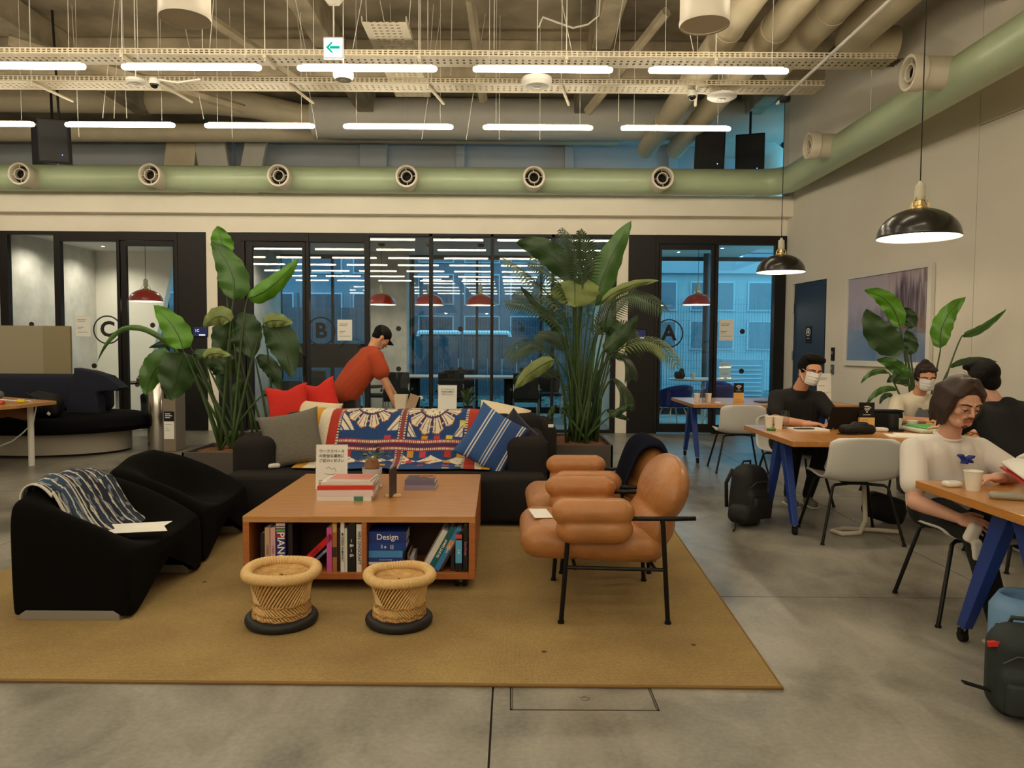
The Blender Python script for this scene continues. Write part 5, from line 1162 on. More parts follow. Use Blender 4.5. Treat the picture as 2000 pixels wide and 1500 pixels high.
P1_ = T('bird_of_paradise_plant', 'broad leaved tropical plant with drooping leaves in the planter behind the rear black chair', 'plant', (-2.72, 7.1, .40)); with_root(P1_)
bs = [(-2.78, 7.05, .40), (-2.70, 7.15, .40), (-2.66, 7.02, .40), (-2.82, 7.2, .40), (-2.6, 7.15, .40)]
LP = [  # foot, mid, tip, Y, w, mat, opts
    ((456, 585), (452, 530), (412, 470), 7.2, .30, leaf_m, dict(fold=.25)),
    ((440, 500), (432, 470), (424, 441), 7.3, .22, leafb_m, dict(fold=.3)),
    ((484, 582), (530, 560), (583, 505), 7.1, .21, leafb_m, dict(fold=.5)),
    ((357, 682), (340, 640), (300, 596), 7.0, .25, leafb_m, dict(fold=.2)),
    ((352, 692), (255, 640), (190, 708), 7.2, .09, leaf_m, dict(fold=.9)),
    ((358, 688), (345, 735), (333, 782), 6.9, .36, leafd_m, dict(fold=.3, seed=3)),
    ((335, 690), (300, 725), (285, 772), 7.1, .26, leaf_m, dict(fold=.3, seed=4)),
    ((375, 690), (410, 700), (436, 725), 6.9, .15, leafd_m, dict(fold=.5)),
    ((450, 628), (425, 618), (398, 640), 7.0, .20, leafp_m, dict(fold=.35)),
    ((455, 628), (478, 650), (492, 700), 7.1, .36, leafd_m, dict(fold=.35, seed=6)),
    ((455, 632), (440, 660), (425, 700), 7.2, .30, leafd_m, dict(fold=.35, seed=8)),
    ((515, 632), (540, 625), (572, 632), 7.0, .16, leafp_m, dict(fold=.5)),
    ((515, 636), (552, 668), (568, 738), 7.1, .32, leafd_m, dict(fold=.35, seed=9)),
    ((400, 700), (418, 690), (450, 695), 6.8, .13, leafp_m, dict(fold=.6)),
    ((405, 712), (425, 715), (445, 735), 7.2, .22, leafd_m, dict(fold=.5, seed=2)),
    ((512, 772), (535, 768), (560, 788), 7.2, .11, leafd_m, dict(fold=.5)),
    ((372, 678), (345, 668), (290, 680), 7.3, .14, leafd_m, dict(fold=.6)),
]
for i, (f, m_, t_, Y, w, mm, kk) in enumerate(LP): L_(P1_, bs[i % 5], f, m_, t_, Y, w, mm, r0=.016, **kk)
P1b = T('bird_of_paradise_plant', 'second broad leaved tropical plant rising behind and beside the first, in the further planter', 'plant', (-2.75, 8.05, .40)); with_root(P1b)
for i, (f, m_, t_, Y, w, mm, kk) in enumerate([((470, 690), (480, 660), (500, 640), 8.0, .26, leafd_m, dict(fold=.4)), ((458, 700), (440, 720), (432, 760), 8.0, .24, leafd_m, dict(fold=.4)), ((480, 740), (462, 765), (452, 800), 8.0, .14, leafd_m, dict(fold=.5)), ((500, 700), (530, 720), (548, 770), 8.1, .2, leafd_m, dict(fold=.5)), ((520, 640), (555, 655), (590, 690), 8.1, .2, leafd_m, dict(fold=.5))]):
    L_(P1b, (-2.80 + .05 * i, 8.0 + .03 * i, .40), f, m_, t_, Y, w, mm, r0=.016, **kk)

P2_ = T('bird_of_paradise_plant', 'tall broad leaved tropical plant rising with the palm behind the sofa end', 'plant', (.72, 7.75, .40)); with_root(P2_)
CPl = [
    ((1162, 598), (1185, 520), (1233, 431), 7.8, .30, leaf_m, dict(fold=.3)),
    ((1118, 548), (1068, 492), (1008, 474), 7.6, .27, leafd_m, dict(fold=.3)),
    ((1122, 545), (1123, 575), (1122, 600), 7.4, .50, leafp_m, dict(fold=.25, wav=.01)),
    ((1175, 590), (1225, 560), (1288, 548), 7.5, .13, leafp_m, dict(fold=.7)),
    ((1098, 652), (1060, 610), (1015, 558), 7.6, .13, leafd_m, dict(fold=.7)),
    ((1082, 702), (1040, 725), (1005, 760), 7.4, .18, leafp_m, dict(fold=.5)),
    ((1178, 685), (1215, 655), (1246, 615), 7.6, .18, leafd_m, dict(fold=.4)),
    ((1190, 815), (1215, 800), (1238, 790), 7.6, .09, leafd_m, dict(fold=.6)),
    ((1185, 800), (1210, 812), (1230, 820), 7.7, .08, leafd_m, dict(fold=.6)),
    ((1085, 790), (1075, 810), (1070, 825), 7.7, .08, leafd_m, dict(fold=.6)),
    ((1150, 590), (1140, 560), (1165, 515), 8.2, .16, leafd_m, dict(fold=.3)),
    ((1172, 640), (1200, 640), (1222, 665), 7.7, .20, leafd_m, dict(fold=.5)),
]
for i, (f, m_, t_, Y, w, mm, kk) in enumerate(CPl): L_(P2_, (.66 + .035 * (i % 5), 7.7 + .04 * (i % 3), .40), f, m_, t_, Y, w, mm, r0=.017, **kk)
palm_m = mat('palm leaflet', (44, 66, 34), .5, var=.3, vs=9)
palmp_m = mat('palm leaflet pale', (104, 116, 66), .55, var=.2, vs=9)
def frond(root, base, foot, mid, tip, Y, Yt, ll, m=palm_m, n=21, up=None):
    f_, mm, t_ = at(*foot, Y), at(*mid, (Y + Yt) / 2), at(*tip, Yt); m_ = mm * 2 - (f_ + t_) / 2; base = Vector(base)
    bl = shifted(root, [f_, m_, t_]); b = B(); rc = shifted(root, [base, base.lerp(f_, .5) + Vector((0, 0, .25)), f_])
    for i in range(n):
        t = .04 + .94 * i / n; p = bez(bl, t); tg = (bez(bl, min(1, t + .02)) - bez(bl, max(0, t - .02))).normalized()
        sdv = tg.cross(Vector(up) if up else Vector((0, -.5, 1))).normalized()
        for s in (-1, 1):
            L = ll * (math.sin(PI * (.18 + .78 * t)) ** .7); d = (sdv * s * .8 + tg * .65).normalized(); w = .011
            nv = d.cross(tg).normalized(); e1 = p + d * L * .5 - Vector((0, 0, .03 * L)); e2 = p + d * L - Vector((0, 0, L * .33)); wv = d.cross(nv).normalized() * w
            b.add([p - wv * .5, p + wv * .5, e1 + wv, e1 - wv, e2], [(0, 1, 2, 3), (3, 2, 4)])
    o = obj('frond', b, m, root)
    obj('rachis', B().tube([bez(rc, i / 6) for i in range(6)] + [bez(bl, i / 8) for i in range(9)], [.010] * 6 + [.008 - .0007 * i for i in range(9)], 6), stalk_m, o, smooth=True)
P3_ = T('kentia_palm', 'tall feathery palm with arching fronds in the planter behind the sofa end', 'palm', (.72, 7.95, .40))
for i, a in enumerate([((1138, 560), (1125, 500), (1095, 445), 7.4, 7.3, .26, palm_m), ((1140, 560), (1145, 500), (1132, 448), 7.5, 7.4, .22, palm_m), ((1100, 610), (1040, 545), (982, 505), 7.5, 7.2, .27, palmp_m), ((1110, 640), (1060, 590), (1005, 570), 8.1, 8.2, .28, palm_m),
        ((1190, 600), (1240, 575), (1300, 610), 7.6, 7.2, .26, palm_m), ((1200, 660), (1225, 640), (1240, 700), 7.9, 7.9, .26, palm_m), ((1085, 700), (1040, 670), (990, 700), 7.9, 7.7, .26, palm_m), ((1200, 690), (1270, 665), (1325, 720), 7.7, 7.4, .24, palmp_m),
        ((1120, 600), (1080, 540), (1030, 515), 7.5, 7.3, .26, palm_m), ((1095, 640), (1040, 600), (985, 590), 7.6, 7.4, .24, palm_m), ((1130, 590), (1137, 540), (1140, 470), 8.3, 8.4, .30, palm_m), ((1165, 640), (1195, 600), (1235, 560), 8.2, 8.3, .28, palm_m), ((1090, 740), (1055, 720), (1010, 740), 8.0, 8.0, .22, palm_m), ((1195, 740), (1215, 760), (1225, 800), 8.0, 8.0, .2, palm_m), ((1190, 700), (1218, 700), (1235, 745), 7.8, 7.8, .2, palm_m),
        ((1105, 690), (1085, 660), (1050, 650), 8.1, 8.2, .24, palm_m), ((1160, 660), (1180, 640), (1200, 690), 8.1, 8.1, .24, palm_m), ((1120, 570), (1100, 530), (1030, 500), 8.2, 8.0, .24, palmp_m)]):
    frond(P3_, (.60 + .04 * (i % 7), 7.85 + .05 * (i % 4), .40), *a)
b = B(); rn = random.Random(2)
for i in range(22):
    x = rn.uniform(-.16, .2); y = rn.uniform(-.2, .2); b.tube([(x, y, 0), (x * 1.2, y * 1.1, .5), (x * 1.8 + rn.uniform(-.05, .05), y * 1.3, rn.uniform(.8, 1.25))], [.014, .011, .005], 6)
obj('cane_stems', b, stalk_m, P3_, smooth=True, kind='stuff')

P5_ = T('bird_of_paradise_plant', 'broad leaved plant standing before the framed picture behind the masked woman', 'plant', (3.99, 7.22, .0)); with_root(P5_)
obj('pot', B().lathe([(.14, 0), (.19, .02), (.22, .42), (.20, .42), (.18, .36), (1e-4, .36)], 32), planter_m, P5_, smooth=True, ang=40)
RPl = [
    ((1758, 640), (1735, 590), (1689, 566), 7.7, .19, leafb_m, dict(fold=.2)), ((1766, 682), (1720, 655), (1692, 603), 7.6, .30, leafd_m, dict(fold=.15)),
    ((1837, 680), (1845, 625), (1886, 580), 7.7, .20, leafb_m, dict(fold=.15)), ((1880, 655), (1920, 640), (1966, 603), 7.8, .10, leaf_m, dict(fold=.6)),
    ((1856, 717), (1900, 703), (1948, 707), 7.6, .08, leafd_m, dict(fold=.6)), ((1773, 744), (1748, 715), (1713, 702), 7.5, .15, leaf_m, dict(fold=.2)),
    ((1735, 728), (1705, 728), (1681, 749), 7.4, .07, leaf_m, dict(fold=.6)), ((1776, 752), (1752, 740), (1732, 746), 7.4, .11, leafd_m, dict(fold=.4)),
    ((1752, 761), (1718, 764), (1691, 792), 7.4, .08, leaf_m, dict(fold=.6)), ((1745, 774), (1728, 774), (1718, 790), 7.4, .06, leafd_m, dict(fold=.5)), ((1772, 640), (1778, 620), (1762, 600), 7.9, .14, leafd_m, dict(fold=.3)),
    ((1772, 690), (1778, 670), (1770, 645), 7.8, .16, leafd_m, dict(fold=.3)),
]
for i, (f, m_, t_, Y, w, mm, kk) in enumerate(RPl): L_(P5_, (3.96 + .02 * (i % 4), 7.21, .36), f, m_, t_, Y - .55, w * .93, mm, r0=.012, **kk)

# ------------------------------------------------------------------ work tables
blue_m = mat('blue powder coat', (30, 62, 142), .45)
tblw = mat('table oak top', (190, 130, 66), .3, var=.14, vs=3, stretch=(10, 1, 10), coat=.3, detail=6)
def work_table(label, x0, x1, y0, y1, fy):
    t = T('work_table', label, 'table', ((x0 + x1) / 2, (y0 + y1) / 2, 0)); w, d = (x1 - x0) / 2, (y1 - y0) / 2
    obj('tabletop', B().bb(-w, w, -d, d, .70, .74), tblw, t, bev=.003)
    obj('apron_rail', B().bb(-w + .12, w - .12, -.05, .05, .64, .70), blue_m, t)
    for sx in (-1, 1):
        X = sx * (w - .13)
        for sy in (-1, 1):
            b = B(); a = Vector((X, sy * .05, .70)); e = Vector((X, sy * fy, .075)); dd = (e - a)
            def sec(p, ww, tt): return [p + Vector((sx_ * tt, sy_ * ww, 0)) for sx_, sy_ in ((-1, -1), (1, -1), (1, 1), (-1, 1))]
            b.loft([sec(a, .052, .030), sec(a + dd * .5, .042, .027), sec(e, .030, .022)])
            l = obj('leg', b, blue_m, t, bev=.004)
            obj('leveller', B().tube([(X, sy * (fy + .005), .08), (X, sy * (fy + .012), .03)], .012, 10), chrome_m, l)
            obj('castor', B().tube([(X - .014, sy * (fy + .012), .028), (X + .014, sy * (fy + .012), .028)], .027, 16).box((X, sy * (fy + .012), .05), (.036, .03, .03)), black_m, l)
    return t
work_table('long oak work table on blue legs nearest the viewer at the frame edge', 2.045, 3.95, 2.60, 3.73, .33)
work_table('long oak work table on blue legs in the middle, with the two masked people', 2.01, 3.90, 5.28, 6.40, .29)
work_table('long oak work table on blue legs furthest back by the navy door', 2.14, 4.10, 8.72, 9.95, .32)

# ------------------------------------------------------------------ white shell chairs
shell_m = mat('white shell plastic', (214, 212, 208), .42)
def shell_chair(label, x, y, rz):
    t = T('shell_chair', label, 'chair', (x, y, 0), rz, 'white shell chairs at the work tables')
    path = [(.235, .425), (.22, .445), (.15, .452), (0, .440), (-.12, .440), (-.19, .462), (-.235, .52), (-.262, .61), (-.285, .70), (-.300, .775)]
    def f(u, v):
        s = 2 * u - 1; y, z = along(path, v); wd_ = .245 + .015 * math.sin(PI * v)
        e = min(v, 1 - v) / .11; 
        if e < 1: wd_ *= (1 - (1 - e) ** 2.4 * .22)
        curl = abs(s) ** 3
        return (s * wd_, y + curl * (.05 * max(0, v - .55) / .45), z + curl * (.035 if v < .6 else .035 * (1 - (v - .6) / .4)) - (.014 * (abs(s) ** 4) if v > .96 else 0))
    b = B().grid(f, 18, 28); o = obj('seat_shell', b, shell_m, t, smooth=True); k = o.modifiers.new('t', 'SOLIDIFY'); k.thickness = .012; k.offset = 0
    for sx in (-1, 1):
        for sy in (-1, 1):
            obj('leg', B().tube([(sx * .06, sy * .12, .420), (sx * .17, sy * .17, .420), (sx * .195, sy * .185, .405), (sx * .285, sy * .265, .008)], .011, 10).tube([(sx * .285, sy * .265, 0), (sx * .284, sy * .264, .012)], .015, 10), blackmetal_m, t, smooth=True, ang=50)
    obj('under_frame', B().box((0, 0, .423), (.18, .30, .012)), blackmetal_m, t)
    return t
ch0 = shell_chair('white shell chair with its back to the viewer at the middle table', 2.53, 5.50, -.06)
dup(ch0, (2.60, 8.50, 0), -.08, 'white shell chair with its back to the viewer at the furthest table')
dup(ch0, (2.47, 3.92, 0), PI - .10, 'white shell chair under the long haired man in the white shirt')
dup(ch0, (3.42, 4.83, 0), -.1, 'white shell chair under the man in black with his back turned')
dup(ch0, (2.58, 6.80, 0), PI, 'white shell chair under the masked man in black')
dup(ch0, (3.75, 7.05, 0), PI, 'white shell chair under the masked woman')
# ------------------------------------------------------------------ people
skin_a = mat('skin warm', (206, 150, 118), .55, var=.05, vs=12); skin_b = mat('skin fair', (214, 164, 140), .55, var=.05, vs=12)
hairk = mat('black hair', (12, 9, 8), .7, spec=.2, bump=.9, bs=60, stretch=(6, 6, 1)); hairr = mat('dark auburn hair', (40, 18, 16), .4, bump=.5, bs=60, stretch=(6, 6, 1)); hairb = mat('brown hair', (58, 38, 28), .45, var=.25, vs=30, bump=.7, bs=50, stretch=(6, 6, 1))
mask_m = mat('white face mask', (226, 228, 230), .8)
def hand(b, w, d, n, side, curl=.5, s=1.0):
    """w wrist, d pointing direction, n palm normal, side = direction of the thumb"""
    w = Vector(w); d = Vector(d).normalized(); n = Vector(n); n = (n - d * n.dot(d)).normalized(); sd = d.cross(n).normalized() * side
    pc = w + d * .045 * s; R = Matrix((sd, d, n)).transposed()
    b.ell(pc, (.040 * s, .052 * s, .016 * s), R, 14, 8)
    b.cap(w - d * .02, w + d * .02 * s, .024 * s, .026 * s)
    for i, L in enumerate((.070, .078, .072, .056)):
        q = w + d * (.082 - .004 * abs(i - 1)) * s + sd * (.028 - .019 * i) * s; dr = (d + sd * (.10 - .08 * i)).normalized(); r = (.0088 - .0004 * i) * s
        for k, fr_ in enumerate((.45, .32, .25)):
            dr = (Matrix.Rotation(0, 3, 'X') @ dr); a = curl * (.55, .9, .7)[k]; dr = (dr * math.cos(a) + n * math.sin(a)).normalized(); q2 = q + dr * L * fr_ * s; b.cap(q - dr * .003, q2, r, r * .93, 10); q = q2; r *= .93
    q = w + d * .02 * s + sd * .026 * s; dr = (sd * .75 + d * .65 + n * .25).normalized()
    for L in (.036, .030, .022): q2 = q + dr * L * s; b.cap(q, q2, .0105 * s, .0095 * s, 10); q = q2; dr = (dr * .85 + d * .3 + n * .22 * (1 + curl)).normalized()
def head_parts(c, yaw, pitch, roll, s, skin_b_, style, hm, root, vox, mask=False, beard=False, lid=True, female=False):
    R = rod(0, 0, yaw) @ rod(pitch, 0, 0) @ rod(0, roll, 0); c = Vector(c)
    def P(x, y, z): return c + R @ (Vector((x, y, z)) * s)
    def E(b, x, y, z, rx, ry, rz, n=18, m=12): b.ell(P(x, y, z), (rx * s, ry * s, rz * s), R, n, m)
    b = skin_b_
    E(b, 0, .012, .042, .073, .090, .080); E(b, 0, -.018, -.035, .058, .066, .072); E(b, 0, -.05, -.088, .028, .028, .022)
    b.cap(P(-.022, -.058, -.08), P(.022, -.058, -.08), .024 * s, .024 * s); E(b, 0, -.045, .03, .062, .045, .055)
    for k in (-1, 1):
        E(b, .036 * k, -.056, -.018, .024, .024, .024)          # cheek
        b.cap(P(.012 * k, -.090, .026), P(.05 * k, -.074, .028), .0105 * s, .009 * s)   # brow
        b.cap(P(.058 * k, .01, -.045), P(.030 * k, -.045, -.088), .022 * s, .018 * s)   # jaw
        E(b, .074 * k, .012, -.004, .010, .020, .031)              # ear
        E(b, .032 * k, -.083, .006, .0165, .0095, .0052)           # upper lid
        E(b, .032 * k, -.082, -.008, .015, .008, .0045)           # lower lid
        E(b, .0115 * k, -.099, -.026, .008, .010, .007)           # nostril wing
    b.cap(P(0, -.088, .018), P(0, -.110, -.022), .0075 * s, .0105 * s)
    E(b, 0, -.078, -.048, .026, .018, .018)
    lips = B(); lips.cap(P(-.020, -.089, -.0515), P(.020, -.089, -.0515), .0055 * s, .0055 * s).cap(P(-.017, -.089, -.060), P(.017, -.089, -.060), .0065 * s, .0065 * s)
    if not mask: obj('lips', lips, mat('lips', (170, 100, 88), .5), root, smooth=True)
    for k in (-1, 1):
        obj('eye', B().ell(P(.032 * k, -.0795, -.001), (.0125 * s,) * 3, None, 14, 10), mat('eye white', (196, 186, 178), .3), root, smooth=True)
        obj('iris', B().ell(P(.032 * k, -.0885, -.003), (.006 * s, .0045 * s, .006 * s), R, 12, 8), mat('iris dark', (40, 28, 20), .2), root, smooth=True)
        obj('eyebrow', B().cap(P(.014 * k, -.099, .027), P(.033 * k, -.0955, .032), .0038 * s, .004 * s, 8).cap(P(.033 * k, -.0955, .032), P(.053 * k, -.080, .027), .004 * s, .0025 * s, 8), hm, root, smooth=True)
        obj('lash_line', B().cap(P(.020 * k, -.0925, .002), P(.044 * k, -.0875, .002), .0017 * s, .0017 * s, 6), hm, root)
    h = B()
    E(h, 0, .022, .056, .083, .097, .085)
    if style == 'short':
        for k in (-1, 1): E(h, .062 * k, .022, .03, .026, .060, .060); E(h, .036 * k, -.046, .108, .045, .040, .024)
        E(h, .0, .062, -.005, .066, .052, .06); E(h, .035, -.060, .098, .040, .026, .020); E(h, 0, -.02, .112, .07, .075, .035)
    if style == 'bob':
        for k in (-1, 1): E(h, .066 * k, .018, .02, .022, .060, .065); E(h, .035 * k, -.062, .088, .042, .028, .026)
        E(h, 0, .06, 0, .070, .055, .07); E(h, 0, .05, .125, .035, .035, .03)
    if style == 'long':
        for k in (-1, 1):
            for i in range(7):
                y0 = -.052 + i * .020
                h.cap(P(.018 * k, y0 * .6 - .01, .132 - .004 * i), P(.066 * k, y0 + .004, .065), .020 * s, .022 * s)
                h.cap(P(.066 * k, y0 + .004, .065), P(.076 * k, y0 + .020, -.03), .021 * s, .018 * s)
                h.cap(P(.076 * k, y0 + .020, -.03), P(.070 * k + .006 * math.sin(i * 2), y0 + .030, -.105 - .014 * (i % 3)), .018 * s, .007 * s)
            h.cap(P(.008 * k, -.058, .115), P(.058 * k, -.066, .066), .012 * s, .014 * s)
        for i in range(7): x = -.066 + i * .022; h.cap(P(x, .085, .05), P(x * 1.05, .078, -.115 - .008 * (i % 2)), .026 * s, .014 * s)
        obj('hair_parting', B().tube([P(0, -.072, .118), P(0, -.045, .140), P(0, 0, .1535), P(0, .04, .153)], .0013 * s, 6), mat('scalp line', (120, 92, 76), .7), root)
    if style == 'cap':
        E(h, 0, .05, .0, .066, .05, .055)
    obj('hair', h, hm, root, smooth=True, rem=.006 * s, sm=3)
    if style == 'cap':
        obj('cap_crown', B().ell(P(0, .012, .062), (.088 * s, .102 * s, .082 * s), R, 24, 14), black_m, root, smooth=True)
        obj('cap_brim', B().loft([[P(x * (1 - .12 * t), -.075 - .085 * t * (1 - (x / .085) ** 2 * .45), .055 - .012 * t - .022 * (x / .08) ** 2 + dz) for x in np.linspace(-.078, .078, 9)] for t, dz in ((0, 0), (1, 0), (1, .004), (0, .004))], False, False), black_m, root, smooth=True)
    if beard:
        bm = mat('stubble beard', (112, 74, 54), .8); q = B()
        q.cap(P(-.022, -.0915, -.0445), P(0, -.0975, -.0415), .0032 * s, .0042 * s, 8).cap(P(0, -.0975, -.0415), P(.022, -.0915, -.0445), .0042 * s, .0032 * s, 8)
        q.ell(P(0, -.0745, -.092), (.017 * s, .009 * s, .013 * s), R)
        obj('moustache_and_goatee', q, bm, root, smooth=True)
    if mask:
        # pleated mask draped from the nose bridge to under the chin
        def mf(u, v):
            x = (2 * u - 1); a = x * 1.15; z = .010 - .105 * v - .006 * (1 - abs(x)) * (v < .1) + .012 * (1 - x * x) * (1 - v) * .6
            rad = .066 + .002 * math.sin(v * 26); yy = -.040 - (rad - .004) * math.cos(a) * (1 - .18 * (2 * v - 1) ** 2) - .030 * math.exp(-(x / .30) ** 2) * (1 - v * .75)
            return P(.0665 * math.sin(a) / math.sin(1.15) * (1 - .14 * v), yy, z + .010 * x * x * (v - .3))
        mo = obj('face_mask', B().grid(mf, 20, 20), mask_m, root, smooth=True); kk = mo.modifiers.new('t', 'SOLIDIFY'); kk.thickness = .002
        for k in (-1, 1): obj('ear_loop', B().tube([P(.070 * k, -.060, .008), P(.079 * k, -.01, .014), P(.082 * k, .018, .0), P(.078 * k, -.01, -.03), P(.064 * k, -.052, -.075)], .0016 * s, 6), mask_m, root)
    return R
def person(label, J, skin, shirt, pants, style, hm, vox=.008, sleeve=.62, shirt_r=1.0, mask=False, beard=False, shoes=None, s=1.0, collar=None, torso_w=1.0, curls=(.5, .5)):
    hip = (Vector(J['hl']) + Vector(J['hr'])) / 2; root = T('person', label, 'person', (hip.x, hip.y, 0))
    O = Vector(root.location)
    def V(k): return Vector(J[k]) - O
    b = B(); R = head_parts(Vector(J['head']) - O, J['yaw'], J['pitch'], J.get('roll', 0), s * 1.0, b, style, hm, root, vox, mask, beard)
    hc = V('head'); nk = V('neck'); nb = hc + R @ Vector((0, .022, -.06)) * s
    b.cap(nk, nb, .055 * s, .052 * s); hl, hr, sl, sr_ = V('hl'), V('hr'), V('sl'), V('sr'); mid = (sl + sr_) / 2; pel = (hl + hr) / 2
    b.cap(nk - Vector((0, 0, .05)), sl.lerp(mid, .3) - Vector((0, 0, .02)), .040, .036); b.cap(nk - Vector((0, 0, .05)), sr_.lerp(mid, .3) - Vector((0, 0, .02)), .040, .036); b.cap(mid - Vector((0, 0, .06)), pel, .055, .06)
    for k, sg in (('l', 1), ('r', -1)):
        S, E_, H_ = V('s' + k), V('e' + k), V('w' + k)
        b.cap(S, E_, .046 * s, .038 * s); b.cap(E_, E_.lerp(H_, .35), .040 * s, .038 * s); b.cap(E_.lerp(H_, .3), H_, .038 * s, .026 * s)
        hand(b, H_, J.get('d' + k, (H_ - E_)), J.get('n' + k, (0, 0, -1)), J.get('t' + k, sg), curls[0 if k == 'l' else 1], s)
    obj('body', b, skin, root, smooth=True, rem=vox, sm=2)
    q = B(); wv = (sr_ - sl); ax = wv.normalized(); r = shirt_r
    fwd = Vector(J.get('fwd', (0, -1, 0)))
    for t in (.12, .32, .5, .68, .88):
        hmx = Vector((0, 0, J.get('hem', 0)))
        top = sl.lerp(sr_, t) - Vector((0, 0, .035 if t in (.12, .88) else .03)); bot = hl.lerp(hr, (t - .5) * 1.15 * torso_w + .5) - hmx
        mid_ = top.lerp(bot, .45) + fwd * (.02 if .2 < t < .8 else 0)
        ra = .088 * r if t in (.12, .88) else .102 * r
        q.cap(top, mid_, ra * .86, ra); q.cap(mid_, bot, ra, ra * 1.04)
    q.cap(sl - ax * 0 - Vector((0, 0, .012)), mid.lerp(nk, .55), .058 * r, .052 * r); q.cap(sr_ - Vector((0, 0, .012)), mid.lerp(nk, .55), .058 * r, .052 * r)
    q.cap(nk - Vector((0, 0, .035)), mid.lerp(nk, .4), .066, .085)
    for k in 'lr':
        S, E_ = V('s' + k), V('e' + k); e = S.lerp(E_, sleeve); q.cap(S - Vector((0, 0, .01)), e, .064 * r, .066 * r)
    sh = obj('shirt', q, shirt, root, smooth=True, rem=vox * 1.25, sm=7)
    if collar: obj('neck_band', B().tube([nk + Vector((.064 * math.cos(a), .060 * math.sin(a) , .018 + .022 * math.sin(a) * (1 if fwd.y < 0 else -1))) for a in np.linspace(0, 2 * PI, 24)], .008, 8), collar, root, smooth=True)
    p = B()
    ph = .080 if 'hem' in J else .115; p.cap(hl, hr, ph, ph)
    for k in 'lr':
        H, K, F_ = V('h' + k), V('k' + k), V('f' + k); p.cap(H, K, ph * .84, .070); p.cap(K, F_ + Vector((0, 0, .10)), .066, .050)
    obj('trousers', p, pants, root, smooth=True, rem=.012, sm=4)
    for k in 'lr':
        F_ = V('f' + k); fd = Vector(J.get('fd', (0, -1, 0))).normalized()
        so = B(); so.cap(F_ + Vector((0, 0, .045)), F_ + fd * .14 + Vector((0, 0, .034)), .042, .036).cap(F_ + Vector((0, 0, .09)), F_ + Vector((0, 0, .04)), .040, .042)
        obj('shoe', so, shoes or black_m, root, smooth=True, rem=.010, sm=2)
        obj('sole', B().box(tuple(F_ + fd * .05 + Vector((0, 0, .010))), (.085, .25, .02), rod(0, 0, math.atan2(-fd.x, fd.y))), mat('rubber sole', (200, 196, 188), .7), root, bev=.008)
    return root, R
blk_shirt = mat('black cotton shirt', (20, 20, 21), .9, bump=.3, bs=12); blk_pants = mat('black trousers', (18, 18, 20), .9, bump=.2, bs=14)
wht_shirt = mat('white cotton shirt', (228, 222, 216), .85, bump=.35, bs=9); crm_shirt = mat('cream cotton shirt', (226, 218, 198), .85, bump=.35, bs=9); org_shirt = mat('rust orange shirt', (176, 68, 34), .9, bump=.35, bs=9, var=.06, vs=6)
# long haired man
rt, RH = person('long haired man in a white shirt with blue fox print, reading a red book', dict(
    head=(2.335, 3.86, 1.125), yaw=.08, pitch=.36, roll=.0, neck=(2.335, 3.955, .925), sl=(2.150, 3.95, .875), sr=(2.520, 3.98, .875), hl=(2.30, 4.04, .535), hr=(2.52, 4.05, .535),
    el=(2.085, 3.80, .615), wl=(2.17, 3.58, .585), dl=(.45, -.5, -.1), nl=(.5, .2, -.7), tl=1, er=(2.66, 3.82, .72), wr=(2.40, 3.62, .775), dr=(-.9, -.12, .02), nr=(0, 0, -1), tr=-1,
    kl=(2.26, 3.58, .52), kr=(2.60, 3.55, .52), fl=(2.30, 3.42, 0), fr=(2.58, 3.40, 0)), skin_b, wht_shirt, blk_pants, 'long', hairb, vox=.0055, sleeve=.66, shirt_r=1.06, beard=True, s=1.04, collar=wht_shirt, shoes=mat('grey trainer', (120, 116, 110), .7))
fox = B(); M_ = Matrix.Translation(Vector((2.335, 3.792, .838)) - Vector(rt.location)) @ (Matrix.Rotation(.13, 4, 'Z') @ Matrix.Rotation(PI / 2 - .10, 4, 'X'))
fs = .030
for poly in ([(-1.2, .62), (-.95, .95), (-.72, .68), (-.45, .35), (.25, .28), (.62, .5), (1.05, .72), (1.35, .62), (1.1, .28), (.7, .12), (.35, -.02), (-.2, -.02), (-.55, .05), (-.8, .42)],
             [(-.5, .0), (-.1, -.02), (-.15, -.3), (-.05, -.72), (-.2, -.75), (-.32, -.4), (-.5, -.68), (-.65, -.66), (-.42, -.3)],
             [(.1, -.04), (.55, .02), (.85, -.2), (.95, -.55), (.78, -.6), (.7, -.3), (.3, -.25), (.1, -.5), (-.02, -.5), (.1, -.2)]):
    fox.prism([(x * fs, y * fs) for x, y in poly], -.020, .020, M_)
obj('fox_print', fox, mat('fox print blue', (34, 52, 140), .8), rt)
# masked man in black
person('man in a black shirt and white face mask working at the middle table', dict(
    head=(2.575, 6.42, 1.215), yaw=.14, pitch=.28, roll=.10, neck=(2.53, 6.52, 1.045), sl=(2.335, 6.55, .985), sr=(2.725, 6.57, .975), hl=(2.47, 6.76, .55), hr=(2.68, 6.77, .55),
    el=(2.285, 6.42, .785), wl=(2.47, 6.20, .775), dl=(.9, -.35, .05), nl=(0, 0, -1), tl=1, er=(2.80, 6.42, .79), wr=(2.72, 6.20, .775), dr=(-.6, -.5, 0), nr=(0, 0, -1), tr=-1,
    kl=(2.44, 6.36, .53), kr=(2.66, 6.34, .53), fl=(2.50, 6.62, 0), fr=(2.66, 6.60, 0)), skin_a, blk_shirt, blk_pants, 'short', hairk, vox=.007, sleeve=.66, mask=True, s=1.08, shoes=mat('grey suede shoe', (126, 116, 104), .8), shirt_r=1.05)
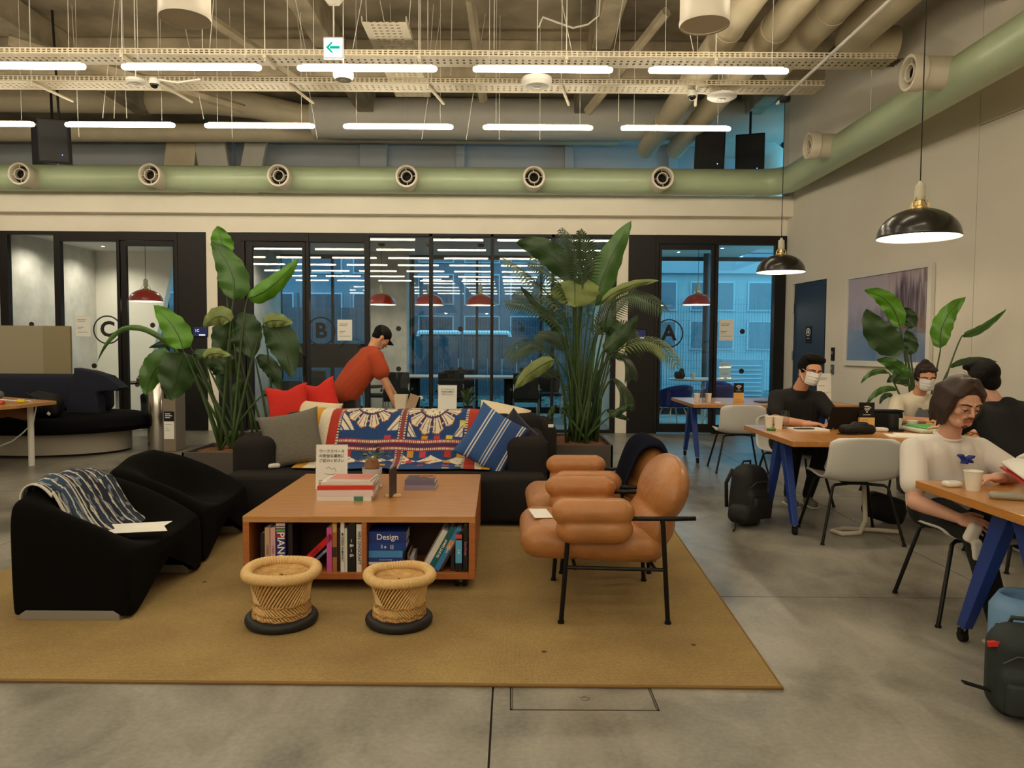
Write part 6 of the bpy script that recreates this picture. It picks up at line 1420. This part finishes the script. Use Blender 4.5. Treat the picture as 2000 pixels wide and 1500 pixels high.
# masked woman
rw, _ = person('woman in a loose cream shirt and white face mask at the middle table', dict(
    head=(3.745, 6.72, 1.150), yaw=-.22, pitch=.26, roll=0, neck=(3.735, 6.81, .985), sl=(3.56, 6.85, .93), sr=(3.91, 6.85, .93), hl=(3.65, 7.02, .54), hr=(3.86, 7.02, .54),
    el=(3.46, 6.68, .765), wl=(3.63, 6.42, .785), dl=(.7, -.4, .1), nl=(.1, .2, -1), tl=1, er=(4.0, 6.66, .77), wr=(3.88, 6.40, .785), dr=(-.6, -.4, .1), nr=(0, .2, -1), tr=-1,
    kl=(3.64, 6.6, .53), kr=(3.85, 6.6, .53), fl=(3.65, 6.6, 0), fr=(3.85, 6.6, 0)), skin_a, crm_shirt, blk_pants, 'bob', hairr, vox=.007, sleeve=.72, shirt_r=1.12, mask=True, s=1.02)
pr = B(); M_ = Matrix.Translation(Vector((3.745, 6.735, .80)) - Vector(rw.location)) @ Matrix.Rotation(PI / 2 - .2, 4, 'X')
pr.prism([(-.08, -.04), (-.06, .03), (-.03, .075), (.0, .05), (.035, .06), (.09, .0), (.10, -.05), (.03, -.06)], -.012, .015, M_); obj('shirt_print', pr, mat('grey print', (96, 100, 108), .85), rw)
# man in black with his back turned
person('man in a black shirt seen from behind holding a phone at the middle table', dict(
    head=(3.215, 5.08, 1.185), yaw=-2.72, pitch=.12, roll=0, neck=(3.275, 5.02, 1.04), sl=(3.60, 4.92, .985), sr=(3.14, 5.0, .985), hl=(3.55, 4.80, .56), hr=(3.34, 4.80, .56),
    el=(3.68, 5.18, .80), wl=(3.42, 5.36, .80), dl=(-.7, .5, .1), nl=(0, 0, -1), tl=-1, er=(3.06, 5.20, .82), wr=(3.16, 5.40, .83), dr=(.2, .9, .2), nr=(0, 0, -1), tr=1,
    kl=(3.56, 5.2, .53), kr=(3.3, 5.2, .53), fl=(3.56, 5.1, 0), fr=(3.32, 5.1, 0), fwd=(0, 1, 0), fd=(0, 1, 0)), skin_b, blk_shirt, blk_pants, 'short', hairk, vox=.007, sleeve=.7, shirt_r=1.18, s=1.06)
# bending man in orange
person('man in a rust orange shirt and black cap bending down behind the sofas', dict(
    head=(-1.49, 8.40, 1.490), yaw=2.1, pitch=.75, roll=0, neck=(-1.565, 8.32, 1.375), sl=(-1.66, 8.48, 1.31), sr=(-1.50, 8.14, 1.275), hl=(-1.87, 8.38, .97), hr=(-1.81, 8.14, .97),
    el=(-1.50, 8.62, 1.05), wl=(-1.36, 8.62, .84), dl=(.3, -.1, -.8), nl=(.7, .2, -.1), tl=1, er=(-1.395, 8.10, 1.03), wr=(-1.315, 8.10, .845), dr=(.25, .0, -.9), nr=(.6, .3, 0), tr=1,
    kl=(-1.82, 8.38, .5), kr=(-1.76, 8.14, .5), fl=(-1.86, 8.38, 0), fr=(-1.80, 8.14, 0), fwd=(-.7, 0, .5), fd=(1, .2, 0), hem=.06), skin_a, org_shirt, blk_pants, 'cap', hairk, vox=.008, sleeve=.6, shirt_r=1.52, s=1.05, torso_w=1.0)
# seated guest in room C, mostly behind the leaves
person('person in dark clothes sitting inside room C, hand raised behind the leaves', dict(
    head=(-6.25, 12.95, 1.12), yaw=.2, pitch=.3, roll=0, neck=(-6.25, 13.02, .96), sl=(-6.46, 13.05, .91), sr=(-6.05, 13.05, .91), hl=(-6.35, 13.2, .52), hr=(-6.12, 13.2, .52),
    el=(-6.52, 12.9, .70), wl=(-6.4, 12.7, .80), er=(-5.95, 12.85, .72), wr=(-6.2, 12.62, .98), dr=(-.2, -.1, 1), nr=(0, -1, 0),
    kl=(-6.35, 12.8, .5), kr=(-6.12, 12.8, .5), fl=(-6.35, 12.8, 0), fr=(-6.12, 12.8, 0)), skin_a, mat('dark navy shirt', (22, 26, 44), .9), blk_pants, 'short', hairk, vox=.010)

# ------------------------------------------------------------------ things on and around the work tables
TT = .74
cup_m = mat('paper cup', (232, 228, 216), .7)
def cup(label, x, y, z=TT, h=.10, r=.04):
    t = T('paper_cup', label, 'cup', (x, y, z), group='white paper cups')
    obj('wall', B().lathe([(1e-4, .004), (r * .70, .0), (r * .97, h - .003), (r * 1.03, h - .001), (r * .99, h + .002), (r * .93, h - .004), (r * .68, .006), (1e-4, .006)], 28), cup_m, t, smooth=True, ang=35)
    return t
cup('large white paper cup on the nearest table beside the stone', 2.175, 3.47, h=.092, r=.041)
cup('white paper cup at the table corner left of the glass, further from it', 2.145, 6.16)
cup('white paper cup touching the drinking glass on the middle table', 2.20, 6.10)
cup('white paper cup left of the glass on the furthest table', 2.30, 9.2)
cup('white paper cup right of the glass on the furthest table', 2.44, 9.2)
cup('white paper cup with cutlery on the middle table by the masked woman', 3.19, 6.12, h=.09)
cup('second white paper cup close to the green tray on the middle table', 3.33, 6.15, h=.07, r=.045)
cup('white paper cup on the round table inside room A', 3.22, 13.2, .855)
def tumbler(label, x, y, z=TT, h=.15, r=.036):
    t = T('drinking_glass', label, 'glass', (x, y, z))
    obj('vessel', B().lathe([(1e-4, .0), (r * .8, .0), (r, h), (r * .94, h), (r * .72, .012), (1e-4, .012)], 28), clear_m, t, smooth=True, ang=35); return t
tumbler('clear drinking glass beside the paper cups on the middle table', 2.265, 6.13)
tumbler('clear drinking glass between paper cups on the furthest table', 2.37, 9.12, h=.16, r=.04)
def wifi(label, x, y):
    t = T('wifi_sign', label, 'sign', (x, y, TT), rz=0)
    obj('wood_block', B().box((0, 0, .052), (.125, .03, .104)), mat('beech block', (212, 170, 100), .5), t, bev=.002)
    obj('black_plate', B().box((0, .0, .165), (.125, .008, .125)), black_m, t, bev=.001)
    b = B()
    for r in (.018, .032, .046):
        a0 = PI / 4; pts = [(r * math.cos(a0 + i * PI / 2 / 8), -.006, .150 + r * math.sin(a0 + i * PI / 2 / 8)) for i in range(9)]; b.tube(pts, .0034, 6)
    b.ell((0, -.006, .150), (.0065, .003, .0065)); obj('wifi_symbol', b, paper_m, t)
    obj('print_bar', B().bb(-.03, .03, -.0055, -.004, .125, .129), paper_m, t)
    lines('block_print', mat('brown print', (120, 84, 40), .7), t, .09, [(.085, .6), (.02, .9)], (0, -.0156, 0), h=.003)
wifi('black plate with white wifi symbol in a beech block on the middle table', 2.90, 6.05)
wifi('black plate with white wifi symbol in a beech block on the furthest table', 2.86, 9.35)
lp = T('open_laptop', 'black laptop open in front of the masked man in black', 'laptop', (2.74, 6.22, TT), PI + .10)
obj('base', B().bb(-.16, .16, -.11, .11, .0, .016), black_m, lp, bev=.003); obj('keyboard', B().bb(-.145, .145, -.03, .095, .016, .018), mat('key grey', (40, 40, 42), .6), lp)
obj('lid', B().box((0, .155, .098), (.32, .007, .20), rod(-.38)), black_m, lp, bev=.002); obj('screen', B().box((0, .150, .098), (.30, .002, .18), rod(-.38)), mat('laptop screen', (30, 34, 42), .2), lp)
pu = T('black_pouch', 'soft black pouch lying on the middle table before the laptop', 'pouch', (2.70, 5.78, TT)); obj('fabric', B().rbox((0, 0, .035), (.27, .12, .075), .035, rod(0, 0, .2), 7, .01).rbox((.02, .0, .075), (.12, .08, .04), .02, None, 5), black_m, pu, smooth=True, rem=.008, sm=3); obj('cord_loop', B().tube([(-.13, -.03, .01), (-.18, -.06, .006), (-.14, -.09, .006), (-.05, -.085, .006), (0, -.07, .01)], .004, 6), black_m, pu)
nt_ = T('notepad', 'open white notepad with dark phone on it beside the glass', 'notepad', (2.42, 6.06, TT), .1); obj('pages', B().box((0, 0, .006), (.28, .20, .012)), paper_m, nt_)
tag(obj('smartphone', B().box((2.37, 6.0, TT + .016), (.15, .07, .008), rod(0, 0, .1)), mat('dark phone', (40, 52, 48), .3), bev=.003), 'dark smartphone lying on the open notepad', 'phone')
tag(obj('green_stub', B().rbox((2.10, 5.98, TT + .010), (.07, .03, .02), .008), mat('green plastic', (50, 130, 60), .5), smooth=True), 'small green object at the left edge of the middle table', 'object')
blt = T('black_lens_case', 'upright black cylinder in front of a black case on the middle table', 'case', (3.10, 6.02, TT)); obj('barrel', B().lathe([(.04, 0), (.045, .02), (.045, .11), (.04, .13), (1e-4, .13)], 24), black_m, blt, smooth=True, ang=40); obj('base_disc', B().lathe([(.085, 0), (.085, .012), (1e-4, .014)], 28), black_m, blt)
bc = T('black_box_case', 'low wide black case behind the lens cylinder', 'case', (3.12, 6.22, TT)); obj('case_body', B().bb(-.16, .14, -.06, .06, 0, .14), black_m, bc, bev=.01); obj('case_lid', B().bb(-.165, .145, -.065, .065, .14, .155), black_m, bc, bev=.004)
gt = T('green_tray', 'shallow green tray with dark phone at the right of the middle table', 'tray', (3.42, 5.95, TT), .05); obj('tray_base', B().rbox((0, 0, .02), (.44, .30, .035), .015), mat('pale tray', (200, 206, 190), .5), gt, smooth=True); obj('tray_top', B().rbox((0, 0, .045), (.38, .26, .02), .01), mat('tray green', (96, 172, 98), .5), gt, smooth=True)
tag(obj('smartphone', B().box((3.43, 5.86, TT + .060), (.16, .075, .009), rod(0, 0, .1)), black_m, bev=.003), 'black smartphone lying on the green tray', 'phone')
pls = T('snack_plate', 'plate with golden snacks in front of the masked woman', 'plate', (3.60, 6.25, TT)); obj('dish', B().lathe([(1e-4, .004), (.07, .004), (.12, .022), (.118, .026), (.068, .01), (1e-4, .01)], 28), white_m, pls, smooth=True)
b = B(); rn = random.Random(6)
for i in range(16): a = rn.uniform(0, 6.28); r = rn.uniform(0, .08); b.rbox((r * math.cos(a), r * math.sin(a), .025 + rn.uniform(0, .03)), (.05, .03, .014), .006, rod(rn.uniform(-.5, .5), 0, a), 3)
obj('snacks', b, mat('golden biscuit', (214, 160, 80), .7), pls, smooth=True, kind='stuff')
tag(obj('white_papers', B().box((3.10, 5.62, TT + .003), (.46, .22, .006), rod(0, 0, -.25)).box((3.15, 5.65, TT + .008), (.40, .20, .003), rod(0, 0, -.32)), paper_m), 'loose white papers at the near edge of the middle table', 'paper')
tag(obj('white_pouch', B().rbox((2.98, 5.98, TT + .015), (.10, .09, .03), .012), mat('white fabric', (222, 216, 204), .8), smooth=True), 'small white folded cloth beside the wifi block', 'cloth')
# furthest table
n2, _s = notice('acrylic_notice_stand', 3.92, 9.30, TT, .17, .36, .12, -.15, 'clear stand with a curled white notice at the wall end of the furthest table', [])
lines('small_print', mat('print grey', (70, 68, 70), .6), _s, .13, [(.12, .8), (.10, .6), (.02, .5), (-.06, .9), (-.08, .7)], (0, -.003, 0), h=.005)
tag(obj('slate_board', B().bb(3.02, 3.42, 9.0, 9.25, TT, TT + .012), mat('slate', (34, 40, 52), .5)), 'flat dark slate laid on the furthest table', 'board')
dp = T('white_dispenser', 'small white bottle with looped handle on the dark slate', 'bottle', (3.20, 9.12, TT + .012)); obj('bottle_body', B().lathe([(1e-4, 0), (.035, 0), (.038, .06), (.014, .085), (.012, .11), (1e-4, .11)], 24), white_m, dp, smooth=True, ang=40); obj('loop_handle', B().tube([(.012, 0, .10), (.04, 0, .12), (.055, 0, .09), (.05, 0, .04)], .005, 8), white_m, dp, smooth=True)
tag(obj('white_ring', B().lathe([(.030, 0), (.040, .008), (.030, .016)], 24, (2.50, 9.0, TT), rod(.2)), white_m, smooth=True), 'small white cable coil beside the cups on the furthest table', 'cable')
# nearest table
rb = T('open_red_book', 'open paperback with a red cover held above the nearest table', 'book', (2.56, 3.50, .768), -.08)
for s_ in (-1, 1):
    def pg(u, v, s_=s_): return (s_ * u * .17, (v - .5) * .20 * 1, .018 + .028 * math.sin(PI * u * .9) - .0 + .05 * (v) + .0)
    b = B().grid(pg, 10, 4); o = obj('pages', b, paper_m, rb, smooth=True); k = o.modifiers.new('t', 'SOLIDIFY'); k.thickness = .012; k.offset = -1
    def cv(u, v, s_=s_): return (s_ * u * .175, (v - .5) * .21, .000 + .024 * math.sin(PI * u * .9) + .05 * v)
    o = obj('red_cover', B().grid(cv, 10, 4), mat('red book cover', (176, 30, 34), .5), rb, smooth=True); k = o.modifiers.new('t', 'SOLIDIFY'); k.thickness = .003
tag(obj('closed_laptop', B().box((2.50, 3.20, TT + .010), (.34, .24, .018), rod(0, 0, .3)), mat('dark aluminium', (62, 58, 58), .4, .5), bev=.004), 'closed dark laptop on the nearest table', 'laptop')
tag(obj('white_mouse', B().rbox((2.13, 3.56, TT + .014), (.085, .055, .03), .02, rod(0, 0, .1), 7), white_m, smooth=True), 'small white rounded case at the far edge of the nearest table', 'case')
tag(obj('flat_stone', B().rbox((2.20, 3.27, TT + .014), (.13, .07, .028), .016, rod(0, 0, -.35), 7, .004), mat('greige stone', (150, 146, 130), .7, var=.1), smooth=True), 'flat oval grey stone on the nearest table edge', 'stone')
tag(obj('white_napkin', B().rbox((2.20, 3.50, .53), (.06, .05, .10), .02, rod(.2, .3, 0)).rbox((2.22, 3.49, .45), (.05, .03, .10), .012, rod(.1, -.2, 0)), mat('white tissue', (232, 228, 218), .9), smooth=True, rem=.006, sm=2), 'crumpled white tissue held in the long haired man\'s lap', 'tissue')
tag(obj('white_cable', B().tube([(2.42, 2.95, .735), (2.28, 2.96, .70), (2.20, 2.95, .60), (2.20, 2.95, .48), (2.24, 2.95, .36), (2.32, 2.95, .28)], .006, 8), white_m, smooth=True), 'white charging cable hanging beside the blue table leg', 'cable')
tag(obj('floor_cable_conduit', B().tube([(2.72, 5.70, .66), (2.72, 5.68, .35), (2.70, 5.60, .10), (2.62, 5.52, .02), (2.48, 5.50, .02), (2.44, 5.58, .02), (2.56, 5.66, .02), (2.80, 5.62, .02), (2.95, 5.56, .02)], .018, 10), mat('cream corrugated hose', (196, 188, 170), .6), smooth=True), 'cream cable hose dropping from the middle table to the floor', 'hose')
# backpacks
def backpack(label, x, y, rz, s, col, tilt=0):
    t = T('backpack', label, 'bag', (x, y, 0), rot=(0, 0, rz)); m = mat('bag cloth %d %d %d' % col, col, .7, bump=.4, bs=18)
    obj('bag_body', B().rbox((0, 0, .23 * s), (.30 * s, .22 * s, .46 * s), .10 * s, rod(0, tilt, 0), 7, .015).rbox((0, -.09 * s, .15 * s), (.24 * s, .12 * s, .24 * s), .05 * s, rod(0, tilt, 0), 7), m, t, smooth=True, rem=.012, sm=4)
    obj('front_pocket', B().rbox((.0, -.155 * s, .13 * s), (.20 * s, .05 * s, .16 * s), .022 * s, rod(0, tilt, 0), 5), m, t, smooth=True)
    obj('zip', B().tube([(-.11 * s, -.13 * s, .30 * s), (-.05 * s, -.135 * s, .345 * s), (.05 * s, -.135 * s, .345 * s), (.11 * s, -.13 * s, .30 * s)], .004, 6), mat('zip tape', (60, 58, 58), .6), t)
    for k in (-1, 1): obj('shoulder_strap', B().tube([(k * .08 * s, .10 * s, .42 * s), (k * .10 * s, .15 * s, .30 * s), (k * .11 * s, .13 * s, .10 * s)], .015, 8), m, t, smooth=True)
    obj('grab_handle', B().tube([(-.05 * s, .03, .45 * s), (-.04 * s, .02, .495 * s), (.04 * s, .02, .495 * s), (.05 * s, .03, .45 * s)], .009, 8), m, t, smooth=True)
    return t
b1 = backpack('slumped black backpack on the floor against the blue legs of the middle table', 1.93, 6.0, .5, .98, (20, 20, 22), .12)
obj('flap', B().rbox((-.16, -.12, .09), (.26, .20, .15), .06, rod(0, .2, .3), 7), MATS['bag cloth 20 20 22'], b1, smooth=True); obj('loose_strap', B().tube([(-.28, -.14, .06), (-.34, -.2, .015), (-.40, -.24, .012)], .006, 6), black_m, b1)
b2 = backpack('dark green backpack with red tag on the floor at the frame edge', 1.965, 2.80, -.35, .74, (34, 44, 44), 0)
obj('red_tag', B().box((-.10, -.05, .28), (.05, .02, .018), rod(0, -.2, 0)), mat('red tag', (206, 40, 24), .6), b2); obj('loose_strap', B().box((-.15, -.04, .10), (.11, .03, .006), rod(0, .25, .2)), black_m, b2)
bl = T('light_blue_bag', 'light blue round bag standing behind the dark green backpack', 'bag', (2.20, 3.12, 0)); obj('fabric', B().lathe([(1e-4, 0), (.10, .0), (.135, .07), (.135, .30), (.10, .36), (.08, .34), (.11, .28), (1e-4, .26)], 28), mat('light blue nylon', (110, 150, 190), .6), bl, smooth=True)
tag(obj('black_shoulder_bag', B().rbox((3.02, 5.95, .12), (.34, .16, .22), .07, rod(0, .3, 0), 7), black_m, smooth=True, sm=1), 'black shoulder bag on the floor under the middle table', 'bag')

# ------------------------------------------------------------------ low table behind the sofas
lt = T('console_table', 'narrow dark table behind the rear sofa carrying the white tub', 'table', (-.95, 8.0, 0)); obj('tabletop', B().bb(-.75, .75, -.22, .22, .66, .69), mat('pale laminate', (196, 188, 172), .5), lt, bev=.003)
for sx in (-.70, .70):
    for sy in (-.18, .18): obj('leg', B().bb(sx - .015, sx + .015, sy - .015, sy + .015, 0, .66), black_m, lt)
tb = T('white_tub', 'white tapering paper tub the bent man reaches into', 'tub', (-1.20, 8.02, .69)); obj('tub_wall', B().lathe([(1e-4, 0), (.065, 0), (.10, .19), (.094, .19), (.06, .008), (1e-4, .008)], 4, R=rod(0, 0, PI / 4)), mat('cream card', (224, 214, 190), .7), tb)
tag(obj('brown_card', B().box((-1.07, 7.92, .79), (.10, .012, .20), rod(0, .35, .2)), mat('kraft card', (176, 148, 118), .7)), 'brown card leaning against the white tub', 'card')
bt = T('hand_gel_bottle', 'small clear pump bottle to the right of the white tub', 'bottle', (-.98, 8.05, .69)); obj('bottle_body', B().lathe([(1e-4, 0), (.03, 0), (.03, .10), (.012, .12), (.012, .15), (1e-4, .15)], 20), clear_m, bt, smooth=True, ang=40); obj('pump', B().lathe([(.014, .14), (.014, .165), (1e-4, .165)], 14).box((-.02, 0, .17), (.05, .012, .01)), white_m, bt)
tumbler('short clear glass on the table behind the sofa left of the tub', -1.36, 7.95, .69, .08, .032)
tag(obj('white_tray', B().bb(-.88, -.62, 7.9, 8.1, .69, .725), paper_m, bev=.004), 'stack of white paper between the tub and the notice behind the sofa', 'paper')
n3, s3 = notice('acrylic_notice_stand', -.69, 7.90, .69, .20, .30, .10, -.06, 'upright white Japanese notice on the table behind the embroidered cloth', [('ワークスペース', .020, .105), ('の安全な運用に', .020, .078), ('ご協力ください', .020, .051)])
sp_ = T('small_fern', 'small green plant behind the upright notice on the rear table', 'plant', (-.48, 8.08, .69)); obj('pot', B().lathe([(1e-4, 0), (.04, 0), (.05, .07), (.045, .07), (1e-4, .06)], 20), black_m, sp_, smooth=True, ang=40)
for i in range(16):
    a = i * 2.4; r = .06 + .05 * (i % 3); z = .13 + .05 * (i % 4); p = Vector((0, 0, .06)); e = Vector((r * math.cos(a), r * math.sin(a), z)); sd = Vector((-math.sin(a), math.cos(a), 0)) * .022; m_ = p.lerp(e, .6) + Vector((0, 0, .03))
    obj('leaf', B().add([p, m_ + sd, e, m_ - sd], [(0, 1, 2, 3)]), leafd_m, sp_)

# ------------------------------------------------------------------ meeting room furniture
mtw = mat('grey meeting tabletop', (168, 160, 148), .5); mesh_m = mat('dark mesh fabric', (26, 27, 30), .8)
mt = T('meeting_table', 'long pale meeting table inside room B', 'table', (-.95, 14.1, 0)); obj('tabletop', B().rbox((0, 0, .835), (2.7, 1.0, .035), .016, None, 3), mtw, mt); 
for x in (-.9, .9): obj('pedestal', B().lathe([(.30, 0), (.28, .03), (.10, .06), (.10, .8), (.25, .82)], 28, (x, 0, 0)), black_m, mt, smooth=True, ang=40)
def mchair(label, x, y, rz, m=mesh_m, legm=chrome_m, grp='chairs around the meeting tables'):
    t = T('meeting_chair', label, 'chair', (x, y, 0), rz, grp)
    obj('seat', B().rbox((0, 0, .46), (.48, .46, .06), .03, None, 7), m, t, smooth=True); obj('backrest', B().rbox((0, -.24, .72), (.46, .05, .46), .025, rod(-.12), 7), m, t, smooth=True)
    for sx in (-1, 1):
        obj('leg', B().tube([(sx * .22, .2, .44), (sx * .24, .26, .02), (sx * .24, -.24, .02), (sx * .22, -.25, .55), (sx * .22, -.27, .75)], .012, 8), legm, t, smooth=True)
        obj('armrest', B().tube([(sx * .26, -.2, .62), (sx * .27, .15, .64)], .02, 8), m, t, smooth=True)
    return t
mc = mchair('dark mesh chair with its back to the hall behind the bent man', -2.05, 13.2, .1)
mcs = [(-1.05, 13.15, -.05, 'dark mesh chair with a rucksack on it in the middle of room B'), (.25, 13.2, 0, 'dark mesh chair right of the rucksack chair in room B'), (-2.55, 14.2, -PI / 2, 'dark chair at the left head of the room B table'), (.75, 14.9, PI, 'dark chair on the window side of room B near the palm'), (-1.0, 14.95, PI, 'dark chair on the window side of room B in the middle'), (-3.6, 14.0, -.3, 'dark lounge seat behind the letter B'), (1.25, 13.4, .3, 'chrome legged chair seen behind the palm in room B')]
for x, y, r, l in mcs: dup(mc, (x, y, 0), r, l)
rk = T('rucksack', 'black rucksack hanging on the middle mesh chair in room B', 'bag', (-1.05, 13.02, .55)); obj('bag_body', B().rbox((0, -.02, .22), (.38, .18, .46), .09, None, 7), black_m, rk, smooth=True); obj('handle', B().tube([(-.04, 0, .44), (0, 0, .49), (.04, 0, .44)], .01, 8), black_m, rk)
tvb = T('wall_screen', 'wide black display on the window side of room B behind the letter B', 'screen', (-3.75, 15.50, 0)); obj('panel', B().bb(-.75, .75, -.03, .03, .95, 1.45), black_m, tvb, bev=.01); obj('stand', B().bb(-.04, .04, -.02, .02, 0, .95).bb(-.4, .4, -.1, .1, 0, .03), black_m, tvb)
cr = T('low_credenza', 'low dark cabinet inside room B beside the concrete wall', 'cabinet', (-3.9, 15.0, 0)); obj('carcass', B().bb(-.8, .8, -.2, .2, .08, .70), mat('dark laminate', (34, 34, 38), .5), cr, bev=.005)
for k in (-.4, .4): obj('door', B().bb(k - .38, k + .38, -.215, -.2, .10, .68), mat('dark laminate door', (42, 42, 46), .5), cr)
# room A
ra = T('round_table', 'round grey table inside meeting room A', 'table', (3.45, 13.35, 0)); obj('tabletop', B().lathe([(1e-4, .83), (.60, .83), (.62, .845), (.60, .86), (1e-4, .86)], 48), mtw, ra, smooth=True, ang=40); obj('pedestal', B().lathe([(.3, 0), (.28, .025), (.04, .05), (.04, .83)], 28), whitemetal_m, ra, smooth=True, ang=40)
bluef = mat('cobalt blue fabric', (26, 40, 120), .9, sheen=.2)
def tub(label, x, y, rz):
    t = T('tub_chair', label, 'chair', (x, y, 0), rz, 'cobalt blue tub chairs in room A')
    b = B()
    def f(u, v): a = -PI * .15 + u * PI * 1.3; r = .28 + .05 * v; top = .42 + .36 * (math.sin(PI * min(1, max(0, u))) ** .5) * v; return (r * math.cos(a + PI), r * math.sin(a + PI) * 1.0, .42 + (top - .42) * 1.0)
    o = obj('back_shell', B().grid(f, 24, 6), bluef, t, smooth=True); k = o.modifiers.new('t', 'SOLIDIFY'); k.thickness = .03
    obj('seat', B().lathe([(1e-4, .40), (.27, .40), (.30, .44), (.27, .48), (1e-4, .49)], 28), bluef, t, smooth=True)
    for sx in (-1, 1):
        for sy in (-1, 1): obj('leg', B().tube([(sx * .12, sy * .12, .40), (sx * .25, sy * .25, 0)], .012, 8), whitemetal_m, t)
    return t
t0 = tub('cobalt blue tub chair with white legs nearest the door of room A', 2.78, 12.75, .35); dup(t0, (3.55, 12.7, 0), .0, 'cobalt blue tub chair with white legs in front of the round table of room A'); dup(t0, (3.9, 14.0, 0), PI, 'cobalt blue tub chair on the far side of the round table of room A')
n4, s4 = notice('acrylic_notice_stand', 3.80, 13.25, .86, .20, .30, .12, -.2, 'slanted white notice on the round table inside room A', [])
lines('small_print', mat('print grey', (70, 68, 70), .6), s4, .14, [(.10, .8), (.08, .7), (.06, .6), (-.05, .9), (-.07, .8)], (0, -.003, 0), h=.005)
tag(obj('black_vase', B().lathe([(1e-4, 0), (.07, 0), (.10, .05), (.09, .11), (.06, .13), (1e-4, .12)], 24, (2.98, 13.2, .86)), black_m, smooth=True), 'squat black pot on the round table of room A below the palm frond', 'pot')
# room C
rc_ = T('round_table', 'small round table inside meeting room C', 'table', (-6.9, 12.95, 0)); obj('tabletop', B().lathe([(1e-4, .72), (.5, .72), (.5, .745), (1e-4, .745)], 40), black_m, rc_); obj('pedestal', B().lathe([(.25, 0), (.24, .02), (.03, .04), (.03, .72)], 24), whitemetal_m, rc_, smooth=True, ang=40)
sc_ = shell_chair('white legged pale chair inside room C by the glass', -7.75, 12.80, .6)
